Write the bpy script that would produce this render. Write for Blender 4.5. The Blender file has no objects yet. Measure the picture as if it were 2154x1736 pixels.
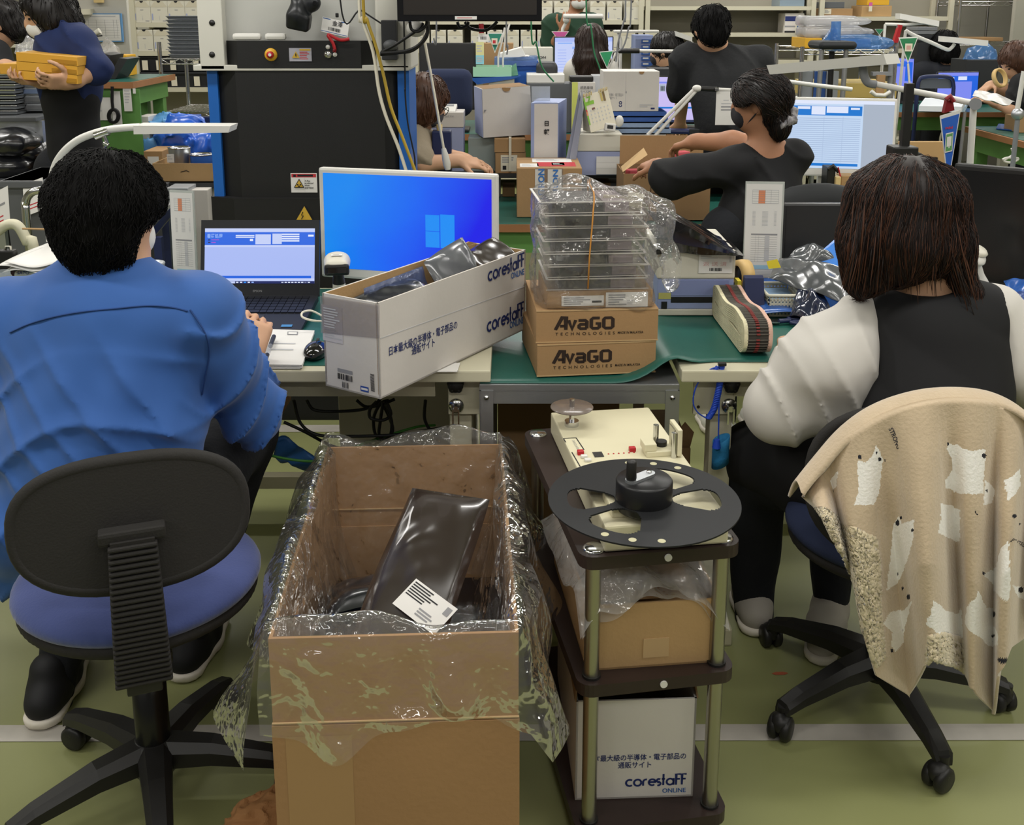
import bpy,bmesh,math,random
import numpy as np
from mathutils import Vector,Matrix
random.seed(7)
S=bpy.context.scene
COL=S.collection
PI=math.pi
V=Vector
def R(d):return math.radians(d)

# ------------------------------------------------------------------ camera
CAM_H,PITCH,FPX,PPX,PPY,IW,IH=1.6,R(12.5),2200.0,1077.0,507.7,2154,1736
cam_d=bpy.data.cameras.new('camera')
cam=bpy.data.objects.new('camera',cam_d);COL.objects.link(cam)
cam.location=(0,0,CAM_H);cam.rotation_euler=(PI/2 - PITCH,0,0)
cam_d.sensor_fit='HORIZONTAL';cam_d.sensor_width=36.0
cam_d.lens=36.0 * FPX / IW
cam_d.shift_y=-(IH/2 - PPY) / IW      # the photograph is a crop: its optical axis sits above the middle
cam_d.clip_start=0.05;cam_d.clip_end=60
S.camera=cam
cp,sp=math.cos(PITCH),math.sin(PITCH)
def W(px,py,Y=None,Z=None,X=None):
    """world point seen at a photograph pixel, at a given distance Y, height Z or side X"""
    u=(px - PPX) / FPX;w=(PPY - py) / FPX
    d=V((u,cp + w*sp,-sp + w*cp))
    if Y is not None:t=Y / d.y
    elif Z is not None:t=(Z - CAM_H) / d.z
    else:t=X / d.x
    return V((0,0,CAM_H)) + d*t

# ------------------------------------------------------------------ light, exposure
S.view_settings.view_transform='Standard';S.view_settings.look='None'
S.view_settings.gamma=1;S.view_settings.use_curve_mapping=False
S.view_settings.exposure=0.3
wd=bpy.data.worlds.new('world');S.world=wd;wd.use_nodes=True
wd.node_tree.nodes['Background'].inputs[0].default_value=(1.0,0.98,0.96,1)
wd.node_tree.nodes['Background'].inputs[1].default_value=0.12
def tube_light(x,y,lx,ly,e,z=2.62):
    l=bpy.data.lights.new('ceiling_tube_light','AREA');l.shape='RECTANGLE';l.size=lx;l.size_y=ly
    l.energy=e;l.color=(1.0,0.975,0.935)
    o=bpy.data.objects.new('ceiling_tube_light',l);COL.objects.link(o);o.location=(x,y,z)
LE=15.0
for yy in (-0.6,1.35,3.3,5.25,7.2,9.0):
    for xx in (-3.4,-1.55,0.3,2.15,4.0):
        tube_light(xx,yy,1.25,0.16,LE)

# ------------------------------------------------------------------ materials
def lin(h):
    h=h.lstrip('#');o=[]
    for i in (0,2,4):
        c=int(h[i:i+2],16)/255
        o.append(c/12.92 if c <= 0.04045 else ((c+0.055)/1.055)**2.4)
    return (o[0],o[1],o[2],1)
MATS={}
def M(name,col=None,rough=.6,metal=0.,spec=.4,bump=0.,bs=60.,var=0.,vs=8.,emit=0.,alpha=None,stretch=None,sheen=0.,col2=None,coat=0.,bd=.01,rg=False):
    if name in MATS and col is None:return MATS[name]
    m=bpy.data.materials.new(name);m.use_nodes=True
    n=m.node_tree.nodes;L=m.node_tree.links;b=n['Principled BSDF']
    c=lin(col)
    b.inputs['Base Color'].default_value=c
    b.inputs['Roughness'].default_value=rough;b.inputs['Metallic'].default_value=metal
    b.inputs['Specular IOR Level'].default_value=spec
    if sheen:b.inputs['Sheen Weight'].default_value=sheen
    if coat:b.inputs['Coat Weight'].default_value=coat
    tc=n.new('ShaderNodeTexCoord');vec=tc.outputs['Object']
    if stretch:
        mp=n.new('ShaderNodeMapping');mp.inputs['Scale'].default_value=stretch
        L.new(vec,mp.inputs['Vector']);vec=mp.outputs['Vector']
    if var or col2:
        t=n.new('ShaderNodeTexNoise');t.inputs['Scale'].default_value=vs;t.inputs['Detail'].default_value=4
        L.new(vec,t.inputs['Vector'])
        r=n.new('ShaderNodeValToRGB');r.color_ramp.elements[0].position=.3;r.color_ramp.elements[1].position=.7
        if col2:
            r.color_ramp.elements[0].color=c;r.color_ramp.elements[1].color=lin(col2)
        else:
            r.color_ramp.elements[0].color=tuple(x*(1-var) for x in c[:3])+(1,)
            r.color_ramp.elements[1].color=tuple(min(1,x*(1+var)) for x in c[:3])+(1,)
        L.new(t.outputs['Fac'],r.inputs['Fac']);L.new(r.outputs['Color'],b.inputs['Base Color'])
    if bump:
        t=n.new('ShaderNodeTexNoise');t.inputs['Scale'].default_value=bs;t.inputs['Detail'].default_value=3
        L.new(vec,t.inputs['Vector'])
        if rg:t.noise_type='RIDGED_MULTIFRACTAL';t.inputs['Detail'].default_value=1.;t.inputs['Distortion'].default_value=.7
        bp=n.new('ShaderNodeBump');bp.inputs['Strength'].default_value=bump;bp.inputs['Distance'].default_value=bd
        L.new(t.outputs['Fac'],bp.inputs['Height']);L.new(bp.outputs['Normal'],b.inputs['Normal'])
    if emit:
        b.inputs['Emission Color'].default_value=c;b.inputs['Emission Strength'].default_value=emit*.8
        b.inputs['Base Color'].default_value=(0.01,0.01,0.012,1)
    MATS[name]=m
    return m
def film(name,col='#ffffff',body=.1,rough=.12,bump=.5,bs=14.,tint=.97,gl=.35,dist=.02):
    """thin clear plastic sheet: see-through, a little milky, glossy wrinkles"""
    m=bpy.data.materials.new(name);m.use_nodes=True
    n=m.node_tree.nodes;L=m.node_tree.links;n.remove(n['Principled BSDF']);out=n['Material Output']
    c=lin(col)
    tr=n.new('ShaderNodeBsdfTransparent');tr.inputs[0].default_value=tuple(tint*(.5+.5*x) for x in c[:3])+(1,)
    df=n.new('ShaderNodeBsdfDiffuse');df.inputs[0].default_value=c
    tl=n.new('ShaderNodeBsdfTranslucent');tl.inputs[0].default_value=c
    gs=n.new('ShaderNodeBsdfGlossy');gs.inputs['Roughness'].default_value=rough
    tc=n.new('ShaderNodeTexCoord')
    t=n.new('ShaderNodeTexNoise');t.noise_type='RIDGED_MULTIFRACTAL';t.inputs['Scale'].default_value=bs;t.inputs['Detail'].default_value=1.5;t.inputs['Distortion'].default_value=.8
    L.new(tc.outputs['Object'],t.inputs['Vector'])
    t2=n.new('ShaderNodeTexNoise');t2.inputs['Scale'].default_value=bs*3.1;t2.inputs['Detail'].default_value=2;L.new(tc.outputs['Object'],t2.inputs['Vector'])
    ma=n.new('ShaderNodeMath');ma.operation='MULTIPLY_ADD';ma.inputs[1].default_value=.5;L.new(t2.outputs['Fac'],ma.inputs[0]);L.new(t.outputs['Fac'],ma.inputs[2])
    bp=n.new('ShaderNodeBump');bp.inputs['Strength'].default_value=min(1,bump);bp.inputs['Distance'].default_value=dist
    L.new(ma.outputs[0],bp.inputs['Height'])
    for q in (df,gs):L.new(bp.outputs['Normal'],q.inputs['Normal'])
    m0=n.new('ShaderNodeMixShader');m0.inputs[0].default_value=.5;L.new(df.outputs[0],m0.inputs[1]);L.new(tl.outputs[0],m0.inputs[2])
    m1=n.new('ShaderNodeMixShader');m1.inputs[0].default_value=body;L.new(tr.outputs[0],m1.inputs[1]);L.new(m0.outputs[0],m1.inputs[2])
    lw=n.new('ShaderNodeLayerWeight');lw.inputs[0].default_value=.25;L.new(bp.outputs['Normal'],lw.inputs['Normal'])
    mu=n.new('ShaderNodeMath');mu.operation='MULTIPLY_ADD';mu.use_clamp=True;mu.inputs[1].default_value=gl;mu.inputs[2].default_value=.045
    L.new(lw.outputs['Fresnel'],mu.inputs[0])
    mx=n.new('ShaderNodeMixShader');L.new(mu.outputs[0],mx.inputs[0]);L.new(m1.outputs[0],mx.inputs[1]);L.new(gs.outputs[0],mx.inputs[2])
    L.new(mx.outputs[0],out.inputs['Surface'])
    MATS[name]=m;return m

M('ink','#17171b',.6);M('navy_ink','#1c2a63',.6);M('blue_ink','#2a5a9c',.6);M('brown_ink','#2b1d17',.6);M('grey_ink','#8d8d90',.7)
M('pale_ink','#b9b9bb',.7);M('red_ink','#b8323a',.6);M('orange_ink','#d98a63',.7);M('cyan_ink','#9fc6dc',.7);M('green_ink','#7fb23c',.7)
M('white_paper','#dcdad6',.75);M('cream_paper','#d6cfbb',.8);M('yellow_paper','#e3cf3a',.6)
M('card','#a07f58',.85,var=.06,vs=5,bump=.08,bs=120);M('card_light','#b08f63',.85,var=.06,vs=5,bump=.08,bs=120)
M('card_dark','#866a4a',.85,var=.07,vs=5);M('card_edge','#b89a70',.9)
M('white_card','#cfcac4',.7,var=.03,vs=4,bump=.06,bs=40)
M('lav_card','#9aa2c4',.7)
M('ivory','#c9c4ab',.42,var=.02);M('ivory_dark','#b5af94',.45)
M('mat_green','#1f5a4f',.38,spec=.5,bump=.05,bs=300);M('bench_green','#5f8f4a',.45,var=.05);M('bench_wood','#9a6b45',.6,var=.1)
M('black_plastic','#1d1c1b',.42);M('black_rough','#211f1d',.75,bump=.12,bs=260);M('dark_grey','#2c2d2f',.5);M('grey_plastic','#7d7f82',.5)
M('mid_grey','#595b5e',.5);M('white_plastic','#d8d6d0',.35);M('offwhite_plastic','#cfcbbd',.4);M('chrome','#cfcfcf',.16,metal=1.);M('steel','#a9a79c',.3,metal=1.)
M('alu','#9a9b9c',.38,metal=.75);M('zinc','#b9bcc0',.35,metal=.8)
M('blue_paint','#1f55a8',.4);M('navy_plastic','#20294e',.35);M('navy_fabric','#232c48',.9,bump=.1,bs=300)
M('blue_plastic','#2f62b8',.4);M('red_plastic','#b01f28',.4);M('yellow_plastic','#d8a52c',.45);M('lavender','#8f9bc2',.45);M('tan_plastic','#d9bf86',.5)
M('skin','#c79b7c',.55,var=.04,vs=20);M('skin_dark','#a9785a',.55,var=.05,vs=20);M('hair_black','#0f0d0c',.5,spec=.35);M('hair_brown','#2d1c14',.45,spec=.4);M('hair_brown_light','#4a2e1e',.45)
M('cloth_black','#151517',.85,bump=.6,bs=6,bd=.02,rg=True);M('cloth_navy','#1b2a56',.85,bump=.5,bs=7,bd=.02,rg=True);M('cloth_white','#c9c5be',.85,bump=.5,bs=5,bd=.02,rg=True)
M('mask_white','#e4e2de',.8);M('mask_grey','#4a4a4f',.85);M('sole','#d6cfc2',.6)
M('rubber_orange','#c88a3c',.5)

# ------------------------------------------------------------------ mesh builder
def frame_from(d):
    d=d.normalized();a=V((0,0,1)) if abs(d.z)<.9 else V((1,0,0))
    x=a.cross(d).normalized();return x,d.cross(x).normalized()
class MB:
    def __init__(s):s.v=[];s.f=[];s.m=[];s.s=[]
    def add(s,vs,fs,mi=0,smooth=False):
        o=len(s.v);s.v+=[V(a) for a in vs]
        for f in fs:s.f.append([i+o for i in f]);s.m.append(mi);s.s.append(smooth)
        return s
    def box(s,c,sz,Rm=None,bev=0,mi=0):
        bm=bmesh.new();bmesh.ops.create_cube(bm,size=1)
        for v in bm.verts:v.co=V((v.co.x*sz[0],v.co.y*sz[1],v.co.z*sz[2]))
        if bev:bmesh.ops.bevel(bm,geom=list(bm.edges),offset=min(bev,min(sz)*.49),segments=2,affect='EDGES',profile=.6)
        bm.verts.index_update()
        Rm=Rm or Matrix.Identity(3);c=V(c)
        s.add([Rm @ v.co + c for v in bm.verts],[[v.index for v in f.verts] for f in bm.faces],mi)
        bm.free();return s
    def bx(s,x0,x1,y0,y1,z0,z1,bev=0,mi=0):
        return s.box(((x0+x1)/2,(y0+y1)/2,(z0+z1)/2),(abs(x1-x0),abs(y1-y0),abs(z1-z0)),None,bev,mi)
    def hexa(s,p,mi=0):      # 8 points: bottom loop 0-3, top loop 4-7
        return s.add(p,[[3,2,1,0],[4,5,6,7],[0,1,5,4],[1,2,6,5],[2,3,7,6],[3,0,4,7]],mi)
    def obox(s,o,a,b,c,mi=0):
        o,a,b,c=V(o),V(a),V(b),V(c)
        return s.hexa([o,o+a,o+a+b,o+b,o+c,o+a+c,o+a+b+c,o+b+c],mi)
    def cyl(s,p0,p1,r0,r1=None,n=16,mi=0,smooth=True,cap=True):
        p0,p1=V(p0),V(p1);r1=r0 if r1 is None else r1;x,y=frame_from(p1-p0)
        vs=[p0+(x*math.cos(2*PI*i/n)+y*math.sin(2*PI*i/n))*r0 for i in range(n)]+[p1+(x*math.cos(2*PI*i/n)+y*math.sin(2*PI*i/n))*r1 for i in range(n)]
        s.add(vs,[[i,(i+1) % n,n+(i+1) % n,n+i] for i in range(n)],mi,smooth)
        if cap:s.add(vs,[list(range(n))[::-1],list(range(n,2*n))],mi)
        return s
    def tube(s,pts,r,n=8,mi=0,closed=False,flat=1.0,up=None,cap=True):
        pts=[V(p) for p in pts];N=len(pts);rr=r if isinstance(r,(list,tuple)) else [r]*N
        vs=[];px=None
        for i,p in enumerate(pts):
            t=(pts[(i+1) % N]-pts[i-1]) if closed else (pts[min(i+1,N-1)]-pts[max(i-1,0)])
            if t.length<1e-9:t=V((0,0,1))
            t.normalize()
            if px is None:
                px=(V(up)-t*V(up).dot(t)).normalized() if up else frame_from(t)[0]
            else:
                px=px-t*px.dot(t);px=px.normalized() if px.length>1e-6 else frame_from(t)[0]
            py=t.cross(px)
            vs+=[p+(px*math.cos(2*PI*k/n)*flat+py*math.sin(2*PI*k/n))*rr[i] for k in range(n)]
        fs=[[i*n+k,i*n+(k+1) % n,((i+1) % N)*n+(k+1) % n,((i+1) % N)*n+k] for i in range(N if closed else N-1) for k in range(n)]
        s.add(vs,fs,mi,True)
        if not closed and cap:s.add(vs[:n],[list(range(n))[::-1]],mi);s.add(vs[-n:],[list(range(n))],mi)
        return s
    def lathe(s,c,prof,n=24,mi=0,Rm=None,smooth=True):
        c=V(c);Rm=Rm or Matrix.Identity(3);vs=[]
        for r,z in prof:
            vs+=[c+Rm @ V((r*math.cos(2*PI*k/n),r*math.sin(2*PI*k/n),z)) for k in range(n)]
        s.add(vs,[[i*n+k,i*n+(k+1) % n,(i+1)*n+(k+1) % n,(i+1)*n+k] for i in range(len(prof)-1) for k in range(n)],mi,smooth)
        return s
    def sheet(s,fn,nu,nv,mi=0,thick=0,smooth=True):
        g=[[V(fn(i/nu,j/nv)) for j in range(nv+1)] for i in range(nu+1)]
        idx=lambda i,j:i*(nv+1)+j
        vs=[p for r_ in g for p in r_];fs=[[idx(i,j),idx(i+1,j),idx(i+1,j+1),idx(i,j+1)] for i in range(nu) for j in range(nv)]
        if not thick:return s.add(vs,fs,mi,smooth)
        nn=[]
        for i in range(nu+1):
            for j in range(nv+1):
                a=g[min(i+1,nu)][j]-g[max(i-1,0)][j];b=g[i][min(j+1,nv)]-g[i][max(j-1,0)]
                c=a.cross(b);nn.append(c.normalized() if c.length>1e-12 else V((0,0,1)))
        K=len(vs);bot=[p-q*thick for p,q in zip(vs,nn)]
        fs2=fs+[[a+K for a in f[::-1]] for f in fs]
        rim=[idx(i,0) for i in range(nu+1)]+[idx(nu,j) for j in range(1,nv+1)]+[idx(i,nv) for i in range(nu-1,-1,-1)]+[idx(0,j) for j in range(nv-1,0,-1)]
        fs2+=[[rim[(k+1) % len(rim)],rim[k],rim[k]+K,rim[(k+1) % len(rim)]+K] for k in range(len(rim))]
        return s.add(vs+bot,fs2,mi,smooth)
    def prism(s,poly,ext,mi=0,smooth=False):
        poly=[V(p) for p in poly];ext=V(ext);n=len(poly)
        s.add(poly+[p+ext for p in poly],[[i,(i+1) % n,n+(i+1) % n,n+i] for i in range(n)],mi,smooth)
        return s.add(poly+[p+ext for p in poly],[list(range(n))[::-1],list(range(n,2*n))],mi)
    def quad(s,a,b,c,d,mi=0):return s.add([a,b,c,d],[[0,1,2,3]],mi)
    def ball(s,c,r,nu=16,nv=10,mi=0,Rm=None):
        if not isinstance(r,(list,tuple)):r=(r,r,r)
        Rm=Rm or Matrix.Identity(3);c=V(c);vs=[]
        for j in range(nv+1):
            t=PI*j/nv
            for k in range(nu):
                a=2*PI*k/nu;vs.append(c+Rm @ V((r[0]*math.sin(t)*math.cos(a),r[1]*math.sin(t)*math.sin(a),r[2]*math.cos(t))))
        return s.add(vs,[[j*nu+k,(j+1)*nu+k,(j+1)*nu+(k+1) % nu,j*nu+(k+1) % nu] for j in range(nv) for k in range(nu)],mi,True)
    def build(s,name,mats,parent=None,base=None,local=False):
        me=bpy.data.meshes.new(name);o=bpy.data.objects.new(name,me)
        if parent:inv=WMX[parent.name].inverted()
        else:
            if base is None:
                xs=[p.x for p in s.v];ys=[p.y for p in s.v];base=V(((min(xs)+max(xs))/2,(min(ys)+max(ys))/2,min(p.z for p in s.v)))
            inv=Matrix.Translation(-V(base));o.location=base
        if local and parent:inv=Matrix.Identity(4)
        me.from_pydata([inv @ p for p in s.v],[],s.f)
        for k in (mats if isinstance(mats,(list,tuple)) else [mats]):me.materials.append(M(k) if isinstance(k,str) else k)
        me.polygons.foreach_set('material_index',s.m);me.polygons.foreach_set('use_smooth',s.s)
        me.validate();me.update()
        COL.objects.link(o)
        if parent:o.parent=parent;WMX[o.name]=WMX[parent.name]
        else:WMX[o.name]=Matrix.Translation(base)
        return o
WMX={}
def tag(o,label,cat,group=None,kind=None):
    o['label']=label;o['category']=cat
    if group:o['group']=group
    if kind:o['kind']=kind
    return o
def thing(name,label,cat,loc=(0,0,0),group=None,rz=0):
    o=bpy.data.objects.new(name,None);COL.objects.link(o);o.location=loc;o.empty_display_size=.05
    o.rotation_euler=(0,0,rz);WMX[o.name]=Matrix.Translation(V(loc)) @ Matrix.Rotation(rz,4,'Z');return tag(o,label,cat,group)
def struct(name,mb,mats,parent=None):
    o=mb.build(name,mats,parent)
    if not parent:o['kind']='structure'
    return o
def copy_thing(o,loc,rz=0,label=None,group=None,scale=None):
    c=o.copy();COL.objects.link(c);c.location=loc;c.rotation_euler=(0,0,rz)
    if scale:c.scale=scale
    if label:c['label']=label
    if group:c['group']=group
    for ch in o.children:
        d=ch.copy();COL.objects.link(d);d.parent=c
        for g in ch.children:
            e=g.copy();COL.objects.link(e);e.parent=d
    return c
def panel(parent,name,o,u,v,rects,base=None,off=.0006,step=.0003,thick=0):
    """flat printed sheet: base colour and rectangles (u0,v0,u1,v1,material) in sheet fractions"""
    o,u,v=V(o),V(u),V(v);n=u.cross(v).normalized();mb=MB();mats=[]
    def mi(k):
        if k not in mats:mats.append(k)
        return mats.index(k)
    if base:
        if thick:mb.obox(o,u,v,n*thick,mi(base));o=o+n*thick
        else:
            p=o+n*off;mb.quad(p,p+u,p+u+v,p+v,mi(base))
    for i,(a,b,c,d,k) in enumerate(rects):
        p=o+n*(off+step*(1+(i % 7)*.3 + (2.2 if i>6 else 0)))
        mb.quad(p+u*a+v*b,p+u*c+v*b,p+u*c+v*d,p+u*a+v*d,mi(k))
    return mb.build(name,mats,parent)
def textlines(u0,v0,u1,v1,n,k,rnd=None,fill=.5):
    rnd=rnd or random;out=[];h=(v1-v0)/n
    for i in range(n):
        out.append((u0,v0+h*i+h*(1-fill)/2,u0+(u1-u0)*rnd.uniform(.55,1),v0+h*i+h*(1+fill)/2,k))
    return out
def barcode(u0,v0,u1,v1,k='ink',n=14):
    w=(u1-u0)/n;return [(u0+i*w,v0,u0+i*w+w*random.choice((.35,.5,.75)),v1,k) for i in range(n)]
def txt(parent,name,s,o,u,v,size,mat,bold=0.,width=None,spacing=1.,align='LEFT',shear=0.,off=.0008):
    """lettering: o = baseline start, u = reading direction, v = up"""
    cu=bpy.data.curves.new('t','FONT');cu.body=s;cu.size=1;cu.align_x=align;cu.offset=bold;cu.space_character=spacing;cu.shear=shear
    cu.resolution_u=3
    ob=bpy.data.objects.new('t',cu);COL.objects.link(ob)
    me=bpy.data.meshes.new_from_object(ob);bpy.data.objects.remove(ob)
    u,v=V(u).normalized(),V(v).normalized();n=u.cross(v).normalized();sx=size
    if len(me.vertices)==0:return None
    if width:
        xs=[q.co.x for q in me.vertices];sx=width/(max(xs)-min(xs))
    mb=MB();mb.add([V(o)+u*(q.co.x*sx)+v*(q.co.y*size)+n*off for q in me.vertices],[list(p.vertices) for p in me.polygons])
    bpy.data.meshes.remove(me)
    return mb.build(name,mat,parent)
def strokes(parent,name,paths,o,u,v,h,w,mat,off=.0008,squared=False):
    """lettering drawn with a broad pen: paths in letter units (cap height 1)"""
    o,u,v=V(o),V(u),V(v);n=u.cross(v).normalized();mb=MB()
    for path in paths:
        pts=[V((a,b,0)) for a,b in path];k=len(pts);L_,R_=[],[]
        for i in range(k):
            t=(pts[min(i+1,k-1)]-pts[max(i-1,0)]).normalized();q=V((-t.y,t.x,0))*w/2
            if 0<i<k-1:
                t1=(pts[i]-pts[i-1]).normalized();t2=(pts[i+1]-pts[i]).normalized();c_=max(.5,math.sqrt(max(0,(1+t1.dot(t2))/2)));q=q/c_
            L_.append(pts[i]+q);R_.append(pts[i]-q)
        T=lambda p:o+u*(p.x*h)+v*(p.y*h)+n*off
        for i in range(k-1):mb.quad(T(L_[i]),T(R_[i]),T(R_[i+1]),T(L_[i+1]))
    return mb.build(name,mat,parent)
def arc(cx,cy,r,a0,a1,n=12,ry=None):
    ry=ry or r;return [(cx+r*math.cos(R(a0+(a1-a0)*i/n)),cy+ry*math.sin(R(a0+(a1-a0)*i/n))) for i in range(n+1)]
# letters of the two carton marks, drawn by hand
def CORE():
    P=[];x=0
    P.append(arc(x+.28,.3,.27,50,310));x+=.60
    P.append(arc(x+.28,.3,.27,0,360,18));x+=.70
    P.append([(x,.02),(x,.3)]+arc(x+.22,.34,.22,180,75,6));x+=.40
    P.append([(x+.03,.31),(x+.53,.31)]+arc(x+.28,.3,.26,5,310));x+=.60
    P.append(arc(x+.17,.43,.14,40,270,8)+arc(x+.17,.16,.14,90,-130,8));x+=.40
    P.append([(x+.12,.98),(x+.12,.02)]);P.append([(x,.56),(x+.24,.56)]);x+=.36
    P.append(arc(x+.27,.3,.26,0,360,18));P.append([(x+.53,.6),(x+.53,.02)]);x+=.72
    for _ in range(2):
        P.append([(x,.02),(x,.93),(x+.34,.93)]);P.append([(x,.52),(x+.28,.52)]);x+=.44
    return P
def AVAGO():
    P=[]
    P.append([(0,.0),(.42,.97),(.62,.97),(.62,.0)]);P.append([(.28,.28),(.62,.28)])
    P.append([(.78,.72),(.99,.06),(1.20,.72)])
    P.append([(1.36,.68),(1.78,.68),(1.86,.6),(1.86,.06)]);P.append([(1.86,.38),(1.46,.38),(1.40,.3),(1.40,.14),(1.48,.06),(1.86,.06)])
    P.append([(2.62,.84),(2.22,.84),(2.12,.74),(2.12,.16),(2.22,.06),(2.52,.06),(2.60,.14),(2.60,.42),(2.38,.42)])
    P.append([(2.96,.84),(3.30,.84),(3.40,.74),(3.40,.16),(3.30,.06),(2.96,.06),(2.86,.16),(2.86,.74),(2.96,.84),(3.0,.84)])
    return P
# ------------------------------------------------------------------ soft bodies: smooth union of tapered limbs, meshed by surface nets
def npv(p):return np.array([p[0],p[1],p[2]],dtype=np.float32)
class Body:
    def __init__(s,lo,hi,h):
        s.lo=npv(lo);s.h=h;s.n=np.ceil((npv(hi)-s.lo)/h).astype(int)+1
        s.F=np.full(tuple(s.n),1.0,np.float32)
    def _blk(s,lo,hi,m):
        a=np.clip(np.floor((lo-m-s.lo)/s.h).astype(int),0,s.n-1);b=np.clip(np.ceil((hi+m-s.lo)/s.h).astype(int)+1,1,s.n)
        if np.any(b <= a):return None,None
        g=np.meshgrid(*[s.lo[i]+s.h*np.arange(a[i],b[i],dtype=np.float32) for i in range(3)],indexing='ij')
        return (slice(a[0],b[0]),slice(a[1],b[1]),slice(a[2],b[2])),np.stack(g,-1)
    def _put(s,sl,d,k,cut):
        f=s.F[sl]
        if cut:
            d=-d;h=np.clip(.5-.5*(d-f)/k,0,1) if False else np.clip(.5+.5*(d-f)/k,0,1);s.F[sl]=f*(1-h)+d*h+k*h*(1-h)
        else:
            h=np.clip(.5+.5*(f-d)/k,0,1);s.F[sl]=f*(1-h)+d*h-k*h*(1-h)
    def cone(s,a,b,ra,rb=None,k=.03,cut=False,fl=None):
        rb=ra if rb is None else rb;a,b=npv(a),npv(b);m=max(ra,rb)+k+4*s.h
        sl,P=s._blk(np.minimum(a,b),np.maximum(a,b),m)
        if sl is None:return s
        ab=b-a;t=np.clip(((P-a)@ab)/max(1e-9,float(ab@ab)),0,1)
        q=P-(a+t[...,None]*ab)
        d=np.sqrt((q*q).sum(-1))-(ra+(rb-ra)*t);s._put(sl,d,k,cut);return s
    def limb(s,pts,rs,k=.02):
        for i in range(len(pts)-1):s.cone(pts[i],pts[i+1],rs[i],rs[i+1],k)
        return s
    def ell(s,c,r,Rm=None,k=.03,cut=False):
        c=npv(c);r=npv(r) if hasattr(r,'__len__') else npv((r,r,r));m=float(r.max())
        sl,P=s._blk(c-m,c+m,k+4*s.h)
        if sl is None:return s
        q=P-c
        if Rm is not None:q=q@np.array(Rm,dtype=np.float32)
        k0=np.sqrt(((q/r)**2).sum(-1));k1=np.sqrt(((q/(r*r))**2).sum(-1))+1e-6
        s._put(sl,k0*(k0-1)/k1,k,cut);return s
    def box(s,c,hs,Rm=None,rd=.02,k=.02,cut=False):
        c=npv(c);hs=npv(hs);m=float(np.linalg.norm(hs))
        sl,P=s._blk(c-m,c+m,k+4*s.h)
        if sl is None:return s
        q=P-c
        if Rm is not None:q=q@np.array(Rm,dtype=np.float32)
        q=np.abs(q)-(hs-rd);d=np.sqrt((np.maximum(q,0)**2).sum(-1))+np.minimum(q.max(-1),0)-rd
        s._put(sl,d,k,cut);return s
    def fold(s,fn):
        g=np.meshgrid(*[s.lo[i]+s.h*np.arange(s.n[i],dtype=np.float32) for i in range(3)],indexing='ij',sparse=True)
        near=np.abs(s.F)<.08
        X,Y,Z=[np.broadcast_to(a,s.F.shape)[near] for a in g]
        s.F[near]+=fn(X,Y,Z).astype(np.float32);return s
    def clip(s,p,n):        # keep the side the normal points to
        n=npv(V(n).normalized());p=npv(p)
        g=np.meshgrid(*[s.lo[i]+s.h*np.arange(s.n[i],dtype=np.float32) for i in range(3)],indexing='ij',sparse=True)
        s.F=np.maximum(s.F,-((g[0]-p[0])*n[0]+(g[1]-p[1])*n[1]+(g[2]-p[2])*n[2])).astype(np.float32);return s
    def mesh(s,mb,mi=0):
        F=s.F;ins=F<0;n=F.shape;cn=(n[0]-1,n[1]-1,n[2]-1);E=[];
        lid=lambda c:(c[:,0]*cn[1]+c[:,1])*cn[2]+c[:,2]
        allid=[];allp=[];quads=[]
        for ax in range(3):
            s0=[slice(None)]*3;s1=[slice(None)]*3;s0[ax]=slice(0,-1);s1[ax]=slice(1,None)
            A,B=ins[tuple(s0)],ins[tuple(s1)];e=np.argwhere(A!=B)
            o1,o2=[(1,2),(2,0),(0,1)][ax]
            ok=(e[:,o1]>0) & (e[:,o2]>0) & (e[:,o1]<cn[o1]) & (e[:,o2]<cn[o2]);e=e[ok]
            if len(e)==0:continue
            f0=F[tuple(e.T)];e1=e.copy();e1[:,ax]+=1;f1=F[tuple(e1.T)]
            p=e.astype(np.float64);p[:,ax]+=f0/(f0-f1)
            ids=[]
            for da,db in ((-1,-1),(0,-1),(0,0),(-1,0)):
                c=e.copy();c[:,o1]+=da;c[:,o2]+=db;i=lid(c);ids.append(i);allid.append(i);allp.append(p)
            q=np.stack(ids,1);fl=f0>0;q[fl]=q[fl][:,::-1];quads.append(q)
        if not quads:return mb
        I=np.concatenate(allid);P=np.concatenate(allp);uq,inv=np.unique(I,return_inverse=True);cnt=np.bincount(inv)
        vs=np.stack([np.bincount(inv,P[:,k])/cnt for k in range(3)],1)*s.h+s.lo
        Q=np.searchsorted(uq,np.concatenate(quads))
        mb.add([V(p) for p in vs.tolist()],Q.tolist(),mi,True);return mb
def rotm(rx=0,ry=0,rz=0):
    from mathutils import Euler
    return Euler((R(rx),R(ry),R(rz))).to_matrix()
def spline(pts,n=6):
    """Catmull-Rom through the points"""
    pts=[V(p) for p in pts];out=[]
    for i in range(len(pts)-1):
        p0,p1,p2,p3=pts[max(i-1,0)],pts[i],pts[i+1],pts[min(i+2,len(pts)-1)]
        for k in range(n):
            t=k/n;out.append(.5*((2*p1)+(p2-p0)*t+(2*p0-5*p1+4*p2-p3)*t*t+(3*p1-p0-3*p2+p3)*t**3))
    return out+[pts[-1]]
def wob(x,y,z,f=1.,s=0.):
    """cheap smooth noise for numpy arrays"""
    return (np.sin(x*f*1.0+1.7*np.sin(y*f*.83+s)+s)+np.sin(y*f*1.3+1.3*np.sin(z*f*.71+2+s))+np.sin(z*f*1.1+1.9*np.sin(x*f*.57+4+s)))/3
def rot2(x,y,a):return x*math.cos(a)-y*math.sin(a),x*math.sin(a)+y*math.cos(a)

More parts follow.
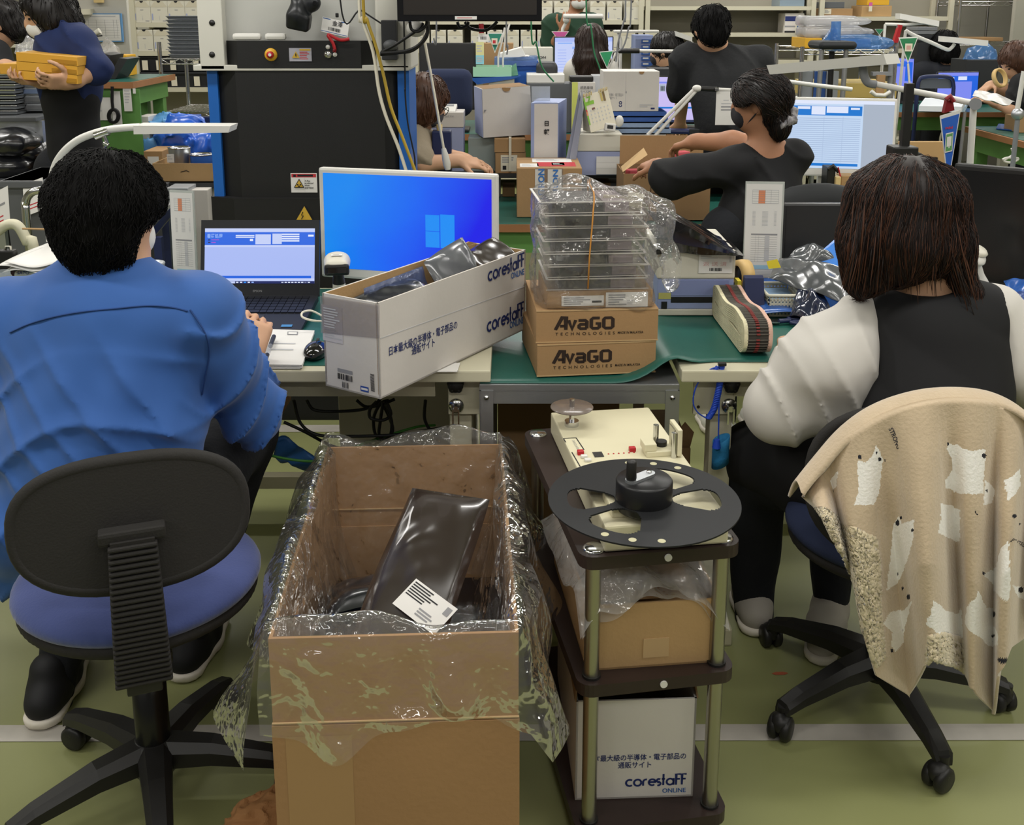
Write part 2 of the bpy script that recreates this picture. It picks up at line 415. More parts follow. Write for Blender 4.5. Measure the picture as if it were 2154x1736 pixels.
def onplane(px,py,o,n):
    c=V((0,0,CAM_H));d=W(px,py,Y=1.0)-c;n=V(n)
    return c+d*((V(o)-c).dot(n)/d.dot(n))
def wrect(x0,y0,x1,y1,Y,Y1=None):
    """upright rectangle through photo pixels: bottom-left corner, right edge, up edge"""
    a=W(x0,y1,Y=Y);b=W(x1,y1,Y=Y if Y1 is None else Y1);c=W(x0,y0,Y=Y)
    return a,b-a,V((0,0,c.z-a.z))
def pxm(y,Y):          # metres per photo pixel at that row and distance
    return (W(PPX+100,y,Y=Y).x)/100
# ================================================================== THE ROOM
def floor_material():
    m=M('floor_paint','#878a5c',.38,spec=.45,var=.1,vs=1.2,bump=.02,bs=40)
    return m
floor_material()
M('wall_paint','#a9a699',.8,var=.02,vs=2);M('ceiling_paint','#d6d3ca',.9);M('floor_tape','#aaa59c',.6,var=.1,vs=12)
struct('floor',MB().bx(-6.2,6.2,-2.5,10.5,-.1,0),'floor_paint')
struct('wall_back',MB().bx(-6.2,6.2,10.3,10.5,0,2.8),'wall_paint')
struct('wall_left',MB().bx(-6.3,-6.2,-2.5,10.5,0,2.8),'wall_paint')
struct('wall_right',MB().bx(6.2,6.3,-2.5,10.5,0,2.8),'wall_paint')
struct('ceiling',MB().bx(-6.2,6.2,-2.5,10.5,2.75,2.85),'ceiling_paint')
mb=MB()
for (ya,xa,xb,w) in ((2.04,-1.6,3.2,.055),(3.79,-1.6,-.4,.07),(5.6,-3.2,-1.0,.08)):
    mb.quad((xa,ya,.0015),(xb,ya+.01,.0015),(xb,ya+.01+w,.0015),(xa,ya+w,.0015))
o=W(330,508,Z=.0015);p=W(398,445,Z=.0015)
mb.quad(o,o+V((.12,0,0)),p+V((.12,0,0)),p)
struct('trim_1',mb,'floor_tape')
mb=MB();c=W(1640,1417,Z=.001)
mb.add([c+V((x,y,0)) for x,y in ((-.02,0),(-.012,-.006),(.012,-.005),(.022,.002),(.01,.007),(-.008,.006))],[[0,1,2,3,4,5]])
tag(mb.build('paint_mark',M('mark_red','#a8583c',.6)),'small orange red scuff painted on the green floor beside the blanket chair','mark')

# ================================================================== FRONT WORK BENCHES
DESK=.74
def bench(name,label,x0,x1,leg_x,side):
    t=thing(name,label,'workbench',((x0+x1)/2,2.8,0))
    MB().bx(x0,x1,2.42,3.2,DESK-.03,DESK,.004).build('tabletop','ivory',t)
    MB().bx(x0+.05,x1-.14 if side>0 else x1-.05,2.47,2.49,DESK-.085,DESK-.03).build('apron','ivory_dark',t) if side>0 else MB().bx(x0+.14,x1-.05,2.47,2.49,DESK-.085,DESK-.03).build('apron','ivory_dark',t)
    for lx in leg_x:
        l=MB().bx(lx-.028,lx+.028,2.49,2.55,.05,DESK-.03,.004).build('leg','ivory',t)
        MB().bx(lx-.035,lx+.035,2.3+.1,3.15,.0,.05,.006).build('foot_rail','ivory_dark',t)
    for lx in leg_x[-1:] if side>0 else leg_x[:1]:
        # bracket plate with hand knob and clamp bolt
        a=lx-.03 if side>0 else lx-.075
        MB().bx(a,a+.105,2.475,2.487,DESK-.135,DESK-.03,.002).build('bracket_plate','ivory',t)
        kx=lx-.01 if side>0 else lx+.015
        k=MB();prof=[]
        k.lathe((kx,2.475,DESK-.05),[(.0,-.03),(.016,-.03),(.02,-.022),(.02,-.01),(.008,-.006),(.008,0)],20,Rm=rotm(-90))
        for q in range(5):
            an=2*PI*q/5+.3;k.ball((kx+.014*math.cos(an),2.455,DESK-.05+.014*math.sin(an)),(.0085,.011,.0085),10,6)
        k.build('hand_knob','black_plastic',t)
        k=MB().lathe((kx,2.475,DESK-.112),[(0,-.006),(.018,-.005),(.02,0)],20,Rm=rotm(-90))
        k.cyl((kx,2.472,DESK-.112),(kx,2.45,DESK-.112),.008).bx(kx-.009,kx-.005,2.445,2.46,DESK-.15,DESK-.11).bx(kx+.005,kx+.009,2.445,2.46,DESK-.15,DESK-.11)
        k.build('clamp_bolt','chrome',t)
        MB().cyl((a+(.09 if side>0 else .013),2.474,DESK-.115),(a+(.09 if side>0 else .013),2.476,DESK-.115),.004).build('bolt_hole',M('hole','#33291a',.9),t)
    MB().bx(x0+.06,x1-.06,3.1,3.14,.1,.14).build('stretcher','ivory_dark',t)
    return t
lb=bench('workbench','ivory workbench carrying the laptop, left of the grey table',-1.75,-.052,(-1.6,-.13),1)
rb=bench('workbench','ivory workbench with the blue wrist strap, right of the grey table',.414,2.1,(.53,1.95),-1)
# green desk mats
tag(MB().bx(-1.74,-.2,2.455,3.18,DESK,DESK+.002).build('desk_mat','mat_green'),'dark green mat under the laptop and papers','desk mat')
def matf(u,v):
    x=-.078+u*1.75;y=2.425+.018*math.sin(x*7)*(1 if x<.4 else .3)*0+v*.74
    y0=2.425 if x<.3 else 2.425+min(1,(x-.3)/.2)*.055
    y=y0+v*(3.17-y0)
    bend=min(1,max(0,(x-.25-.04*v)/.17));bend=bend*bend*(3-2*bend)
    z=.7075+bend*(DESK+.0035-.7075)+.02*math.exp(-((x-.37+.05*(v-.5))/.045)**2)*(1-v*.4)
    return (x,y,z)
tag(MB().sheet(matf,90,20,0,.002).build('desk_mat','mat_green'),'green mat bulging where it climbs from grey table onto right bench','desk mat')
# grey angle-steel table between the benches
t=thing('side_table','grey angle steel table under the two stacked brown cartons','table',(.17,2.8,0))
MB().bx(-.08,.41,2.42,3.1,.690,.705,.002).build('tabletop','alu',t)
for (y,n) in ((2.42,'front'),(3.06,'rear')):
    MB().bx(-.08,.41,y,y+.004,.655,.692).bx(-.08,.41,y,y+.035,.686,.690).build('angle_rail','alu',t)
for x,y in ((-.08,2.416),(.376,2.416),(-.08,3.06),(.376,3.06)):
    l=MB().bx(x,x+.034,y,y+.004,0,.69).bx(x if x<0 else x+.03,(x if x<0 else x+.03)+.004,y,y+.036,0,.69).build('leg','alu',t)
    if y<2.5:MB().lathe((x+.017,y,.672),[(0,-.005),(.005,-.004),(.007,0)],14,Rm=rotm(-90)).build('screw','chrome',l)
# left dropped things under the benches
t=thing('carton','white carton in shadow under left bench with printed Japanese slogan','box',(-.28,3.05,0))
MB().bx(-.52,-.11,2.95,3.25,.0,.70,.004).build('body','white_card',t)
txt(t,'lettering','日本最大級の半導体・電子部品の',(-.485,2.95,.575),(1,0,0),(0,0,1),.026,'ink',width=.34)
txt(t,'lettering','通販サイト',(-.37,2.95,.545),(1,0,0),(0,0,1),.026,'ink',width=.115)
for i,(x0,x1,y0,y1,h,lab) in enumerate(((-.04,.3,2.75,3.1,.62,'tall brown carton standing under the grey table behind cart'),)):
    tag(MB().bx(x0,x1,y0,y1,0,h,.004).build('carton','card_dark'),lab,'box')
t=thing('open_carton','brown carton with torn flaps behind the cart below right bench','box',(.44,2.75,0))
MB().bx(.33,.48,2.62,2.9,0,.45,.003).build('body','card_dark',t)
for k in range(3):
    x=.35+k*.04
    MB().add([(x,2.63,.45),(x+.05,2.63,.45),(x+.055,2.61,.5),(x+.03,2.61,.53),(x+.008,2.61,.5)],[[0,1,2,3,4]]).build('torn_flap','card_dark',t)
p0=W(540,905,Y=2.55);
t=thing('shoulder_bag','black bag hanging under the bench by the blue jacket','bag',(-.75,2.75,.3))
mb=MB();q=[W(x,y,Y=2.7) for x,y in ((425,895),(543,900),(545,1000),(522,1030),(440,1020))]
mb.prism(q,V((0,.12,0)));mb.build('body',M('bag_black','#17171a',.8,bump=.2,bs=40),t)
mb=MB().bx(q[0].x-.05,q[1].x+.05,2.66,2.9,q[0].z,q[0].z+.02);mb.build('hook_board','bench_wood',t)
# crumpled blue sheet, green earth cable, black cables below left bench
mb=MB();a,b=W(577,925,Y=2.6),W(668,955,Y=2.6)
d=b-a
mb.sheet(lambda u,v:a+d*u+V((0,.03*math.sin(v*3+u*5),-.045*v+.01*math.sin(u*9+v*4))),14,8,0,.012)
tag(mb.build('cable_cover',M('blue_sleeve','#2d5f9c',.5,bump=.4,bs=30)),'crumpled blue plastic sleeve hanging under the left bench','sleeve')
def cable(name,label,pts,r,mat,cat='cable',group=None,n=8,seg=8):
    if name.startswith('hanging'):pts=[V((pts[0].x,pts[0].y,2.75))]+pts
    return tag(MB().tube(spline(pts,seg),r,n).build(name,mat),label,cat,group)
M('cable_green','#3f7d33',.5);M('cable_white','#d9d3c2',.5);M('cable_yellow','#a58a2c',.5);M('cable_black','#141416',.45);M('cable_blue','#2447b5',.4)
cable('earth_cable','thin green cable looping from blue jacket toward the bagged carton',[W(430,872,Y=2.5),W(490,915,Y=2.48),W(560,955,Y=2.46),W(640,970,Y=2.46),W(690,965,Y=2.5),W(760,935,Y=2.6),W(870,900,Y=2.7),W(915,895,Y=2.75)],.0035,'cable_green')
BLK=[[(618,842),(632,890),(668,915),(740,918),(830,915),(900,905),(930,900)],
       [(645,842),(660,862),(700,866),(760,862),(790,850),(800,838)],
       [(597,888),(640,908),(690,935),(720,945)],
       [(800,845),(815,870),(826,905),(808,925),(790,915),(786,880),(800,850),(818,842)],
       [(792,845),(778,862),(780,880),(806,884),(822,872),(815,850)],
       [(806,846),(800,885),(798,918),(818,922),(824,890),(812,848)],
       [(895,842),(893,880),(905,905),(920,915)],[(750,842),(770,856),(800,852),(830,840)]]
for i,q in enumerate(BLK):
    cable('power_cable',['black cable with a long low sag under left bench','upper black cable sagging beneath left bench front edge','black cable running down behind the blue sleeve','largest loop of the black cable bundle under left bench','small loop tied in the black cable bundle under bench','narrow long loop in the black cable bundle under bench','black cable hanging beside the bench bracket plate','short black cable arching behind the white carton corner'][i],
          [W(x,y,Y=2.60+.02*(i % 4)) for x,y in q],.0045,'cable_black',group='black cables under the left bench')
# ================================================================== TASK CHAIRS
def task_chair(label,loc,rz,spin,seat_mat,seat_h,back_z,bellows=True,back_tilt=-8,back_w=.2,back_hh=.14):
    t=thing('task_chair',label,'chair',(loc[0],loc[1],0),None,rz)
    for k in range(5):
        a=R(spin+72*k)-rz;c,s_=math.cos(a),math.sin(a);mb=MB()
        prof=[(.03,.112,.034,.05),(.12,.108,.028,.042),(.24,.086,.022,.03),(.285,.072,.021,.022),(.292,.06,.018,.016)]
        rings=[]
        for r_,z,w,hh in prof:
            for dx,dz in ((-1,-.8),(-1,.3),(-.55,.9),(.55,.9),(1,.3),(1,-.8)):
                rings.append(V((c*r_-s_*dx*w,s_*r_+c*dx*w,z+dz*hh*.62)))
        n=6;fs=[[i*n+q,i*n+(q+1) % n,(i+1)*n+(q+1) % n,(i+1)*n+q] for i in range(len(prof)-1) for q in range(n)]
        mb.add(rings,[f[::-1] for f in fs],0,False);mb.add(rings[-n:],[list(range(n))],0)
        leg=mb.build('base_leg','black_plastic',t,local=True)
        cx,cy=c*.285,s_*.285;sw=random.uniform(0,6.28);ax=V((math.cos(sw),math.sin(sw),0));off=V((-ax.y,ax.x,0))*.012
        cs=MB();ctr=V((cx,cy,.028))+off
        for sd in (-1,1):
            p=ctr+ax*(sd*.014);Rm=Matrix((V((0,0,1)).cross(ax),V((0,0,1)),ax)).transposed()
            cs.lathe(p,[(0,-.011),(.022,-.011),(.028,-.006),(.028,.006),(.022,.011),(0,.011)],20,Rm=Rm)
        cs.cyl((cx,cy,.045),(cx,cy,.075),.013).ball(ctr+V((0,0,.012)),(.026,.026,.024),14,8)
        cs.build('caster','black_plastic',leg,local=True)
    MB().lathe((0,0,0),[(.0,.07),(.045,.07),(.052,.09),(.05,.125),(.036,.14),(.034,.14)],24).build('base_hub','black_plastic',t,local=True)
    MB().lathe((0,0,0),[(.034,.13),(.034,.26),(.03,.262),(.03,.33),(.024,.332),(.02,seat_h-.07)],24).build('gas_column',M('column_black','#121212',.3),t,local=True)
    # seat: cushion and shell
    B=Body((-.27,-.26,seat_h-.09),(.27,.28,seat_h+.05),.008)
    B.ell((0,0,seat_h-.02),(.235,.23,.055),k=.01)
    m=MB();B.mesh(m);m.build('seat_cushion',seat_mat,t,local=True)
    B=Body((-.26,-.26,seat_h-.12),(.26,.28,seat_h),.008)
    B.ell((0,0,seat_h-.05),(.228,.223,.045),k=.01)
    m=MB();B.mesh(m);m.build('seat_shell','black_rough',t,local=True)
    MB().bx(-.05,.05,-.2,.08,seat_h-.1,seat_h-.075,.006).build('seat_bracket','black_plastic',t,local=True)
    # ribbed back post
    yb=-.265;mb=MB();z0,z1=seat_h-.075,back_z+.02
    N=26
    for i in range(N):
        a=i/N;z=z0+(z1-z0)*a;w=.042-.008*a+(.006 if back_z>0 else 0)
        mb.box((0,yb-.012*math.sin(a*PI),z),(w*2,.034,(z1-z0)/N*.72),None,.004)
    mb.bx(-.036,.036,yb-.012,yb+.008,z0,z1)
    mb.build('back_post','black_rough',t,local=True)
    MB().bx(-.055,.055,yb-.006,yb+.025,z1-.008,z1+.016,.006).build('post_head','black_rough',t,local=True)
    MB().bx(-.03,.03,yb-.01,-.1,seat_h-.1,seat_h-.075,.004).build('post_arm','black_plastic',t,local=True)
    # backrest shell: oval dished panel with a rolled rim
    Rm=rotm(back_tilt)
    def oval(a,k=1.):
        e=2.5;ca,sa=math.cos(a),math.sin(a)
        return (abs(ca)**(2/e))*math.copysign(1,ca)*back_w*k,(abs(sa)**(2/e))*math.copysign(1,sa)*back_hh*k
    def surf(u,v,dy):
        a=2*PI*u;x,z=oval(a,v)
        y=dy-.0+.75*x*x*1.0-.02*(1-v)*0;return V((0,yb+.03,back_z+.03))+Rm @ V((x,y,z))
    mb=MB();mb.sheet(lambda u,v:surf(u,max(v,.001),0),48,8)
    for f in range(len(mb.f)):mb.f[f]=mb.f[f][::-1]
    mb.tube([surf(k/48,1,.012) for k in range(48)],.014,8,closed=True)
    mb.build('backrest_shell','black_rough',t,local=True)
    mb=MB();mb.sheet(lambda u,v:surf(u,max(v,.001)*.97,.02+.022*math.sqrt(max(0,1-v*v))),48,10)
    mb.build('backrest_cushion',seat_mat,t,local=True)
    return t
M('seat_blue','#3d4a80',.85,var=.08,vs=9,bump=.1,bs=200,sheen=.3)
task_chair('black backed swivel chair with blue seat under the blue jacketed man',(-.738,1.88),R(20),3,'seat_blue',.525,.70,back_w=.19,back_hh=.112)
task_chair('swivel chair draped with the beige bear blanket',(.865,2.19),R(-8),-82,'navy_fabric',.47,.62,back_w=.215,back_hh=.16)

# ================================================================== THREE-TIER CART
FL,FR,BL=W(1223,1176,Z=.64),W(1578,1145,Z=.64),W(1099,909,Z=.64)
cw=(FR-FL);ww=.305;ang=math.atan2(cw.y,cw.x);ll=.595
t=thing('tiered_cart','dark brown three tier cart with chrome poles below the reel counter','cart',(FL.x,FL.y,0),None,ang)
CARTM=WMX[t.name]
def cart(x,y,z):return CARTM @ V((x,y,z))
M('cart_board','#2e2320',.4,var=.06,vs=30,spec=.4)
def rounded(x0,x1,y0,y1,r,z,n=5):
    out=[]
    for cx,cy,a0 in ((x1-r,y1-r,0),(x0+r,y1-r,90),(x0+r,y0+r,180),(x1-r,y0+r,270)):
        out+=[V((cx+r*math.cos(R(a0+90*i/n)),cy+r*math.sin(R(a0+90*i/n)),z)) for i in range(n+1)]
    return out
TIERS=(.615,.355,.04)
for z in TIERS:
    bd=MB().prism(rounded(0,ww,0,ll,.028,z),V((0,0,.025))).build('shelf_board','cart_board',t,local=True)
    if z>.3:MB().cyl((ww*.53,-.003,z+.013),(ww*.53,.002,z+.013),.007).build('screw_cap','white_plastic',bd,local=True)
for x in (.03,ww-.03):
    for y in (.03,ll-.03):
        MB().cyl((x,y,.05),(x,y,.64),.0145,n=20).build('pole','steel',t,local=True)
        MB().lathe((x,y,.64),[(.021,0),(.021,.003),(.017,.006),(0,.0065)],20).build('pole_cap','chrome',t,local=True)
        for z in TIERS[1:]:MB().cyl((x,y,z-.004),(x,y,z+.03),.018).build('pole_collar','black_plastic',t,local=True)
        MB().lathe((x,y,.018),[(0,-.012),(.014,-.012),(.018,-.007),(.018,.007),(.014,.012),(0,.012)],16,Rm=rotm(0,90)).cyl((x,y,.03),(x,y,.06),.008).build('caster','black_plastic',t,local=True)
# ---- tape reel counter on top
t=thing('reel_counter','ivory component counter machine with a black reel on the cart','counter',tuple(cart(ww/2,ll/2,.64)),None,ang-R(1.5))
RCM=WMX[t.name]
M('counter_ivory','#d0c9ab',.45,bump=.02,bs=400)
A_,B_,C_,D_=[RCM.inverted() @ W(x,y,Z=z) for x,y,z in ((1302,1160,.642),(1556,1136,.642),(1338,845,.70),(1137,868,.70))]
x0,x1,y0,y1=-.105,.108,-.245,.285
y0=A_.y;x0=(A_.x+D_.x)/2;x1=(B_.x+C_.x)/2;y1=min((C_.y+D_.y)/2,ll/2+.05)
mb=MB();mb.bx(x0,x1,y0,y1,.002,.052,.004);mb.build('housing','counter_ivory',t,local=True)
zt=.052
rc=RCM.inverted() @ W(1354,1056,Z=.715)
MB().bx(x0+.02,x0+.075,y0+.03,y0+.11,zt,zt+.018,.003).cyl((x0+.05,y0+.07,zt),(x0+.05,y0+.07,zt+.05),.006).build('spindle_block','counter_ivory',t,local=True)
# big reel: five holes in the flange, cut by building it from polar patches
def reel(mbx,c,Rr,hub,n_win,z,th,mi=0,spin=0.,holes=True):
    c=V(c);N=180
    ring=lambda r,zz,k:V((c.x+r*math.cos(2*PI*k/N),c.y+r*math.sin(2*PI*k/N),zz))
    def solid(ra,rb,k):
        mbx.hexa([ring(ra,z,k),ring(rb,z,k),ring(rb,z,k+1),ring(ra,z,k+1),ring(ra,z+th,k),ring(rb,z+th,k),ring(rb,z+th,k+1),ring(ra,z+th,k+1)],mi)
    for k in range(N):
        a=(k/N*360-spin) % 360;seg=a % 180
        # four windows in two pairs
        win=[(8,52,),(62,112)];inside=None
        for (b0,b1) in win:
            if b0<seg<b1:inside=(seg-b0)/(b1-b0)
        if inside is None:solid(hub,Rr,k)
        else:
            e=abs(inside*2-1);ra=hub+.008+.03*e**4;rb=Rr*.80-.028*e**5
            solid(hub,ra,k);solid(rb,Rr,k)
mb=MB();reel(mb,(rc.x,rc.y,0),.176,.045,4,.078,.003,spin=-40)
rl=mb.build('reel_flange',M('reel_black','#1a1b1d',.55,spec=.3),t,local=True)
for k in range(6):
    hm=MB();an=R((70,88,106,250,268,286)[k]-20);hm.lathe((rc.x+.157*math.cos(an),rc.y+.157*math.sin(an),.0813),[(.007,0),(0,.0002)],16);hm.build('flange_hole',M('hole_pale') if k else M('hole_pale','#b9b493',.6),rl,local=True)
MB().lathe((rc.x,rc.y,0),[(.0,.064),(.05,.064),(.052,.068),(.052,.118),(.049,.122),(0,.122)],40).build('reel_hub',M('hub_black','#161618',.35),t,local=True)
MB().cyl((rc.x,rc.y,zt),(rc.x,rc.y,.066),.02).build('drive_shaft','chrome',t,local=True)
hd=V((rc.x,rc.y,.122));k0=hd+V((-.028,-.012,0));k1=hd+V((.012,.012,0))
dd=(k1-k0).normalized();nn=V((-dd.y,dd.x,0));pl=[]
for i in range(9):a=PI/2+PI*i/8;pl.append(k0+dd*.011*math.cos(a)+nn*.011*math.sin(a))
for i in range(9):a=-PI/2+PI*i/8;pl.append(k1+dd*.011*math.cos(a)+nn*.011*math.sin(a))
MB().prism(pl,V((0,0,.005))).build('crank_arm','zinc',t,local=True)
MB().lathe((k0.x,k0.y,.127),[(.009,0),(.01,.004),(.009,.034),(.007,.037),(0,.037)],16).build('crank_knob','black_plastic',t,local=True)
MB().lathe((k1.x,k1.y,.127),[(.005,0),(.005,.003),(0,.0035)],10).build('screw','chrome',t,local=True)
sc=RCM.inverted() @ W(1203,857,Z=.735)
mb=MB().lathe((sc.x,sc.y,0),[(.006,.094),(.047,.094),(.048,.0955),(.047,.097),(.006,.097)],40)
M('smoke_plastic','#6d625a',.2,spec=.6)
mb.build('small_disc','smoke_plastic',t,local=True)
MB().cyl((sc.x,sc.y,zt),(sc.x,sc.y,.115),.006).cyl((sc.x,sc.y,zt),(sc.x,sc.y,zt+.012),.016).build('disc_spindle','chrome',t,local=True)
# guide head at right rear
g=RCM.inverted() @ W(1395,950,Z=.695);gx=x1-.07;gy=g.y
MB().bx(gx-.01,gx+.065,gy-.02,gy+.02,zt,zt+.012,.002).bx(gx-.014,gx+.012,gy-.018,gy+.02,zt+.012,zt+.028,.002).build('guide_base','counter_ivory',t,local=True)
MB().bx(gx+.052,gx+.062,gy-.032,gy+.03,zt+.004,zt+.062,.002).build('sensor_plate','counter_ivory',t,local=True)
MB().bx(gx+.0495,gx+.052,gy-.015,gy+.022,zt+.022,zt+.056,.001).build('metal_plate','steel',t,local=True)
for q in ((gx+.02,gy+.02),(gx+.046,gy-.026)):MB().cyl((q[0],q[1],zt),(q[0],q[1],zt+.055),.006).build('guide_pin','chrome',t,local=True)
MB().cyl((gx+.03,gy+.012,zt+.012),(gx+.03,gy+.012,zt+.022),.012).build('roller','black_plastic',t,local=True)
bt=RCM.inverted() @ W(1221,953,Z=.695);bt2=RCM.inverted() @ W(1330,946,Z=.695)
for q in (bt,bt2):MB().box((q.x,q.y,zt+.004),(.014,.012,.01),None,.002).build('button','red_plastic',t,local=True)
for j in (1,2):MB().box((bt.x+.004*j,bt.y-.018*j,zt+.003),(.014,.010,.006),None,.002).build('button','white_plastic',t,local=True)
MB().bx(bt.x+.026,bt.x+.046,bt.y-.02,bt.y+.004,zt,zt+.0015).build('display_window',M('smoke_dark','#3a3a3a',.15),t,local=True)
for j in range(6):
    MB().ball((bt.x+.058+.011*j,bt.y-.008,zt),(.002,.002,.002),8,6).build('indicator_lamp','red_plastic',t,local=True)
fr=MB();fx=bt.x
def ln(a,b,w=.0012):
    a,b=V(a),V(b);d=(b-a).normalized();n_=V((-d.y,d.x,0))*w;fr.quad(a-n_,b-n_,b+n_,a+n_)
zz=zt+.0006;yA,yB=bt.y+.085,bt.y-.06
ln((fx-.02,yA,zz),(fx+.008,yA,zz));ln((fx+.008,yA,zz),(fx+.012,bt.y+.02,zz));ln((fx-.02,yA,zz),(fx-.019,yA-.02,zz));ln((fx-.016,bt.y+.012,zz),(fx-.013,yB,zz))
fr.build('printed_line','ink',t,local=True)
Q=RCM.to_3x3()
txt(t,'lettering','CHIP COUNTER',RCM @ V((fx-.004,yA-.012,zt)),Q @ V((.02,-1,0)),Q @ V((1,.02,0)),.008,'grey_ink',width=.05)

# ================================================================== BIG LINED CARTON ON THE FLOOR
P0,P1=W(567,1338,Z=.6),W(1097,1338,Z=.6);Q0,Q1=W(690,937,Z=.6),W(1052,937,Z=.6)
bx_c=(P0+P1+Q0+Q1)/4;BXW=((P1-P0).length+(Q1-Q0).length)/2*.5;BXL=(Q0.y-P0.y)/2;BXA=R(2.6)
t=thing('lined_carton','large brown carton on the floor lined with a clear plastic bag','box',(bx_c.x,bx_c.y,0),None,BXA)
BM=WMX[t.name];hw,hl,th=BXW,BXL,.006
M('card_big','#a07c55',.8,var=.05,vs=4,bump=.06,bs=90);M('card_inside','#84633f',.85,var=.05,vs=4)
mb=MB();H0=.6
mb.bx(-hw,hw,-hl,-hl+th,0,H0).bx(-hw,hw,hl-th,hl,0,H0).bx(-hw,-hw+th,-hl+th,hl-th,0,H0).bx(hw-th,hw,-hl+th,hl-th,0,H0).bx(-hw,hw,-hl,hl,0,.006)
mb.build('body','card_big',t,local=True)
for (y,n) in ((-hl-.0035,1),(hl-th-.0035,-1)):
    MB().bx(-hw-.001,hw+.001,y,y+.0035,.443,.445).build('crease','card_edge',t,local=True)
MB().bx(-hw-.0015,hw+.0015,-hl-.004,-hl,0,.44).build('outer_sleeve','card_big',t,local=True)
MB().bx(-hw+th,hw-th,hl-th-.004,hl-th,.1,.4).build('inner_sleeve','card_big',t,local=True)
MB().quad((-hw+.02,-hl-.0045,.42),(-hw+.13,-hl-.0045,.42),(-hw+.13,-hl-.0045,.0),(-hw+.02,-hl-.0045,0)).build('tape_strip',M('tape_brown','#a6845c',.35),t,local=True)
# plastic liner: inside the walls, over the rim, hanging outside
film('liner_film','#ffffff',body=.07,rough=.06,bump=1,bs=9,tint=.97,gl=.6,dist=.03)
def liner(u,v):
    # u round the rim, v from inside bottom up over the rim and down outside
    n=4*u;side=int(n) % 4;f=n-int(n)
    c=((-hw,-hl),(hw,-hl),(hw,hl),(-hw,hl));a,b=c[side],c[(side+1) % 4]
    x,y=a[0]+(b[0]-a[0])*f,a[1]+(b[1]-a[1])*f
    L=math.hypot(x,y);
    w1=.5*math.sin(u*61+v*4)+.5*math.sin(u*97+2.1-v*7)+.35*math.sin(u*23+v*11);w2=math.sin(u*37+v*9)+.6*math.sin(u*71-v*13)
    low=.165+.03*math.sin(u*25)+(.05 if side in (1,3) else 0)   # how far it hangs outside
    nx,ny=((0,-1),(1,0),(0,1),(-1,0))[side]
    # soften corners
    k=min(f,1-f);
    if k<.06:
        d=V((x,y,0)).normalized();m_=k/.06;nx,ny=nx*m_+d.x*(1-m_),ny*m_+d.y*(1-m_)
    if v<.45:
        q=v/.45;off=-(.012+.012*abs(w1)+.05*(1-q)**2);z=.30+(H0+.008-.30)*q
    elif v<.55:
        q=(v-.45)/.1;off=-.014+.03*q;z=H0+.012+.012*math.sin(q*PI)+.01*w2*(1 if side!=0 else .6)
        z+=.02*max(0,math.sin(u*13+1))*(1 if side in (0,2) else .3)
    else:
        q=(v-.55)/.45;fl=(.012+.022*q+.018*w1*(.3+q))*(1.7 if side in (1,3) else .75)
        off=max(.005,.012+fl);z=H0+.008-low*q+.008*w2*q
    return V((x+nx*off,y+ny*off,z))
mb=MB();mb.sheet(lambda u,v:liner(u*.99999,v),220,36)
mb.build('plastic_liner','liner_film',t,local=True)
# contents
def bagm(name,col,rough=.22,metal=.0):return M(name,col,rough,metal=metal,spec=.8,bump=.5,bs=6,coat=.4,bd=.025,rg=True)
bagm('antistatic','#2a211d');bagm('antistatic_blue','#11161f');bagm('antistatic_grey','#53565b',.25)
def pouch(mb,c,ax,ay,w,l,th,seed=0,nu=20,nv=24):
    """sealed soft pouch: two bulged sheets, pinched at both ends"""
    c,ax,ay=V(c),V(ax).normalized(),V(ay).normalized();az=ax.cross(ay).normalized()
    def f(sg):
        def g(u,v):
            a,b=u*2-1,v*2-1;bul=(max(0,1-a**4)**.6)*(max(0,1-b**6)**.6)
            wr=.06*math.sin(a*5+b*6+seed)+.04*math.sin(b*11-a*3+seed*2)
            return c+ax*(a*w/2*(1-.05*b*b))+ay*(b*l/2)+az*(sg*th/2*bul*(1+wr)+.012*math.sin(b*5+seed)*w)
        return g
    mb.sheet(f(1),nu,nv);mb.sheet(lambda u,v:f(-1)(1-u,v),nu,nv)
    return az
t2=thing('antistatic_bag','long dark antistatic bag with white label leaning in the lined carton','bag',tuple(BM @ V((.05,-.02,.2))))
top,bot=W(940,990,Y=BM.translation.y+.17),W(900,1300,Y=BM.translation.y-.16)
top=BM @ V((.085,.2,.565));bot=BM @ V((-.06,-.2,.34))
ay=(top-bot).normalized();axx=V((1,-.05,.12));axx=(axx-ay*axx.dot(ay)).normalized()
mb=MB();az=pouch(mb,(top+bot)/2,axx,ay,.19,(top-bot).length,.05,1);mb.build('bag','antistatic',t2)
lo=(top+bot)/2+az*.034-ay*.055-axx*.02
lu,lv=(axx*.9-ay*.42).normalized(),(ay*.9+axx*.42).normalized()
rects=textlines(.04,.45,.72,.95,6,'ink')+[(.84,.62,.95,.88,'grey_ink')]+textlines(.45,.12,.8,.4,3,'grey_ink')
panel(t2,'printed_label',lo,lu*.115,lv*.068,rects,'white_paper')
t2=thing('antistatic_bag','second dark bag lying beneath the labelled one in the carton','bag',tuple(BM @ V((-.06,-.15,.3))))
mb=MB();c=BM @ V((-.06,-.16,.345));pouch(mb,c,(1,.1,.1),(.25,.9,.25),.2,.36,.06,4);mb.build('bag','antistatic_blue',t2)
t2=thing('antistatic_bag','folded clear black pouch at the rear left inside the carton','bag',tuple(BM @ V((-.1,.1,.36))))
mb=MB();c=BM @ V((-.09,.12,.37));pouch(mb,c,(1,.25,.15),(-.2,.9,-.35),.2,.2,.07,7);mb.build('bag','antistatic_blue',t2)
t2=thing('antistatic_bag','dark brown bag wedged at the right front inside the carton','bag',tuple(BM @ V((.1,-.2,.3))))
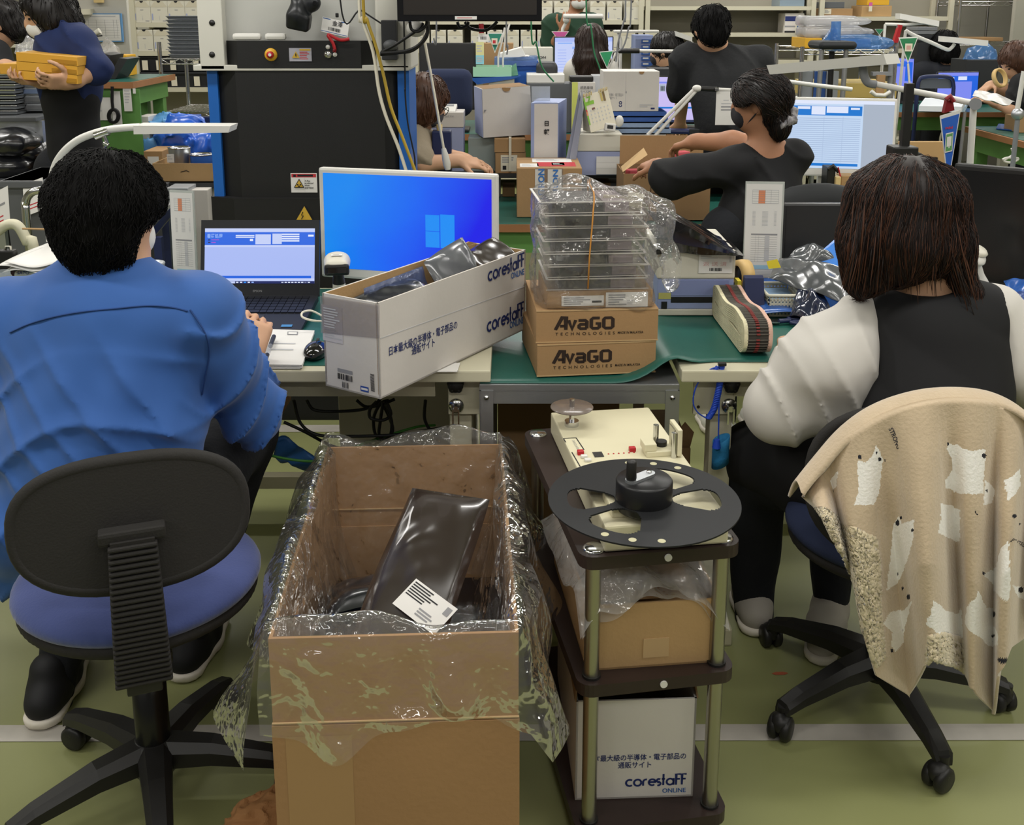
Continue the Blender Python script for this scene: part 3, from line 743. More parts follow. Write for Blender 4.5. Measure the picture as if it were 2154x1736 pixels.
mb=MB();c=BM @ V((.09,-.21,.35));pouch(mb,c,(.9,.2,-.25),(.1,.9,.3),.17,.33,.05,9);mb.build('bag','antistatic',t2)
tag(MB().bx(-hw+.01,hw-.01,-hl+.01,hl-.01,.01,.26).build('packing_filler','antistatic_blue',base=(0,0,0)),'dark packed bags filling the bottom of the lined carton','packing',kind='stuff')
pf=bpy.data.objects['packing_filler'];pf.location=BM.translation;pf.rotation_euler=(0,0,BXA)
# crumpled brown paper on the floor
t=Body((0,0,0),(.3,.3,.2),.008);t.ell((.15,.15,.05),(.1,.09,.06));t.ell((.08,.1,.04),(.06,.05,.04));t.ell((.2,.2,.06),(.06,.06,.06))
t.fold(lambda X,Y,Z:.02*np.abs(wob(X,Y,Z,60))-.008+.006*wob(X,Z,Y,120,2))
mb=MB();t.mesh(mb);c=W(545,1772,Z=0);mb.v=[(p-V((.15,.15,0)))*.62+V((c.x,c.y+.02,0)) for p in mb.v]
for i in range(len(mb.s)):mb.s[i]=False
tag(mb.build('crumpled_paper',M('kraft','#9c6f45',.8)),'crumpled brown kraft paper on the floor beside lined carton','paper')

# ================================================================== CARTONS ON THE CART
t=thing('carton','brown carton with clear plastic bag on the middle cart tier','box',tuple(cart(ww/2+.01,ll*.4,.38)),None,ang-R(3))
CM=WMX[t.name]
a,b=CM.inverted() @ W(1184,1240,Y=CM.translation.y-.16),CM.inverted() @ W(1479,1245,Y=CM.translation.y-.16)
cx0,cx1=-.128,.128
mb=MB().bx(cx0,cx1,-.2,-.196,0,.135).bx(cx0,cx1,.196,.2,0,.135).bx(cx0,cx0+.004,-.196,.196,0,.135).bx(cx1-.004,cx1,-.196,.196,0,.135).bx(cx0,cx1,-.2,.2,0,.004)
mb.build('body','card_light',t,local=True)
MB().bx(cx0+.006,cx1-.006,-.185,.19,.1,.104).bx(cx0+.006,cx1-.09,-.16,.19,.118,.122).build('flap','card',t,local=True)
MB().bx(-.02,.03,-.2015,-.2,.02,.06).build('tape_strip','card_edge',t,local=True)
film('bag_film','#ffffff',body=.28,rough=.07,bump=1,bs=11,tint=.93,gl=.5,dist=.03)
bg=thing('plastic_bag','clear crinkled plastic bag spilling over the middle tier carton','bag',tuple(CM @ V((0,0,.12))),None,ang)
def fb(u,v):
    x=cx0-.03+u*.29;y=-.222+v*.38;z=.045+.02*math.sin(u*5+v*6)*math.sin(v*8+1)+.012*math.sin(u*17+v*9)+(.035*(1-v)*math.sin(u*PI))
    if v<.14:z -= (.14-v)*(.10+.35*abs(math.sin(u*4+.6)))
    if u<.12:z -= (.12-u)*.3
    return V((x,y,z))
MB().sheet(fb,50,44).build('film','bag_film',bg,local=True)
MB().sheet(lambda u,v:fb(u*.93+.02,v)-V((0,-.01,.018+.01*math.sin(u*14-v*5))),40,36).build('film','bag_film',bg,local=True)
t=thing('carton','white open carton with blue slogan on the bottom cart tier','box',tuple(cart(ww/2+.004,ll*.45,.0655)),None,ang-R(7))
CM=WMX[t.name];wx,wy,wh=.118,.2,.222
mb=MB().bx(-wx,wx,-wy,-wy+.004,0,wh).bx(-wx,wx,wy-.004,wy,0,wh).bx(-wx,-wx+.004,-wy,wy,0,wh).bx(wx-.004,wx,-wy,wy,0,wh).bx(-wx,wx,-wy,wy,0,.004)
mb.build('body','white_card',t,local=True)
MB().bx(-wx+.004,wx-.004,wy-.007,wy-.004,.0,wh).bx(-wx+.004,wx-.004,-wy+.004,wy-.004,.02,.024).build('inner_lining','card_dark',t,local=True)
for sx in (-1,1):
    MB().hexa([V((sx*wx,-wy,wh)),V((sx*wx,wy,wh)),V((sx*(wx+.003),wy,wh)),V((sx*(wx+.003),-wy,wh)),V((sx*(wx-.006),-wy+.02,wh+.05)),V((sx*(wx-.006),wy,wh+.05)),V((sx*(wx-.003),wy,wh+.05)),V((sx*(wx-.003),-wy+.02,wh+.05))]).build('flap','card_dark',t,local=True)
Q=CM.to_3x3();ux,uz=Q @ V((1,0,0)),V((0,0,1))
txt(t,'lettering','日本最大級の半導体・電子部品の',CM @ V((-.096,-wy,.088)),ux,uz,.0155,'navy_ink',width=.195,bold=.012)
txt(t,'lettering','通販サイト',CM @ V((-.034,-wy,.071)),ux,uz,.0155,'navy_ink',width=.066,bold=.012)
strokes(t,'logo',CORE(),CM @ V((-.017,-wy,.028)),ux*.0265,uz*.0265,1,.15,'navy_ink')
txt(t,'logo','ONLINE',CM @ V((.056,-wy,.011)),ux,uz,.014,'blue_ink',width=.047,bold=.015)
# ================================================================== SCREENS
for n_,c_ in (('scr_lav','#a9baf3'),('scr_white','#dfe7fb'),('scr_blue','#1f63de'),('scr_pale','#c3cff6'),('scr_navy','#16215c'),('scr_text','#8fb2f5'),('scr_logo','#1f8ef5'),
               ('scr_pink','#c9bdf0'),('scr_grey','#a9b4c4'),('scr_sky','#c3d8f2'),('scr_mag','#a04fd0'),('scr_dk','#2a3550'),('scr_line','#a9bddc'),('scr_blue2','#1877cf'),('scr_viol','#7f8cf0')):
    M(n_,c_,.3,emit=1.)
M('screen_off','#0f0f10',.22,spec=.5);M('screen_off_grey','#2a2a2b',.35)
def wallpaper():
    m=bpy.data.materials.new('scr_wallpaper');m.use_nodes=True;n=m.node_tree.nodes;L=m.node_tree.links
    b=n['Principled BSDF'];b.inputs['Base Color'].default_value=(.01,.01,.02,1)
    tc=n.new('ShaderNodeTexCoord');sx=n.new('ShaderNodeSeparateXYZ');L.new(tc.outputs['Generated'],sx.inputs[0])
    no=n.new('ShaderNodeTexNoise');no.inputs['Scale'].default_value=1.5;L.new(tc.outputs['Generated'],no.inputs['Vector'])
    ad=n.new('ShaderNodeMath');ad.operation='MULTIPLY_ADD';ad.inputs[1].default_value=.25;L.new(no.outputs['Fac'],ad.inputs[0]);
    m2=n.new('ShaderNodeMath');m2.operation='MULTIPLY_ADD';m2.inputs[1].default_value=-.22;m2.inputs[2].default_value=0;L.new(sx.outputs['Z'],m2.inputs[0]);L.new(m2.outputs[0],ad.inputs[2])
    a2=n.new('ShaderNodeMath');a2.operation='ADD';L.new(sx.outputs['X'],a2.inputs[0]);L.new(ad.outputs[0],a2.inputs[1]);L.new(a2.outputs[0],m2.inputs[2]) if False else None
    r=n.new('ShaderNodeValToRGB');e=r.color_ramp.elements;e[0].position=.12;e[0].color=lin('#0a86ee');e[1].position=.9;e[1].color=lin('#0a0ce6')
    k=e.new(.5);k.color=lin('#0a62f2')
    L.new(a2.outputs[0],r.inputs[0]);L.new(r.outputs[0],b.inputs['Emission Color']);b.inputs['Emission Strength'].default_value=.8
    MATS['scr_wallpaper']=m
wallpaper()
def app_rects(rows=0,dark=True):
    r=[(0,0,1,1,'scr_lav'),(0,.94,1,1,'scr_pale'),(0,.70,1,.93,'scr_blue'),(.28,.86,.45,.88,'scr_white'),(.28,.83,.45,.85,'scr_white'),(.46,.71,.6,.89,'scr_pale'),(.615,.88,.86,.905,'scr_white'),(.615,.84,.86,.865,'scr_white'),(.615,.80,.86,.825,'scr_white'),(.615,.76,.86,.785,'scr_white'),(.615,.715,.7,.74,'scr_white'),(.615,.715,.7,.905,'scr_pale'),
         (.03,.78,.05,.80,'scr_navy'),(.06,.785,.13,.80,'scr_mag'),(.03,.735,.05,.755,'scr_navy'),(.06,.735,.1,.752,'scr_mag'),(.41,.77,.44,.81,'scr_white'),(.94,.85,.99,.885,'scr_white'),(0,.66,1,.69,'scr_pale'),(0,.095,.97,.14,'scr_blue'),(0,.05,1,.092,'scr_pale'),(0,0,1,.042,'scr_navy'),(.02,.002,.28,.038,'scr_pale')]
    r+=[(.29+.035*i,.01,.31+.035*i,.032,('scr_white','scr_white','scr_logo','scr_white','scr_text')[i]) for i in range(5)]+[(.7+.03*i,.012,.72+.03*i,.03,'scr_white') for i in range(9)]
    return r
# ------------------------------------------------------------------ laptop
t=thing('laptop','black laptop open at a pale blue data screen on left bench','laptop',(-.78,2.86,.742))
hl_,hr_=W(423,622,Y=2.98),W(669,622,Y=2.98);fw=hr_.x-hl_.x
fy=2.72
mb=MB();mb.hexa([V((hl_.x,fy,.743)),V((hr_.x,fy,.743)),V((hr_.x,2.985,.757)),V((hl_.x,2.985,.757)),V((hl_.x,fy,.752)),V((hr_.x,fy,.752)),V((hr_.x,2.985,.776)),V((hl_.x,2.985,.776))])
mb.build('base',M('laptop_black','#16171b',.45),t)
def kb(u,v):return V((hl_.x+fw*u,fy+(2.985-fy)*v,.7525+.024*v))
rows=MB()
for j in range(6):
    for i in range(15):
        if j==0 and 4 <= i <= 8:
            if i>4:continue
            w=5
        else:w=1
        a,b=kb(.07+.058*i,.45+.083*j),kb(.07+.058*(i+w)-.006,.45+.083*(j+1)-.012)
        rows.obox(a,V((b.x-a.x,0,0)),V((0,b.y-a.y,b.z-a.z)),V((0,-.0003,.0025)))
o=rows.build('keyboard',M('key_black','#101115',.4),t);o['kind']='stuff'
a=kb(.36,.06);panel(t,'touchpad',a,V((.1,0,0)),kb(0,.4)-kb(0,.06),[],'dark_grey')
a=kb(.83,.06);panel(t,'sticker',a,V((.03,0,0)),kb(0,.12)-kb(0,.06),[],M('sticker_blue','#3f7fb5',.4))
lt0,lt1=W(415,463,Y=3.04),W(672,463,Y=3.04);up=V((0,lt0.y-hl_.y,lt0.z-.772));bl=V((hl_.x-.003,2.98,.772))
MB().obox(bl,V((fw+.006,0,0)),up,up.cross(V((1,0,0))).normalized()*.012).build('lid','laptop_black',t)
so=bl+V((.012,0,0))+up*.17
pn=panel(t,'screen',so,V((fw-.02,0,0)),up*.72,app_rects(),None,off=.001)
sc_u,sc_v=V((1,0,0)),up.normalized()
txt(pn,'lettering','着荷処理',so+V(((fw-.02)*.02,0,0))+up*.72*.83,sc_u,sc_v,.014,'scr_text',bold=.02,width=.046,off=.003)
txt(t,'lettering','EPSON',bl+V((fw*.45,0,0))+up*.06,sc_u,sc_v,.009,'grey_ink',off=.001)
# ------------------------------------------------------------------ monitor with blue wallpaper
def monitor(label,TL,TR,h,frame_mat,rects,base,chin=.03,bez=.016,stand_z=None,depth=.03,name='monitor',stand_mat=None,foot=True):
    u=V((TR.x-TL.x,TR.y-TL.y,TR.z-TL.z));up=V((0,.05,1)).normalized()*h;o=TL-up;n=u.cross(up).normalized()
    t=thing(name,label,'monitor',(o.x+u.x/2,o.y+u.y/2+.08,stand_z if stand_z is not None else o.z))
    mb=MB();Rm=Matrix((u.normalized(),-n,up.normalized())).transposed()
    mb.box(o+u/2+up/2-n*(depth/2),(u.length,depth,h),Rm,.008);mb.build('housing',frame_mat,t)
    un,vn=u.normalized(),up.normalized()
    so=o+un*bez+vn*chin;su=un*(u.length-2*bez);sv=vn*(h-bez-chin)
    sc=panel(t,'screen',so,su,sv,rects,base,off=.0012,step=.0004)
    if stand_z is not None:
        c=o+u/2-n*(depth+.02)
        MB().box((c.x,c.y,(stand_z+c.z+.1)/2),(.07,.03,c.z+.1-stand_z),rotm(0,0,math.degrees(math.atan2(u.y,u.x))),.006).build('stand_neck',stand_mat or frame_mat,t)
        if foot:MB().box((c.x,c.y-.02,stand_z+.008),(.24,.19,.016),rotm(0,0,math.degrees(math.atan2(u.y,u.x))),.006).build('stand_base',stand_mat or frame_mat,t)
    return t,so,su,sv,sc
w4=[(.615+.088*i,.28+.17*j-.02*(i==0)*0,.698+.088*i,.445+.17*j+.01*i,'scr_logo') for i in (0,1) for j in (0,1)]
monitor('white framed monitor showing a plain blue wallpaper, behind long white carton',W(669,352,Y=3.2),W(1045,367,Y=3.05),.345,'white_plastic',w4,'scr_wallpaper',chin=.032,stand_z=DESK)
# ------------------------------------------------------------------ barcode scanner on stand
def gun(name,label,c,yaw,sz=.04,stand=None,tilt=0):
    t=thing(name,label,'barcode scanner',(c.x,c.y,stand if stand else c.z-.1))
    Rm=rotm(tilt,0,yaw)
    B=Body(c-V((.09,.12,.1)),c+V((.09,.12,.1)),.004)
    B.box(c,(sz,sz*1.35,sz*.62),Rm,.02,.01);B.ell(c+Rm @ V((0,sz*.5,sz*.25)),(sz*.9,sz,sz*.62),Rm,.02)
    m=MB();B.mesh(m);m.build('scan_head','offwhite_plastic',t)
    m=MB();m.box(c+Rm @ V((0,-sz*1.22,-sz*.18)),(sz*2.04,sz*.5,sz*.95),Rm,.014);m.build('nose_bumper','black_plastic',t)
    m=MB();m.box(c+Rm @ V((0,-sz*1.48,-sz*.18)),(sz*1.6,.004,sz*.55),Rm,.006);m.build('scan_window',M('window_black','#0a0a0c',.08,spec=.8),t)
    a=c+Rm @ V((-sz*.45,-sz*.45,sz*.63));panel(t,'name_label',a+Rm @ V((0,0,.003)),Rm @ V((sz*.9,0,0)),Rm @ V((0,sz*.5,.0)),textlines(.2,.25,.9,.75,1,'grey_ink'),'white_paper',off=.004)
    return t
c=W(709,556,Y=2.86);t=gun('barcode_scanner','grey barcode scanner on stand facing out before the blue wallpaper monitor',c,8,.034,DESK)
MB().cyl((c.x,c.y+.01,c.z-.02),(c.x,c.y+.02,c.z-.06),.014,.018).build('neck','black_plastic',t)
MB().cyl((c.x,c.y+.02,c.z-.06),(c.x,c.y+.03,.76),.018,.022).lathe((c.x,c.y+.03,DESK),[(0,.02),(.03,.018),(.055,.006),(.056,0),(0,0)],24).build('stand','offwhite_plastic',t)
# ------------------------------------------------------------------ long white carton
A=W(800,840,Z=.744);D=W(1105,693,Z=.744);Bq=W(677,815,Z=.744)
U=D-A;Wd=Bq-A;Wd=Wd-U.normalized()*Wd.dot(U.normalized());hgt=.224;th_=.004
t=thing('long_carton','long white open carton with blue company logo hanging over the bench edge','box',tuple((A+D+Wd)/2))
un,wn,zn=U.normalized(),Wd.normalized(),V((0,0,1))
mb=MB()
for (o_,a_,b_) in ((A,U,wn*th_),(A+Wd-wn*th_,U,wn*th_),(A,Wd,un*th_),(D-un*th_,Wd,un*th_)):mb.obox(o_,a_,b_,zn*hgt)
mb.obox(A,U,Wd,zn*.004);mb.build('body','white_card',t)
mb=MB();e=.0015
for (o_,a_,b_) in ((A+wn*th_+zn*.01,U,wn*e),(A+Wd-wn*(th_+e)+zn*.01,U,wn*e),(A+un*th_+zn*.01,Wd,un*e),(D-un*(th_+e)+zn*.01,Wd,un*e)):mb.obox(o_,a_,b_,zn*(hgt-.0105))
mb.build('inner_lining','card_light',t)
# back flap rising at far end, crumpled front rim
C_=D+Wd
pl=[onplane(x,y,C_,wn) for x,y in ((930,535),(985,508),(1006,512),(1040,523),(1040,540),(960,560))]
MB().prism([A+Wd+un*((p-A-Wd).dot(un))+zn*(p.z-A.z) for p in pl],wn*-.004).build('flap','card_light',t)
nrm=un.cross(zn)
OP=lambda x,y:onplane(x,y,A,nrm)
MB().obox(OP(800,712)-zn*.0012,(OP(1104,603)-OP(800,712)),nrm*.0008,zn*.002).build('crease','pale_ink',t)
def lettline(s,x0,y0,x1,y1,hpx,mat,bold=.0,kind='txt',w=.13):
    a,b=OP(x0,y0),OP(x1,y1);hh=(OP(x0,y0-hpx)-a).length
    a=a+nrm*.001
    if kind=='txt':return txt(t,'lettering',s,a,b-a,zn if abs((b-a).normalized().z)<.2 else (b-a).cross(nrm)*-1,hh,mat,bold=bold,width=(b-a).length)
    P=CORE();wu=4.55;return strokes(t,'logo',P,a,(b-a)/wu,zn*hh,1,w,mat,off=.0012)
lettline('日本最大級の半導体・電子部品の',816,748,960,690,21,'navy_ink',.012)
lettline('通販サイト',865,746,914,727,21,'navy_ink',.012)
lettline('',1026,592,1102,560,32,'navy_ink',kind='logo',w=.15)
lettline('ONLINE',1074,587,1102,577,18,'blue_ink',.02)
lettline('',1024,699,1101,664,33,'navy_ink',kind='logo',w=.15)
lettline('ONLINE',1071,691,1101,679,19,'blue_ink',.02)
# end face prints: barcodes, label sheet and tape
nE=(-un);eu=-Wd.normalized();OE=lambda x,y:onplane(x,y,A,nE)
def esheet(nm,x0,y0,x1,y1,rects,base,off=.001):
    a=OE(x0,y1);b=OE(x1,y1);c_=OE(x0,y0);uu=eu*((b-a).dot(eu));vv=zn*(c_.z-a.z)
    return panel(t,nm,a,uu,vv,rects,base,off=off)
esheet('printed_label',680,640,722,715,textlines(.1,.08,.95,.95,12,'pale_ink'),M('label_grey','#c9c5c6',.5))
esheet('barcode',712,772,743,812,[(0,.78,1,.95,'grey_ink')]+barcode(0,.4,1,.7)+barcode(.3,0,.75,.3,n=7),None)
esheet('barcode',781,785,789,822,[(0,i/16,1,i/16+.035,'ink') for i in range(16)],None)
esheet('printed_mark',759,811,776,822,[(.1,.3,.9,.7,'white_paper')],M('mark_blue','#2b4a9a',.5))
tp=[OE(674,622),OE(800,642),OE(800,712),OE(676,700)]
tp=[p+nE*.0016 for p in tp];MB().quad(tp[3],tp[2],tp[1],tp[0]).build('packing_tape',film('tape_film','#d9d2cf',body=.25,rough=.2,bump=.3,bs=25,tint=.96),t)
# contents
film('blue_film','#7f97cf',body=.3,rough=.12,bump=.7,bs=16)
def inbox(f,g,z):return A+U*f+Wd*g+zn*z
for (f,g,z,w_,l_,th2,mt,ax_,ay_,lab,sd) in (
    (.34,.66,.168,.24,.11,.03,'blue_film',un+zn*.03,wn*.3+zn*.9,'pale blue clear bag sticking out of the long white carton',3),
    (.27,.5,.178,.12,.26,.04,'antistatic_blue',wn*.8+zn*.3,un,'dark blue shiny bag at the near end of the long carton',5),
    (.64,.45,.205,.13,.17,.03,'antistatic_grey',wn*.55+zn*.75,un+zn*.2,'grey antistatic bag in the middle of the long carton',6),
    (.86,.35,.212,.11,.17,.03,'antistatic',wn*.8+zn*.4,un+zn*.16,'black rolled bag at the far end of the long carton',8)):
    b_=thing('component_bag',lab,'bag',tuple(inbox(f,g,.1)))
    m=MB();pouch(m,inbox(f,g,z),ax_,ay_,w_,l_,th2,sd);m.build('bag',mt,b_)
m=MB();m.obox(inbox(.02,.05,.01),U*.96,Wd*.9,zn*.14);tag(m.build('packed_bags','antistatic_blue'),'packed dark bags filling the bottom of long carton','packing',kind='stuff')
# ------------------------------------------------------------------ papers, pen, mouse, cable
def paper_stack(name,label,corners,Z,n,mat='white_paper',rects=None,jit=.006):
    P=[W(x,y,Z=Z) for x,y in corners]
    t=thing(name,label,'papers',tuple(sum(P,V((0,0,0)))/4))
    for i in range(n):
        d=V((random.uniform(-jit,jit),random.uniform(-jit,jit),.0022*i)) if i<n-1 else V((0,0,.0022*i))
        MB().prism([p+d for p in P],V((0,0,.0015))).build('sheet',mat,t)
    z=.0022*(n-1)+.0015
    if rects:panel(t,'print',P[0]+V((0,0,z)),P[1]-P[0],P[3]-P[0],rects,None)
    return t
paper_stack('paper_stack','stack of white forms under the marker beside the laptop',((556,775),(636,776),(662,703),(566,700)),.7425,5,rects=[(.1,.55,.8,.58,'pale_ink'),(.12,.38,.75,.41,'pale_ink'),(.55,.82,.85,.92,'grey_ink'),(.58,.84,.82,.9,'white_paper')])
t=thing('marker_pen','clear barrelled black marker pen lying on the white forms','pen',tuple(W(570,735,Z=.755)))
a,b=W(576,708,Z=.764),W(558,757,Z=.764);d=(b-a)
MB().tube([a,a+d*.42],.006,10).build('cap','black_plastic',t);MB().tube([a+d*.42,a+d*.8],.0065,10).build('barrel',film('clear_barrel','#ffffff',body=.25,bump=0.),t);MB().tube([a+d*.8,b],.006,10).build('end_plug','black_plastic',t)
c=W(664,738,Z=.755);B=Body(c-V((.05,.07,.03)),c+V((.05,.07,.05)),.004);B.ell(c,(.03,.055,.022));m=MB();B.mesh(m)
t=thing('computer_mouse','glossy black mouse on green mat beside the long carton','mouse',(c.x,c.y,.742));m.v=[V((p.x,p.y,max(p.z,.743))) for p in m.v];m.build('shell',M('gloss_black','#0c0c0d',.12,spec=.7),t)
MB().cyl((c.x-.002,c.y+.03,c.z+.016),(c.x+.004,c.y+.03,c.z+.016),.008).build('wheel','dark_grey',t)
cable('usb_cable','white cable loop behind the mouse at the laptop corner',[W(676,676,Y=2.72),W(655,674,Y=2.7),W(636,667,Y=2.7),W(637,657,Y=2.72),W(655,654,Y=2.74),W(676,664,Y=2.75)],.003,'cable_white')
tag(MB().prism([W(x,y,Z=.743) for x,y in ((860,783),(962,783),(968,765),(870,765))],V((0,0,.002))).build('paper_sheet','white_paper'),'white paper under the far end of the long carton','paper')
# ------------------------------------------------------------------ upright laminated notice boards
def notice(label,q,Y0,Y1,seed):
    rnd=random.Random(seed)
    P=[W(q[0][0],q[0][1],Y=Y0),W(q[1][0],q[1][1],Y=Y1)];top=W(q[2][0],q[2][1],Y=Y0)
    o=V((P[0].x,P[0].y,.744));u=V((P[1].x-P[0].x,P[1].y-P[0].y,0));v=V((0,.02,top.z-.744))
    t=thing('notice_board',label,'notice',(o.x+u.x/2,o.y+.02,.744))
    MB().obox(o,u,v,u.cross(v).normalized()*-.006).build('board',film('acrylic_%d' % seed,'#e8ece8',body=.55,bump=.0),t)
    r=[(.02,.02,.95,.98,'white_paper'),(.18,.81,.86,.93,'pale_ink'),(.19,.815,.85,.925,'white_paper'),(.34,.81,.51,.925,'orange_ink')]+[(.18,.81+.02*i,.86,.812+.02*i,'grey_ink') for i in range(6)]
    r+=[(.66,.81,.665,.93,'grey_ink'),(.51,.81,.515,.93,'grey_ink')]
    for i in range(12):r+=[(.2,.74-.011*i,.28,.744-.011*i,'pale_ink'),(.45,.74-.011*i,.6,.744-.011*i,'pale_ink'),(.76,.74-.011*i,.82,.744-.011*i,'pale_ink')]
    r+=[(.18,.535,.86,.548,'grey_ink')]+[(.18,.30+.0195*i,.86,.302+.0195*i,'grey_ink') for i in range(12)]+[(.54,.30,.66,.53,'pale_ink'),(.3,.3,.303,.53,'grey_ink'),(.38,.3,.383,.53,'grey_ink')]
    r+=[(.18,.235,.86,.27,'cyan_ink')]+[(.18,.09+.014*i,.86,.092+.014*i,'pale_ink') for i in range(11)]+[(.18,.02,.6,.05,'cyan_ink')]
    panel(t,'notice_sheet',o-u.cross(v).normalized()*0,u,v,r,None,off=.0015,step=.0002)
    return t
notice('tall white notice board standing left of the laptop',((366,600),(416,603),(369,402)),3.08,3.06,1)
nb=notice('tall white notice board standing beside printer and dark screen',((1563,567),(1644,567),(1563,384)),3.1,3.09,2)
# ------------------------------------------------------------------ left end of left bench
c=W(321,552,Y=2.98);t=thing('metal_can','shiny metal can behind the blue jacket collar','can',(c.x,c.y,.742))
rr=24*pxm(555,2.98)
MB().lathe((c.x,c.y,0),[(rr,.742),(rr,c.z-.006),(rr+.002,c.z-.003),(rr,c.z),(rr-.004,c.z-.001),(rr-.006,c.z-.006),(0,c.z-.006)],28).build('can_body','zinc',t)
a=W(27,572,Y=2.82);b=W(215,572,Y=2.82)
t=thing('label_printer','ivory label printer under loose papers at the left bench end','printer',(a.x+.1,2.95,.742))
MB().bx(a.x,b.x,2.82,3.1,.742,a.z,.01).build('housing','offwhite_plastic',t);txt(t,'logo','SATO',W(36,577,Y=2.817),(1,0,0),(0,0,1),.013,'navy_ink',width=.034,bold=.02,shear=.2)
for i,(dx,dz) in enumerate(((0,0),(-.014,.012),(.01,.022))):
    q0,q1=W(8,566,Y=2.8),W(175,560,Y=2.85)
    tag(MB().sheet(lambda u,v:V((q0.x+dx+(q1.x-q0.x)*(u*(1-.25*v)+.17*v),2.79+.33*v,a.z+.006+dz+.06*v*math.sin(u*2.2+.3)+.008*math.sin(u*7+v*3+i))),16,16,0,.001).build('loose_paper','white_paper'),['lowest white sheet slumped over the ivory label printer','middle white sheet slumped over the ivory label printer','topmost white sheet with a stamp over the ivory label printer'][i],'paper','sheets on the label printer')
t=thing('clear_container','clear plastic bottle with blue mark at far left bench end','bottle',tuple(W(12,620,Y=2.75)))
c=W(8,600,Y=2.75);MB().lathe((c.x,c.y,0),[(0,.743),(.03,.743),(.03,c.z+.01),(.02,c.z+.03),(.02,c.z+.04)],20).build('bottle',film('clear_bottle','#dfe6ea',body=.35,bump=.1),t)
MB().lathe((c.x,c.y,0),[(.0305,.775),(.0305,.79)],20).build('blue_band','blue_plastic',t)
c=W(8,568,Y=2.85);tag(MB().box((c.x,c.y,.80),(.06,.05,.115),None,.006).build('tool_holder','red_plastic'),'red and black tool holder at the far left bench end','holder')
c=W(15,540,Y=2.9);t=thing('binder_clips','black clamp tool standing at the far left bench end','clamp',(c.x,c.y,.742));MB().box((c.x,c.y,(.742+c.z)/2+.01),(.05,.03,c.z-.742+.02),None,.004).build('body','black_plastic',t);MB().tube([c+V((-.01,0,0)),c+V((.0,0,.03)),c+V((.012,0,.03)),c+V((.016,0,-.01))],.004,6).build('handle','steel',t)
# desk lamp arching over the man's head
t=thing('desk_lamp','white desk lamp arching over the blue jacketed man','lamp',tuple(W(112,560,Y=3.0)))
pts=spline([W(x,y,Y=3.0) for x,y in ((113,560),(111,480),(108,400),(114,355),(132,322),(162,296),(200,280),(240,271),(295,267))],6)
MB().tube(pts,.0105,12,flat=1.25).build('arm','white_plastic',t)
a,b=W(292,270,Y=3.0),W(493,268,Y=3.0);d=b-a
MB().hexa([a+V((0,-.045,-.012)),b+V((-.006,-.045,-.010)),b+V((-.006,.045,-.010)),a+V((0,.045,-.012)),a+V((0,-.042,.012)),b+V((0,-.042,.008)),b+V((0,.042,.008)),a+V((0,.042,.012))]).build('lamp_head','white_plastic',t)
MB().tube([W(200,286,Y=2.99),W(228,276,Y=2.99)],.012,8).tube([W(218,282,Y=2.99),W(225,300,Y=2.99),W(220,312,Y=2.99)],.005,6).tube([W(218,300,Y=2.985),W(228,306,Y=2.985)],.006,6).build('spring_clip','chrome',t)
MB().box(W(113,500,Y=3.0),(.03,.04,.02),None,.003).box((W(113,560,Y=3.0).x,3.0,.755),(.1,.12,.025),None,.006).build('clamp','white_plastic',t)
tag(MB().tube([W(47,481,Y=3.02),W(110,483,Y=3.02)],.003,6).build('wooden_stick','card_light'),'thin wooden stick poking out behind the man head at left','stick')
# ================================================================== ON THE GREY TABLE: two brown cartons and bagged trays
AV=[]
for i,(x0,y0,x1,y1,Zb) in enumerate(((1130,793,1378,783,.7115),(1128,722,1383,716,.796))):
    a,b=W(x0,y0,Z=Zb),W(x1,y1,Z=Zb);u=b-a;u.z=0;n_=V((-u.y,u.x,0)).normalized()
    t=thing('brown_carton',['lower brown carton printed with black brand name on grey table','upper brown carton printed with black brand name under clear bag'][i],'box',tuple(a+u/2+n_*.15))
    MB().obox(a,u,n_*.3,V((0,0,.083))).build('body','card',t)
    MB().obox(a-u*.004-n_*.001,u*1.008,n_*.004,V((0,0,.003))).obox(a+V((0,0,.080)),u,n_*-.0012,V((0,0,.003))).build('edge','card_edge',t)
    un_=u.normalized();f=-n_
    o=a+un_*(.047 if i else .040)+V((0,0,.033))
    strokes(t,'logo',AVAGO(),o,un_*.042,V((0,0,.034)),1,.2,'brown_ink')
    txt(t,'lettering','TECHNOLOGIES',o-V((0,0,.0145)),un_,(0,0,1),.0105,'brown_ink',width=.148,bold=.01,spacing=1.9)
    txt(t,'lettering','MADE IN MALAYSIA',o+un_*.155-V((0,0,.0135)),un_,(0,0,1),.009,'brown_ink',width=.064,bold=.012,shear=.15)
    AV.append((a,u,n_))
a,u,n_=AV[1];un_=u.normalized();zt_=.796+.083
t=thing('flat_carton','flat brown carton with two white labels inside the clear bag','box',tuple(a+u/2+n_*.1))
o=a+un_*.028+n_*.012+V((0,0,.085))
MB().obox(o,un_*.262,n_*.22,V((0,0,.042))).build('body','card',t)
panel(t,'printed_label',o+un_*.035+V((0,0,.005))-n_*.001,un_*.105,V((0,0,.026)),textlines(.05,.1,.7,.9,4,'grey_ink')+[(.72,.3,.95,.5,'ink')],'white_paper')
panel(t,'printed_label',o+un_*.145+V((0,0,.0)) - n_*.001,un_*.105,V((0,0,.038)),textlines(.06,.1,.5,.9,5,'grey_ink')+textlines(.5,.15,.7,.5,3,'pale_ink'),'white_paper')
M('tray_dark','#262425',.3,var=.8,vs=35);film('tray_clear','#e6e2dc',body=.05,rough=.08,bump=.2,bs=30,tint=.95,gl=.22);M('tray_rim','#c9c4bd',.2,spec=.8);M('tray_pinkish','#a89aa2',.5)
o=a+un_*.03+n_*.02+V((0,0,.13));zz=0
proto=None
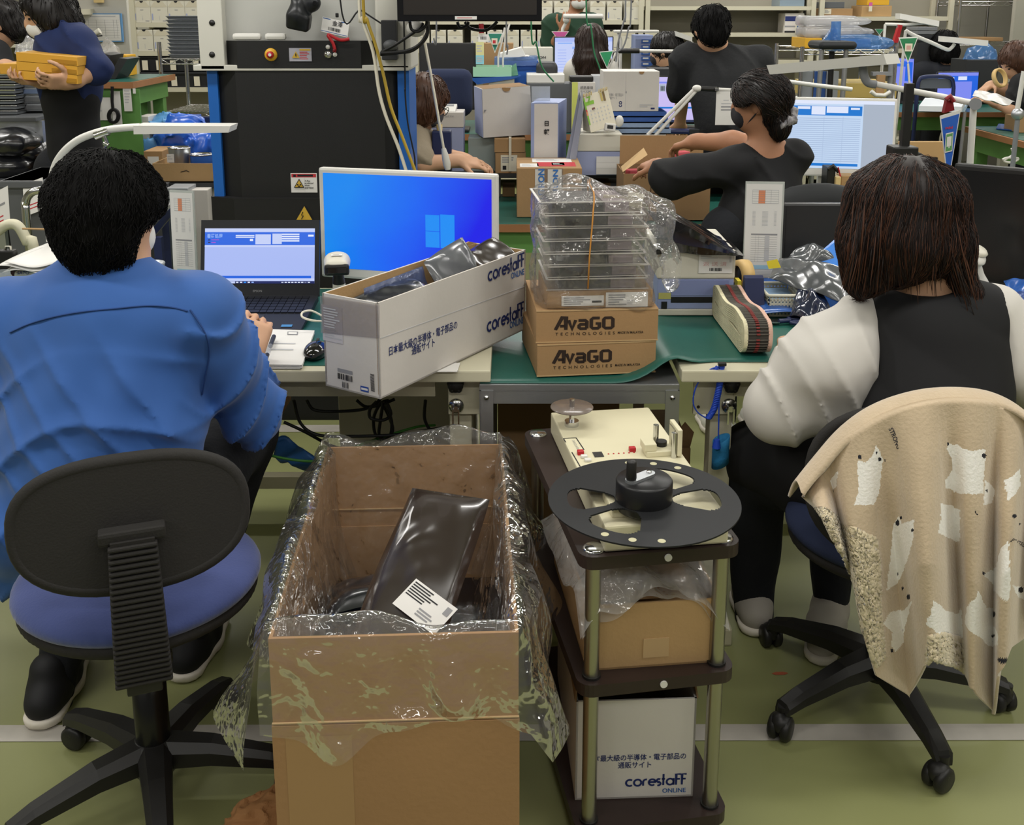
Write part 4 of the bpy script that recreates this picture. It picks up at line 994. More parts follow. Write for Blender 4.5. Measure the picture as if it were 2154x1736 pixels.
for k in range(7):
    hh=.032;off=un_*(.006*math.sin(k*1.9)-.002*k)+V((0,0,zz))
    lab=['lowest clear component tray in the banded stack','second clear tray from the bottom of the banded stack','third clear tray from the bottom of the banded stack','middle clear tray of the seven in the banded stack','third clear tray from the top of the banded stack','second clear tray from the top of the banded stack','topmost clear component tray with white paper tabs'][k]
    if proto is None:
        t=thing('component_tray',lab,'tray',tuple(o+off),'clear trays in the banded stack')
        MB().obox(o+off+un_*.028+n_*.012,un_*.125,n_*.18,V((0,0,.021))).build('components','tray_dark',t)
        MB().obox(o+off+un_*.158+n_*.012,un_*.06,n_*.18,V((0,0,.021))).build('card_insert','tray_pinkish',t)
        MB().obox(o+off,un_*.245,n_*.2,V((0,0,.026))).build('tray_shell','tray_clear',t)
        m=MB();q_=o+off-un_*.005-n_*.004+V((0,0,.0255));h3=V((0,0,.0022));m.obox(q_,un_*.255,n_*.006,h3).obox(q_+n_*.202,un_*.255,n_*.006,h3).obox(q_,un_*.006,n_*.208,h3).obox(q_+un_*.249,un_*.006,n_*.208,h3).obox(q_-V((0,0,.026)),un_*.255,n_*.003,h3*.6);m.build('rim','tray_rim',t)
        proto=t
    else:
        rz=R(1.5*math.sin(k*2.3));t=copy_thing(proto,o+off,rz,lab)
    zz+=hh
zt2=o.z+zz
for i,(x0,y0,x1,y1) in enumerate(((1266,409,1322,432),(1318,403,1356,440))):
    P=[W(x,y,Y=2.58) for x,y in ((x0,y1-8),(x1-8,y1),(x1,y0+6),(x0+4,y0))]
    tag(MB().prism(P,V((0,.002,.0))).build('paper_tab','cream_paper'),['left cream paper tab on the top tray','right curled cream paper tab on the top tray'][i],'label')
bc=W(1245,415,Y=2.47)
lp=[W(x,y,Y=Y) for x,y,Y in ((1237,606,2.468),(1240,540,2.462),(1246,470,2.462),(1250,418,2.468))]
lp+=[lp[3]+V((0,.02,.012)),lp[3]+V((.0,.22,.01)),lp[0]+V((.02,.24,.0))]
tag(MB().tube(lp,.0032,8,closed=True,flat=.6).build('rubber_band','rubber_orange'),'orange rubber band round the stack of clear trays','rubber band')
# clear crumpled bag round the trays
film('wrap_film','#ffffff',body=.09,rough=.05,bump=1.,bs=9,tint=.97,gl=.55,dist=.03)
B=Body((.03,2.36,.86),(.42,2.82,1.22),.008)
cb=o+un_*.122+n_*.1+V((0,0,.09));Rz=rotm(0,0,math.degrees(math.atan2(un_.y,un_.x)))
B.box(cb+V((0,0,-.005)),(.143,.12,.145),Rz,.03,.02)
B.ell(W(1215,415,Y=2.55),(.05,.07,.045),None,.04);B.ell(W(1150,500,Y=2.5),(.03,.06,.07),None,.03)
B.ell(W(1390,470,Y=2.55),(.035,.05,.06),None,.04);B.ell(W(1412,560,Y=2.55),(.022,.045,.06),None,.03)
B.ell(W(1225,402,Y=2.56),(.055,.06,.03),rotm(0,25,0),.03);B.fold(lambda X,Y,Z:.006*wob(X,Y,Z,55)+.018*np.abs(wob(X,Z,Y,22,3))-.008)
m=MB();B.mesh(m);tag(m.build('clear_bag','wrap_film'),'crumpled clear plastic bag wrapped around the tray stack','bag')
# ================================================================== ON THE RIGHT BENCH
# label printer
a,b=W(1381,664,Z=DESK+.006),W(1541,664,Z=DESK+.006);pz1=W(1500,527,Y=a.y).z
t=thing('label_printer','ivory and lavender label printer beside the bagged trays','printer',((a.x+b.x)/2,a.y+.12,DESK+.005))
zl=W(1500,587,Y=a.y).z;zb=W(1500,651,Y=a.y).z
MB().bx(a.x,b.x,a.y,a.y+.3,DESK+.006,zb,.003).build('base','offwhite_plastic',t)
MB().bx(a.x,b.x,a.y+.004,a.y+.3,zb,zl,.003).build('front_body','lavender',t)
MB().bx(a.x-.002,b.x+.002,a.y,a.y+.3,zl,pz1,.006).build('top_cover','offwhite_plastic',t)
q,u_,v_=wrect(1411,625,1535,637,a.y+.003);MB().obox(q,u_,v_,V((0,.004,0))).build('paper_slot','black_plastic',t)
q,u_,v_=wrect(1412,590,1532,622,a.y+.001);MB().obox(q,u_,v_,V((0,.004,0))).build('front_door',M('lav_dark','#7f89b4',.4),t)
q,u_,v_=wrect(1391,635,1403,650,a.y+.002);MB().obox(q,u_,v_,V((0,.004,0))).build('power_switch','black_plastic',t)
q,u_,v_=wrect(1385,616,1411,629,a.y+.003);panel(t,'indicator_strip',q,u_,v_,[],M('strip_yellow','#b5b26a',.5))
q,u_,v_=wrect(1469,533,1540,575,a.y-.002)
lb_=panel(t,'paper_label',q,u_,v_,textlines(.05,.72,.6,.95,3,'pale_ink')+barcode(.32,.12,.7,.27)+[(.9,.55,.96,.85,'pale_ink')],'white_paper')
txt(lb_,'stamp','返 送 済',q+u_*.12+v_*.38,u_,v_,.014,M('stamp_red','#cf9a9a',.7),width=u_.length*.7)
# black shiny bags on the printer
M('foil_black','#101217',.16,spec=.9,metal=.3,bump=.5,bs=14,coat=.6);M('foil_navy','#131d38',.18,spec=.9,bump=.4,bs=6,coat=.5,bd=.02,rg=True)
L0,L1,L2=W(1372,428,Y=2.95),W(1547,522,Y=2.9),W(1372,524,Y=2.92)
for k,(z0,mt,hh) in enumerate(((0,'foil_black',.03),(.03,'foil_navy',.04),(.06,'foil_black',.05))):
    def wedge(u,v,s=1):
        x=L0.x+(L1.x-L0.x+.01-.012*k)*u;top=(L0.z-L2.z)*(1-u)**.9*(.35+.325*k)*(1-.15*(v-.4)**2)
        bot=(L0.z-L2.z)*(1-u)**.9*(.33*k) if s<0 else top
        return V((x,2.84+.22*v+.02*math.sin(u*5+k),L2.z+.002+(top if s>0 else bot)+.003*math.sin(v*16+u*9+k*2)*math.sin(u*PI)))
    mb=MB();mb.sheet(wedge,26,20);mb.sheet(lambda u,v:wedge(u,1-v,-1),26,20)
    mb.sheet(lambda u,v:wedge(u,0,-1)*(1-v)+wedge(u,0,1)*v,26,3)
    tag(mb.build('foil_bag',mt),['lowest black foil bag flat on the printer','navy foil bag in the middle of the pile on printer','uppermost black foil bag sloping over the printer'][k],'bag','foil bags on the printer')
# coil of taped resistors
e0,e1=W(1592,752,Z=.747),W(1520,660,Z=.747);ax=(e1-e0);Lc=ax.length;ax.normalize();sd=V((ax.y,-ax.x,0));
if sd.x<0:sd=-sd
t=thing('resistor_tape_coil','flattened coil of taped resistors on the green mat','component tape',tuple(e0+ax*Lc/2))
M('tape_paper','#d6cfae',.8,var=.1,vs=90);M('lead_grey','#6b675f',.5,metal=.4);M('resistor_red','#7d2f2b',.5);M('tape_pinkish','#d0aa98',.8)
def stad(r,s):      # stadium path, s in 0..1, flattened loop in the ax/Z plane
    r0=.044;Ls=Lc-2*r0;per=2*Ls+2*PI*r0;q=s*per
    wv=.006*math.sin(s*22)
    if q<Ls:p=(r0+q,r)
    elif q<Ls+PI*r0:a_=PI/2-(q-Ls)/r0;p=(r0+Ls+r*math.cos(a_),r*math.sin(a_))
    elif q<2*Ls+PI*r0:p=(r0+Ls-(q-Ls-PI*r0),-r)
    else:a_=-PI/2-(q-2*Ls-PI*r0)/r0;p=(r0+r*math.cos(a_),r*math.sin(a_))
    zz=max(.001,.0455+p[1]*(1+.0*wv)+(wv if p[1]>0 else 0))
    return e0+ax*p[0]+V((0,0,zz-.0455+.0455))-V((0,0,0))
def belt(x0,x1,r,th,mt,nm,n=150,parent=None,par=None):
    mb=MB();vs=[]
    for k in range(n):
        s=k/n;po,pi_=stad(r,s),stad(r-th,s)
        vs+=[po+sd*x0,po+sd*x1,pi_+sd*x1,pi_+sd*x0]
    mb.add(vs,[[k*4+j,k*4+(j+1) % 4,((k+1) % n)*4+(j+1) % 4,((k+1) % n)*4+j] for k in range(n) for j in range(4)],0,False)
    return mb.build(nm,mt,par)
for r_ in (.044,.0385,.033,.0275,.022,.0165,.011,.0055):belt(-.034,-.024,r_,.0042,'tape_paper','paper_edge',par=t);belt(.028,.038,r_,.0042,'tape_pinkish' if r_>.04 else 'tape_paper','paper_edge',par=t)
mb=MB();rb_=MB();n=100
for k in range(n):
    p=stad(.0432,k/n);q=stad(.0432,(k+.35)/n)
    mb.tube([p-sd*.026,p+sd*.03],.0011,5);rb_.tube([p-sd*.003,p+sd*.006],.0026,6)
lw=mb.build('wire_leads','lead_grey',t);lw['kind']='stuff';rr_=rb_.build('resistors','resistor_red',t);rr_['kind']='stuff'
belt(-.024,.028,.0405,.02,M('coil_core','#3b3833',.8),'coil_core',par=t)
# tape dispenser with big roll
c0=W(1562,660,Z=DESK+.006);t=thing('tape_dispenser','navy tape dispenser with a big cream roll beside the white basket','tape dispenser',tuple(c0))
x0=W(1566,600,Y=c0.y).x;x1=W(1606,600,Y=c0.y).x;yz=[(-.02,0),(-.025,.03),(.0,.105),(.018,.11),(.03,.06),(.11,.03),(.13,.05),(.19,.06),(.2,.0)]
MB().prism([V((x0,c0.y+a_,DESK+.006+b_)) for a_,b_ in yz],V((x1-x0,0,0))).bx(x0-.004,x1+.008,c0.y-.03,c0.y+.21,DESK+.005,DESK+.018,.003).build('body','navy_plastic',t)
rc_=W(1562,582,Y=c0.y+.13);Rm=rotm(0,90,12)
MB().lathe((rc_.x,rc_.y,rc_.z),[(.034,-.018),(.05,-.018),(.052,0),(.05,.018),(.034,.018),(.034,-.018)],36,Rm=Rm).build('tape_roll',M('roll_cream','#cfae72',.5),t)
MB().lathe((rc_.x,rc_.y,rc_.z),[(.0,-.012),(.034,-.012),(.034,.012),(0,.012)],24,Rm=Rm).build('roll_core','black_plastic',t)
tag(MB().bx(W(1545,600,Y=c0.y+.1).x,W(1553,600,Y=c0.y+.1).x,c0.y+.06,c0.y+.1,DESK+.005,W(1548,588,Y=c0.y+.08).z).build('sticky_note_pad','yellow_paper'),'yellow pad between the printer and tape dispenser','note pad')
# white perforated basket
a,b=W(1617,666,Z=DESK+.006),W(1677,664,Z=DESK+.006);wx_=b.x-a.x;zt_=W(1615,621,Y=a.y).z;dz_=zt_-a.z;dp=.13
t=thing('plastic_basket','small white perforated basket beside the tape dispenser','basket',(a.x+wx_/2,a.y+dp/2,a.z))
M('basket_white','#cfcbb8',.45)
mb=MB()
def lattice(o,u_,v_,nx,nz,n_):
    for i in range(nx+1):mb.obox(o+u_*(i/nx*.94),u_*.06*1.0,v_,n_)
    for j in range(nz+1):mb.obox(o+v_*(j/nz*.9 if j<nz else .88),u_,v_*(.10 if j<nz else .12),n_)
tp_=.006
ov=V((-tp_*.5,-tp_,dz_))
lattice(V((a.x,a.y,a.z)),V((wx_,0,0)),V((0,-tp_,dz_)),8,5,V((0,.003,0)))
lattice(V((a.x,a.y+dp,a.z)),V((wx_,0,0)),V((0,tp_,dz_)),8,5,V((0,-.003,0)))
lattice(V((a.x,a.y,a.z)),V((0,dp,0)),V((-tp_,0,dz_)),10,5,V((.003,0,0)))
lattice(V((b.x,a.y,a.z)),V((0,dp,0)),V((tp_,0,dz_)),10,5,V((-.003,0,0)))
mb.bx(a.x,b.x,a.y,a.y+dp,a.z,a.z+.003);mb.build('basket_body','basket_white',t)
rim=[V((a.x-tp_,a.y-tp_,zt_)),V((b.x+tp_,a.y-tp_,zt_)),V((b.x+tp_,a.y+dp+tp_,zt_)),V((a.x-tp_,a.y+dp+tp_,zt_))]
MB().tube([rim[i]+(rim[(i+1) % 4]-rim[i])*f for i in range(4) for f in (.04,.5,.96)],.0045,8,closed=True).build('rim','basket_white',t)
tag(MB().bx(a.x+.005,b.x-.005,a.y+.005,a.y+dp-.005,a.z+.004,a.z+dz_*.8).build('folded_film',M('film_blue_pale','#7f9fc0',.3,bump=.3,bs=30)),'folded pale blue film sheets inside the white basket','film')
# scissors
t=thing('scissors','navy handled scissors lying in front of the white basket','scissors',tuple(W(1650,675,Z=DESK+.006)))
z_=DESK+.012
MB().prism([W(x,y,Z=z_) for x,y in ((1598,675),(1638,672),(1640,680),(1600,681))],V((0,0,.002))).build('blades','chrome',t)
for (cx_,cy_) in ((1684,670),(1690,679)):
    cc=W(cx_,cy_,Z=z_+.003);MB().tube([cc+V((.035*math.cos(2*PI*i/18),.012*math.sin(2*PI*i/18),0)) for i in range(18)],.005,8,closed=True).build('handle','navy_plastic',t)
MB().tube([W(1638,676,Z=z_+.003),W(1662,674,Z=z_+.003)],.007,8).build('pivot_arm','navy_plastic',t)
# blue plastic sheets, grey antistatic bags
M('blue_sheet','#2756a0',.25,spec=.7,bump=.3,bs=18,coat=.3);M('blue_foil','#3d7fd6',.2,spec=.9,bump=.4,bs=9,coat=.4);M('grey_foil','#4d5053',.2,spec=.9,bump=.5,bs=7,coat=.4,bd=.025,rg=True)
mb=MB();q0=W(1580,585,Z=.80);mb.sheet(lambda u,v:V((W(1580,600,Y=2.95).x+.33*u+.02*v,2.83+.27*v-.05*u,DESK+.01+.05*(1-u)*v+.012*math.sin(u*6+v*5)+.012)),20,14,0,.002)
tag(mb.build('plastic_sheet','blue_sheet'),'blue plastic sheet spread behind the white basket','sheet')
def bagpx(name,label,px,Ys,mat,n=18,lift=.0,lab=None,thick=.012):
    """soft bag lying through four photo corners at given distances"""
    P=[W(x,y,Y=yy) for (x,y),yy in zip(px,Ys)]
    nn=(P[1]-P[0]).cross(P[3]-P[0]).normalized()
    def f(s):
        return lambda u,v:(P[0]*(1-u)*(1-v)+P[1]*u*(1-v)+P[2]*u*v+P[3]*(1-u)*v)+nn*(s*thick*(16*u*(1-u)*v*(1-v))**.5*(1+.5*math.sin(u*9+v*4))+.004*math.sin(u*13-v*8))
    t=thing(name,label,'bag',tuple(sum(P,V((0,0,0)))/4));mb=MB();mb.sheet(f(1),n,n);mb.sheet(lambda u,v:f(-1)(1-u,v),n,n);mb.build('bag',mat,t)
    return t,P,nn
t,P,nn=bagpx('antistatic_bag','grey antistatic bag with yellow label behind the white basket',((1615,585),(1790,640),(1775,560),(1640,540)),(2.95,2.75,2.9,3.05),'grey_foil',thick=.02)
q0,q1,q2,q3=[W(x,y,Y=2.93) for x,y in ((1617,566),(1643,563),(1635,545),(1612,550))]
MB().quad(q0,q1,q2,q3).build('yellow_label','yellow_paper',t)
bagpx('antistatic_bag','clear grey bag crumpled against the dark screen behind basket',((1640,560),(1770,545),(1740,522),(1690,515)),(3.05,2.95,3.05,3.1),'grey_foil',thick=.02)
P=[W(x,y,Y=yy) for x,y,yy in ((1697,560,3.0),(1780,568,2.9),(1775,492,3.02))]
mb=MB();mb.prism(P,V((0,.012,.002)));tag(mb.build('foil_pouch','blue_foil'),'bright blue pouch corner standing beside the brown hair','pouch')
bagpx('component_bag','dark blue bag under the grey bag beside white sleeve',((1660,665),(1760,672),(1730,615),(1680,600)),(2.8,2.74,2.85,2.9),'foil_navy',thick=.02)
bagpx('component_bag','small clear blue bag by the white sleeve cuff',((1641,725),(1680,735),(1690,705),(1660,700)),(2.62,2.6,2.68,2.7),'blue_film',thick=.015)
# black switched-off screens
monitor('dark grey switched off monitor left of the long brown hair',W(1648,428,Y=3.16),W(1900,428,Y=3.16),.33,'screen_off_grey',[(0,.95,1,.955,'dark_grey')],'screen_off_grey',bez=.01,chin=.02,stand_z=DESK)
monitor('large black switched off monitor right of the long brown hair',W(2008,343,Y=3.05),W(2290,366,Y=2.85),.37,'black_plastic',[],'screen_off',bez=.018,chin=.035,stand_z=DESK)
# white handheld scanner
c=W(2048,535,Y=2.72);t=thing('barcode_scanner','white handheld scanner propped behind the brown haired woman','barcode scanner',(c.x+.05,c.y,DESK))
B=Body(c-V((.07,.1,.2)),c+V((.1,.1,.07)),.005);B.ell(c,(.032,.05,.018),rotm(20,20,0));B.limb([c+V((.0,.01,-.015)),c+V((.035,.02,-.09)),c+V((.05,.02,-.15))],[.02,.018,.019],.02)
m=MB();B.mesh(m);m.build('shell','white_plastic',t);MB().lathe(c+V((0,-.012,.01)),[(.028,0),(.03,.006),(.024,.012),(0,.013)],20,Rm=rotm(18,15)).build('scan_lens','offwhite_plastic',t)
MB().lathe((c.x+.05,c.y+.02,DESK+.005),[(0,.03),(.03,.028),(.045,.004),(.045,0)],20).build('cradle','black_plastic',t)
t=thing('keyboard','white keyboard end visible under the black monitor at right','keyboard',tuple(W(2110,600,Z=.76)))
a=W(2085,612,Z=.76);MB().obox(a,V((.42,-.02,0)),V((.01,.13,.008)),V((0,0,.016))).build('body','offwhite_plastic',t)
mb=MB()
for i in range(10):
    for j in range(4):mb.obox(a+V((.012+.039*i,.012+.028*j-.002*i,.016+.002*j)),V((.033,-.001,0)),V((0,.023,0)),V((0,0,.004)))
mb.build('keys','white_plastic',t)
bagpx('component_bag','blue padded pouch lying before the black monitor at right',((2118,625),(2200,640),(2195,585),(2112,588)),(2.72,2.7,2.82,2.82),'blue_sheet',thick=.01)
bagpx('component_bag','purple and blue clear bag at the right edge of bench',((2112,655),(2200,720),(2200,640),(2125,612)),(2.6,2.5,2.68,2.75),'blue_film',thick=.03)
c=W(2150,668,Y=2.55);t=thing('tape_roll','clear tape roll at the right frame edge on the bench','tape',tuple(c));MB().lathe(c,[(.02,-.01),(.034,-.01),(.034,.01),(.02,.01),(.02,-.01)],28).build('roll','white_plastic',t)
# wrist strap
t=thing('wrist_strap','blue wrist strap with coiled cord hanging from right bench edge','wrist strap',tuple(W(1515,975,Y=2.44)))
p_=[W(x,y,Y=2.435) for x,y in ((1518,768),(1515,800),(1510,830),(1502,860),(1490,880))]
sp_=spline(p_,60);mb=MB();hel=[]
for i,q in enumerate(sp_):hel.append(q+V((.007*math.cos(i*.9),.007*math.sin(i*.9),0)))
mb.tube(hel,.0022,5);mb.build('coiled_cord','cable_blue',t)
MB().tube(spline([W(x,y,Y=2.43) for x,y in ((1518,770),(1490,780),(1466,810),(1458,845),(1468,868),(1490,882))],6),.0018,6).tube(spline([W(x,y,Y=2.43) for x,y in ((1515,775),(1513,830),(1512,880),(1511,925))],6),.0018,6).build('straight_cord','cable_blue',t)
MB().box(W(1519,766,Y=2.43),(.02,.014,.008),None,.002).build('clip','black_plastic',t)
MB().tube([W(1495,790,Y=2.432),W(1510,772,Y=2.432)],.006,8).build('plug','cable_blue',t)
c=W(1516,950,Y=2.44)
MB().sheet(lambda u,v:c+V((.024*math.sin(2*PI*u)*.75,.02*math.cos(2*PI*u)-.0,(v-.5)*.07+.01*math.sin(2*PI*u))),28,3,0,.003).build('band',M('strap_blue','#1f6f9f',.8,bump=.2,bs=200),t)
MB().tube([W(1508,925,Y=2.415),W(1507,942,Y=2.415)],[.007,.011],10).build('snap_stud','cable_blue',t)
# lamp, post, pennant behind the long hair
t=thing('desk_lamp','large white slab headed desk lamp above the data monitor','lamp',tuple(W(2045,400,Y=3.16)))
a,b=W(1634,148,Y=3.5),W(1880,126,Y=3.2);d=b-a;dn=d.normalized();sd_=V((-dn.y,dn.x,0)).normalized()
MB().obox(a-sd_*.04+V((0,0,-.012)),d,sd_*.085,V((-.012,0,.03))).build('lamp_head','white_plastic',t)
MB().tube(spline([W(x,y,Y=3.28) for x,y in ((1815,140),(1818,160),(1826,174),(1842,178))],5),.013,10).build('joint','grey_plastic',t)
MB().tube([W(1842,177,Y=3.28),W(1990,205,Y=3.2),W(2056,219,Y=3.17)],.0095,10).build('upper_arm','white_plastic',t)
MB().cyl(W(2052,219,Y=3.13),W(2052,219,Y=3.22),.018).build('joint','grey_plastic',t)
MB().tube([W(2048,225,Y=3.17),W(2040,350,Y=3.17),V((W(2040,350,Y=3.17).x,3.17,DESK))],.01,10).build('lower_arm','white_plastic',t)
MB().box((W(2040,350,Y=3.17).x,3.17,DESK+.02),(.07,.07,.04),None,.005).build('clamp','white_plastic',t)
p_=W(2030,235,Y=3.15);tag(MB().tube([p_,V((p_.x-.01,3.15,DESK))],.005,8).build('stand_rod','alu'),'thin grey rod beside the white lamp post at right','rod')
c=W(1913,175,Y=3.16);t=thing('clamp_post','black square post with clamp rising behind the long brown hair','post',(c.x,3.16,DESK))
z0_=W(1905,320,Y=3.16).z;MB().bx(c.x-.012,c.x+.012,3.148,3.172,DESK,c.z,.002).build('post','black_plastic',t)
MB().bx(c.x-.045,c.x+.03,3.12,3.19,z0_-.02,z0_+.02,.005).build('clamp_block','black_plastic',t);MB().tube([V((c.x+.028,3.13,z0_)),V((c.x+.055,3.12,z0_-.014))],.006,8).build('clamp_lever','black_plastic',t)
t=thing('red_clip','dark red clip gripping the white lamp arm','clip',tuple(W(1998,225,Y=3.17)));MB().tube([W(1990,210,Y=3.16),W(1998,202,Y=3.16),W(2006,214,Y=3.16)],.008,8).prism([W(x,y,Y=3.165) for x,y in ((1986,238),(2008,232),(2004,210),(1992,212))],V((0,.02,0))).build('body',M('dark_red','#7a141c',.35),t)
def pennant(label,q,Y,col,name='pennant',border='white_paper',rects=()):
    P=[W(x,y,Y=Y) for x,y in q];c=sum(P,V((0,0,0)))/3;t=thing(name,label,'flag',tuple(P[2]))
    MB().prism(P,V((0,.002,0))).build('border',border,t)
    MB().prism([c+(p-c)*.86+V((0,-.001,0)) for p in P],V((0,.001,0))).build('field',col,t)
    return t,P,c
M('flag_blue','#2a60c0',.5);M('flag_green','#2f8f5f',.5);M('flag_teal','#2f7f6a',.5);M('flag_pink','#c95a9a',.5);M('dark_green','#2f7a50',.5)
t,P,c=pennant('blue triangular pennant hanging from the white lamp arm',((1977,244),(2021,231),(1994,395)),3.14,'flag_blue')
o=W(1987,322,Y=3.135);uu=W(2003,318,Y=3.135)-o;vv=V((-.002,0,W(1988,281,Y=3.135).z-o.z))
panel(t,'emblem',o,uu,vv,[(.08,.06,.92,.94,M('emblem_green','#5f9a5f',.5)),(.2,.3,.8,.8,'white_paper'),(.45,.2,.6,.32,'white_paper')],'white_paper')
txt(t,'lettering','mini',W(1988,272,Y=3.136),(1,0,.1),(0,0,1),.012,'red_ink',bold=.03,width=.022)
t=thing('card_holder','clear card holder hanging below the blue pennant','card',tuple(W(2010,460,Y=3.0)))
q,u_,v_=wrect(1994,400,2024,462,3.02);MB().obox(q,u_,v_,V((0,.003,0))).build('sleeve','tape_film',t);panel(t,'card',q+V((0,-.001,0)),u_*.9,v_*.95,[(.55,.1,.75,.75,'blue_ink')]+textlines(.15,.1,.5,.8,6,'pale_ink'),'white_paper')
# ================================================================== PEOPLE
from mathutils.bvhtree import BVHTree
def bvh(mb):return BVHTree.FromPolygons([tuple(p) for p in mb.v],mb.f)
def hit(tree,px,py):
    o=V((0,0,CAM_H));d=(W(px,py,Y=1.0)-o).normalized();r=tree.ray_cast(o,d)
    return (r[0],r[1]) if r[0] else (None,None)
def headskin(B,c,s,Rm,ears=True):
    L=lambda x,y,z:V(c)+Rm @ V((x*s,y*s,z*s))
    B.ell(L(0,0,.01),(.074*s,.093*s,.104*s),Rm,.01);B.ell(L(0,.032,-.058),(.056*s,.062*s,.056*s),Rm,.04)
    B.ell(L(0,.096,-.018),(.012*s,.018*s,.024*s),Rm,.015);B.ell(L(0,.088,-.06),(.022*s,.008*s,.008*s),Rm,.008)
    if ears:
        for sx in (-1,1):B.ell(L(sx*.077,-.008,-.012),(.011*s,.021*s,.032*s),Rm,.008)
    return L
def faceparts(t,L,s,Rm,mask=None,eyes=True):
    if eyes:
        for sx in (-1,1):
            e=MB().ball(L(sx*.031,.082,.004),(.012*s,.007*s,.006*s),10,6,0,Rm);e.build('eye',M('eye_dark','#1a1412',.2),t)
            MB().tube([L(sx*.018,.089,.022),L(sx*.034,.086,.026),L(sx*.05,.074,.02)],.003*s,5).build('eyebrow','hair_black',t)
    if mask:
        c=L(0,.045,-.056);B=Body(c-V((.12,.12,.12)),c+V((.12,.12,.12)),.006*max(1,s))
        B.ell(L(0,.052,-.05),(.061*s,.050*s,.052*s),Rm,.02);B.ell(L(0,.09,-.035),(.014*s,.02*s,.028*s),Rm,.03);B.ell(L(0,.0,-.05),(.09*s,.03*s,.09*s),Rm,.01,cut=True)
        m=MB();B.mesh(m);k=m.build('face_mask',mask,t)
        mm=MB()
        for sx in (-1,1):mm.tube([L(sx*.058,.045,-.03),L(sx*.082,.0,.012)],.0025*s,5).tube([L(sx*.055,.04,-.075),L(sx*.084,-.01,-.03)],.0025*s,5)
        mm.build('mask_strap',mask,k)
def hand(B,w,d,n,curl=45,s=1.,side=1,spread=.0,thumb=True):
    """palm, four fingers of their own lengths and a thumb leaving the side of the palm"""
    w,d,n=V(w),V(d).normalized(),V(n);n=(n-d*n.dot(d)).normalized();sd=d.cross(n)*-side
    Rm=Matrix((sd,d,n)).transposed()
    B.box(w+d*.047*s,(.040*s,.046*s,.014*s),Rm,.013*s,.012*s);B.cone(w-d*.02*s,w+d*.02*s,.024*s,.026*s,.02*s)
    for i,(o,l) in enumerate(((.030,.074),(.010,.083),(-.010,.077),(-.029,.06))):
        p=w+sd*o*s+d*.088*s;a=R(curl*.5+3*i);r=.0088*s-.0005*i*s
        fd=(d+sd*spread*(1.5-i)*.3).normalized()
        for j,f in enumerate((.46,.31,.23)):
            q=p+(fd*math.cos(a)-n*math.sin(a))*l*f*s;B.cone(p,q,r,r*.92,.004*s);p=q;r *= .92;a+=R(curl)
    if thumb:
        p=w+sd*.036*s+d*.022*s-n*.004*s;td=(sd*.75+d*.75-n*.25).normalized()
        for l,r in ((.038,.0125),(.03,.0105),(.024,.0092)):
            q=p+td*l*s;B.cone(p,q,r*s,r*.9*s,.006*s);p=q;td=(td+d*.35-n*R(curl)*.35-sd*.25).normalized()
def strands(mb,src,n,ln,r,flow,seed=1,mi=(0,),lift=.003,keep=None,steps=4,jitter=.35):
    rnd=random.Random(seed);tree=bvh(src);F=src.f;out=0
    while out<n:
        out+=1
        f=F[rnd.randrange(len(F))];p=sum((src.v[i] for i in f),V((0,0,0)))/len(f)
        nn=(src.v[f[1]]-src.v[f[0]]).cross(src.v[f[2]]-src.v[f[0]])
        if nn.length<1e-12:continue
        nn.normalize()
        if keep and not keep(p):continue
        jd=V((rnd.uniform(-1,1),rnd.uniform(-1,1),rnd.uniform(-1,1)))*jitter;L_=ln*rnd.uniform(.6,1.3);q=p+nn*.001;pts=[q-nn*.004]
        for k in range(steps):
            d=flow(q)+jd;d=d-nn*d.dot(nn);
            if d.length<1e-6:break
            q=q+d.normalized()*L_/steps;loc,n2,_,dist=tree.find_nearest(q)
            if loc and dist<L_*1.5 and (k<steps-1 or rnd.random()<.5):q=loc+n2*(lift*rnd.uniform(.5,2.2));nn=n2
            pts.append(q)
        if len(pts)<3:continue
        N=len(pts);mb.tube(pts,[r*(1-.8*(i/(N-1))**2) for i in range(N)],3,mi=rnd.choice(mi),cap=False)
def body_mesh(B,t,name,mat):
    m=MB();B.mesh(m);m.build(name,mat,t);return m
def leg_set(t,legs,mat,shoe='sole',res=.01,shoe_mat='white_plastic'):
    """trouser legs and shoes: each leg hip, knee, ankle, toe direction, radii"""
    pts=[p for l in legs for p in l[:3]];lo=V([min(p[i] for p in pts)-.2 for i in range(3)]);hi=V([max(p[i] for p in pts)+.2 for i in range(3)])
    B=Body(lo,hi,res)
    for h,k,a,toe,rr in legs:B.limb([h,k,a],rr,.05)
    B.fold(lambda X,Y,Z:.005*wob(X,Y,Z,30,1));body_mesh(B,t,'trousers',mat)
    for h,k,a,toe,rr in legs:
        toe=V(toe).normalized();f=V((a.x,a.y,0));S_=Body(f-V((.25,.25,.05)),f+V((.25,.25,.25)),.008)
        S_.limb([f-toe*.045+V((0,0,.045)),f+toe*.07+V((0,0,.042)),f+toe*.16+V((0,0,.034))],[.042,.045,.036],.03);S_.cone(f+V((0,0,.05)),f+V((0,0,.1)),.045,.04,.03);S_.clip((0,0,.012),(0,0,1))
        sh=MB();S_.mesh(sh);so=sh.build('shoe',shoe_mat,t)
        S2=Body(f-V((.25,.25,.05)),f+V((.25,.25,.1)),.008);S2.limb([f-toe*.045+V((0,0,.02)),f+toe*.07+V((0,0,.02)),f+toe*.165+V((0,0,.02))],[.046,.049,.042],.03);S2.clip((0,0,.003),(0,0,1));S2.clip((0,0,.026),(0,0,-1))
        sm=MB();S2.mesh(sm);sm.build('sole','sole',so)
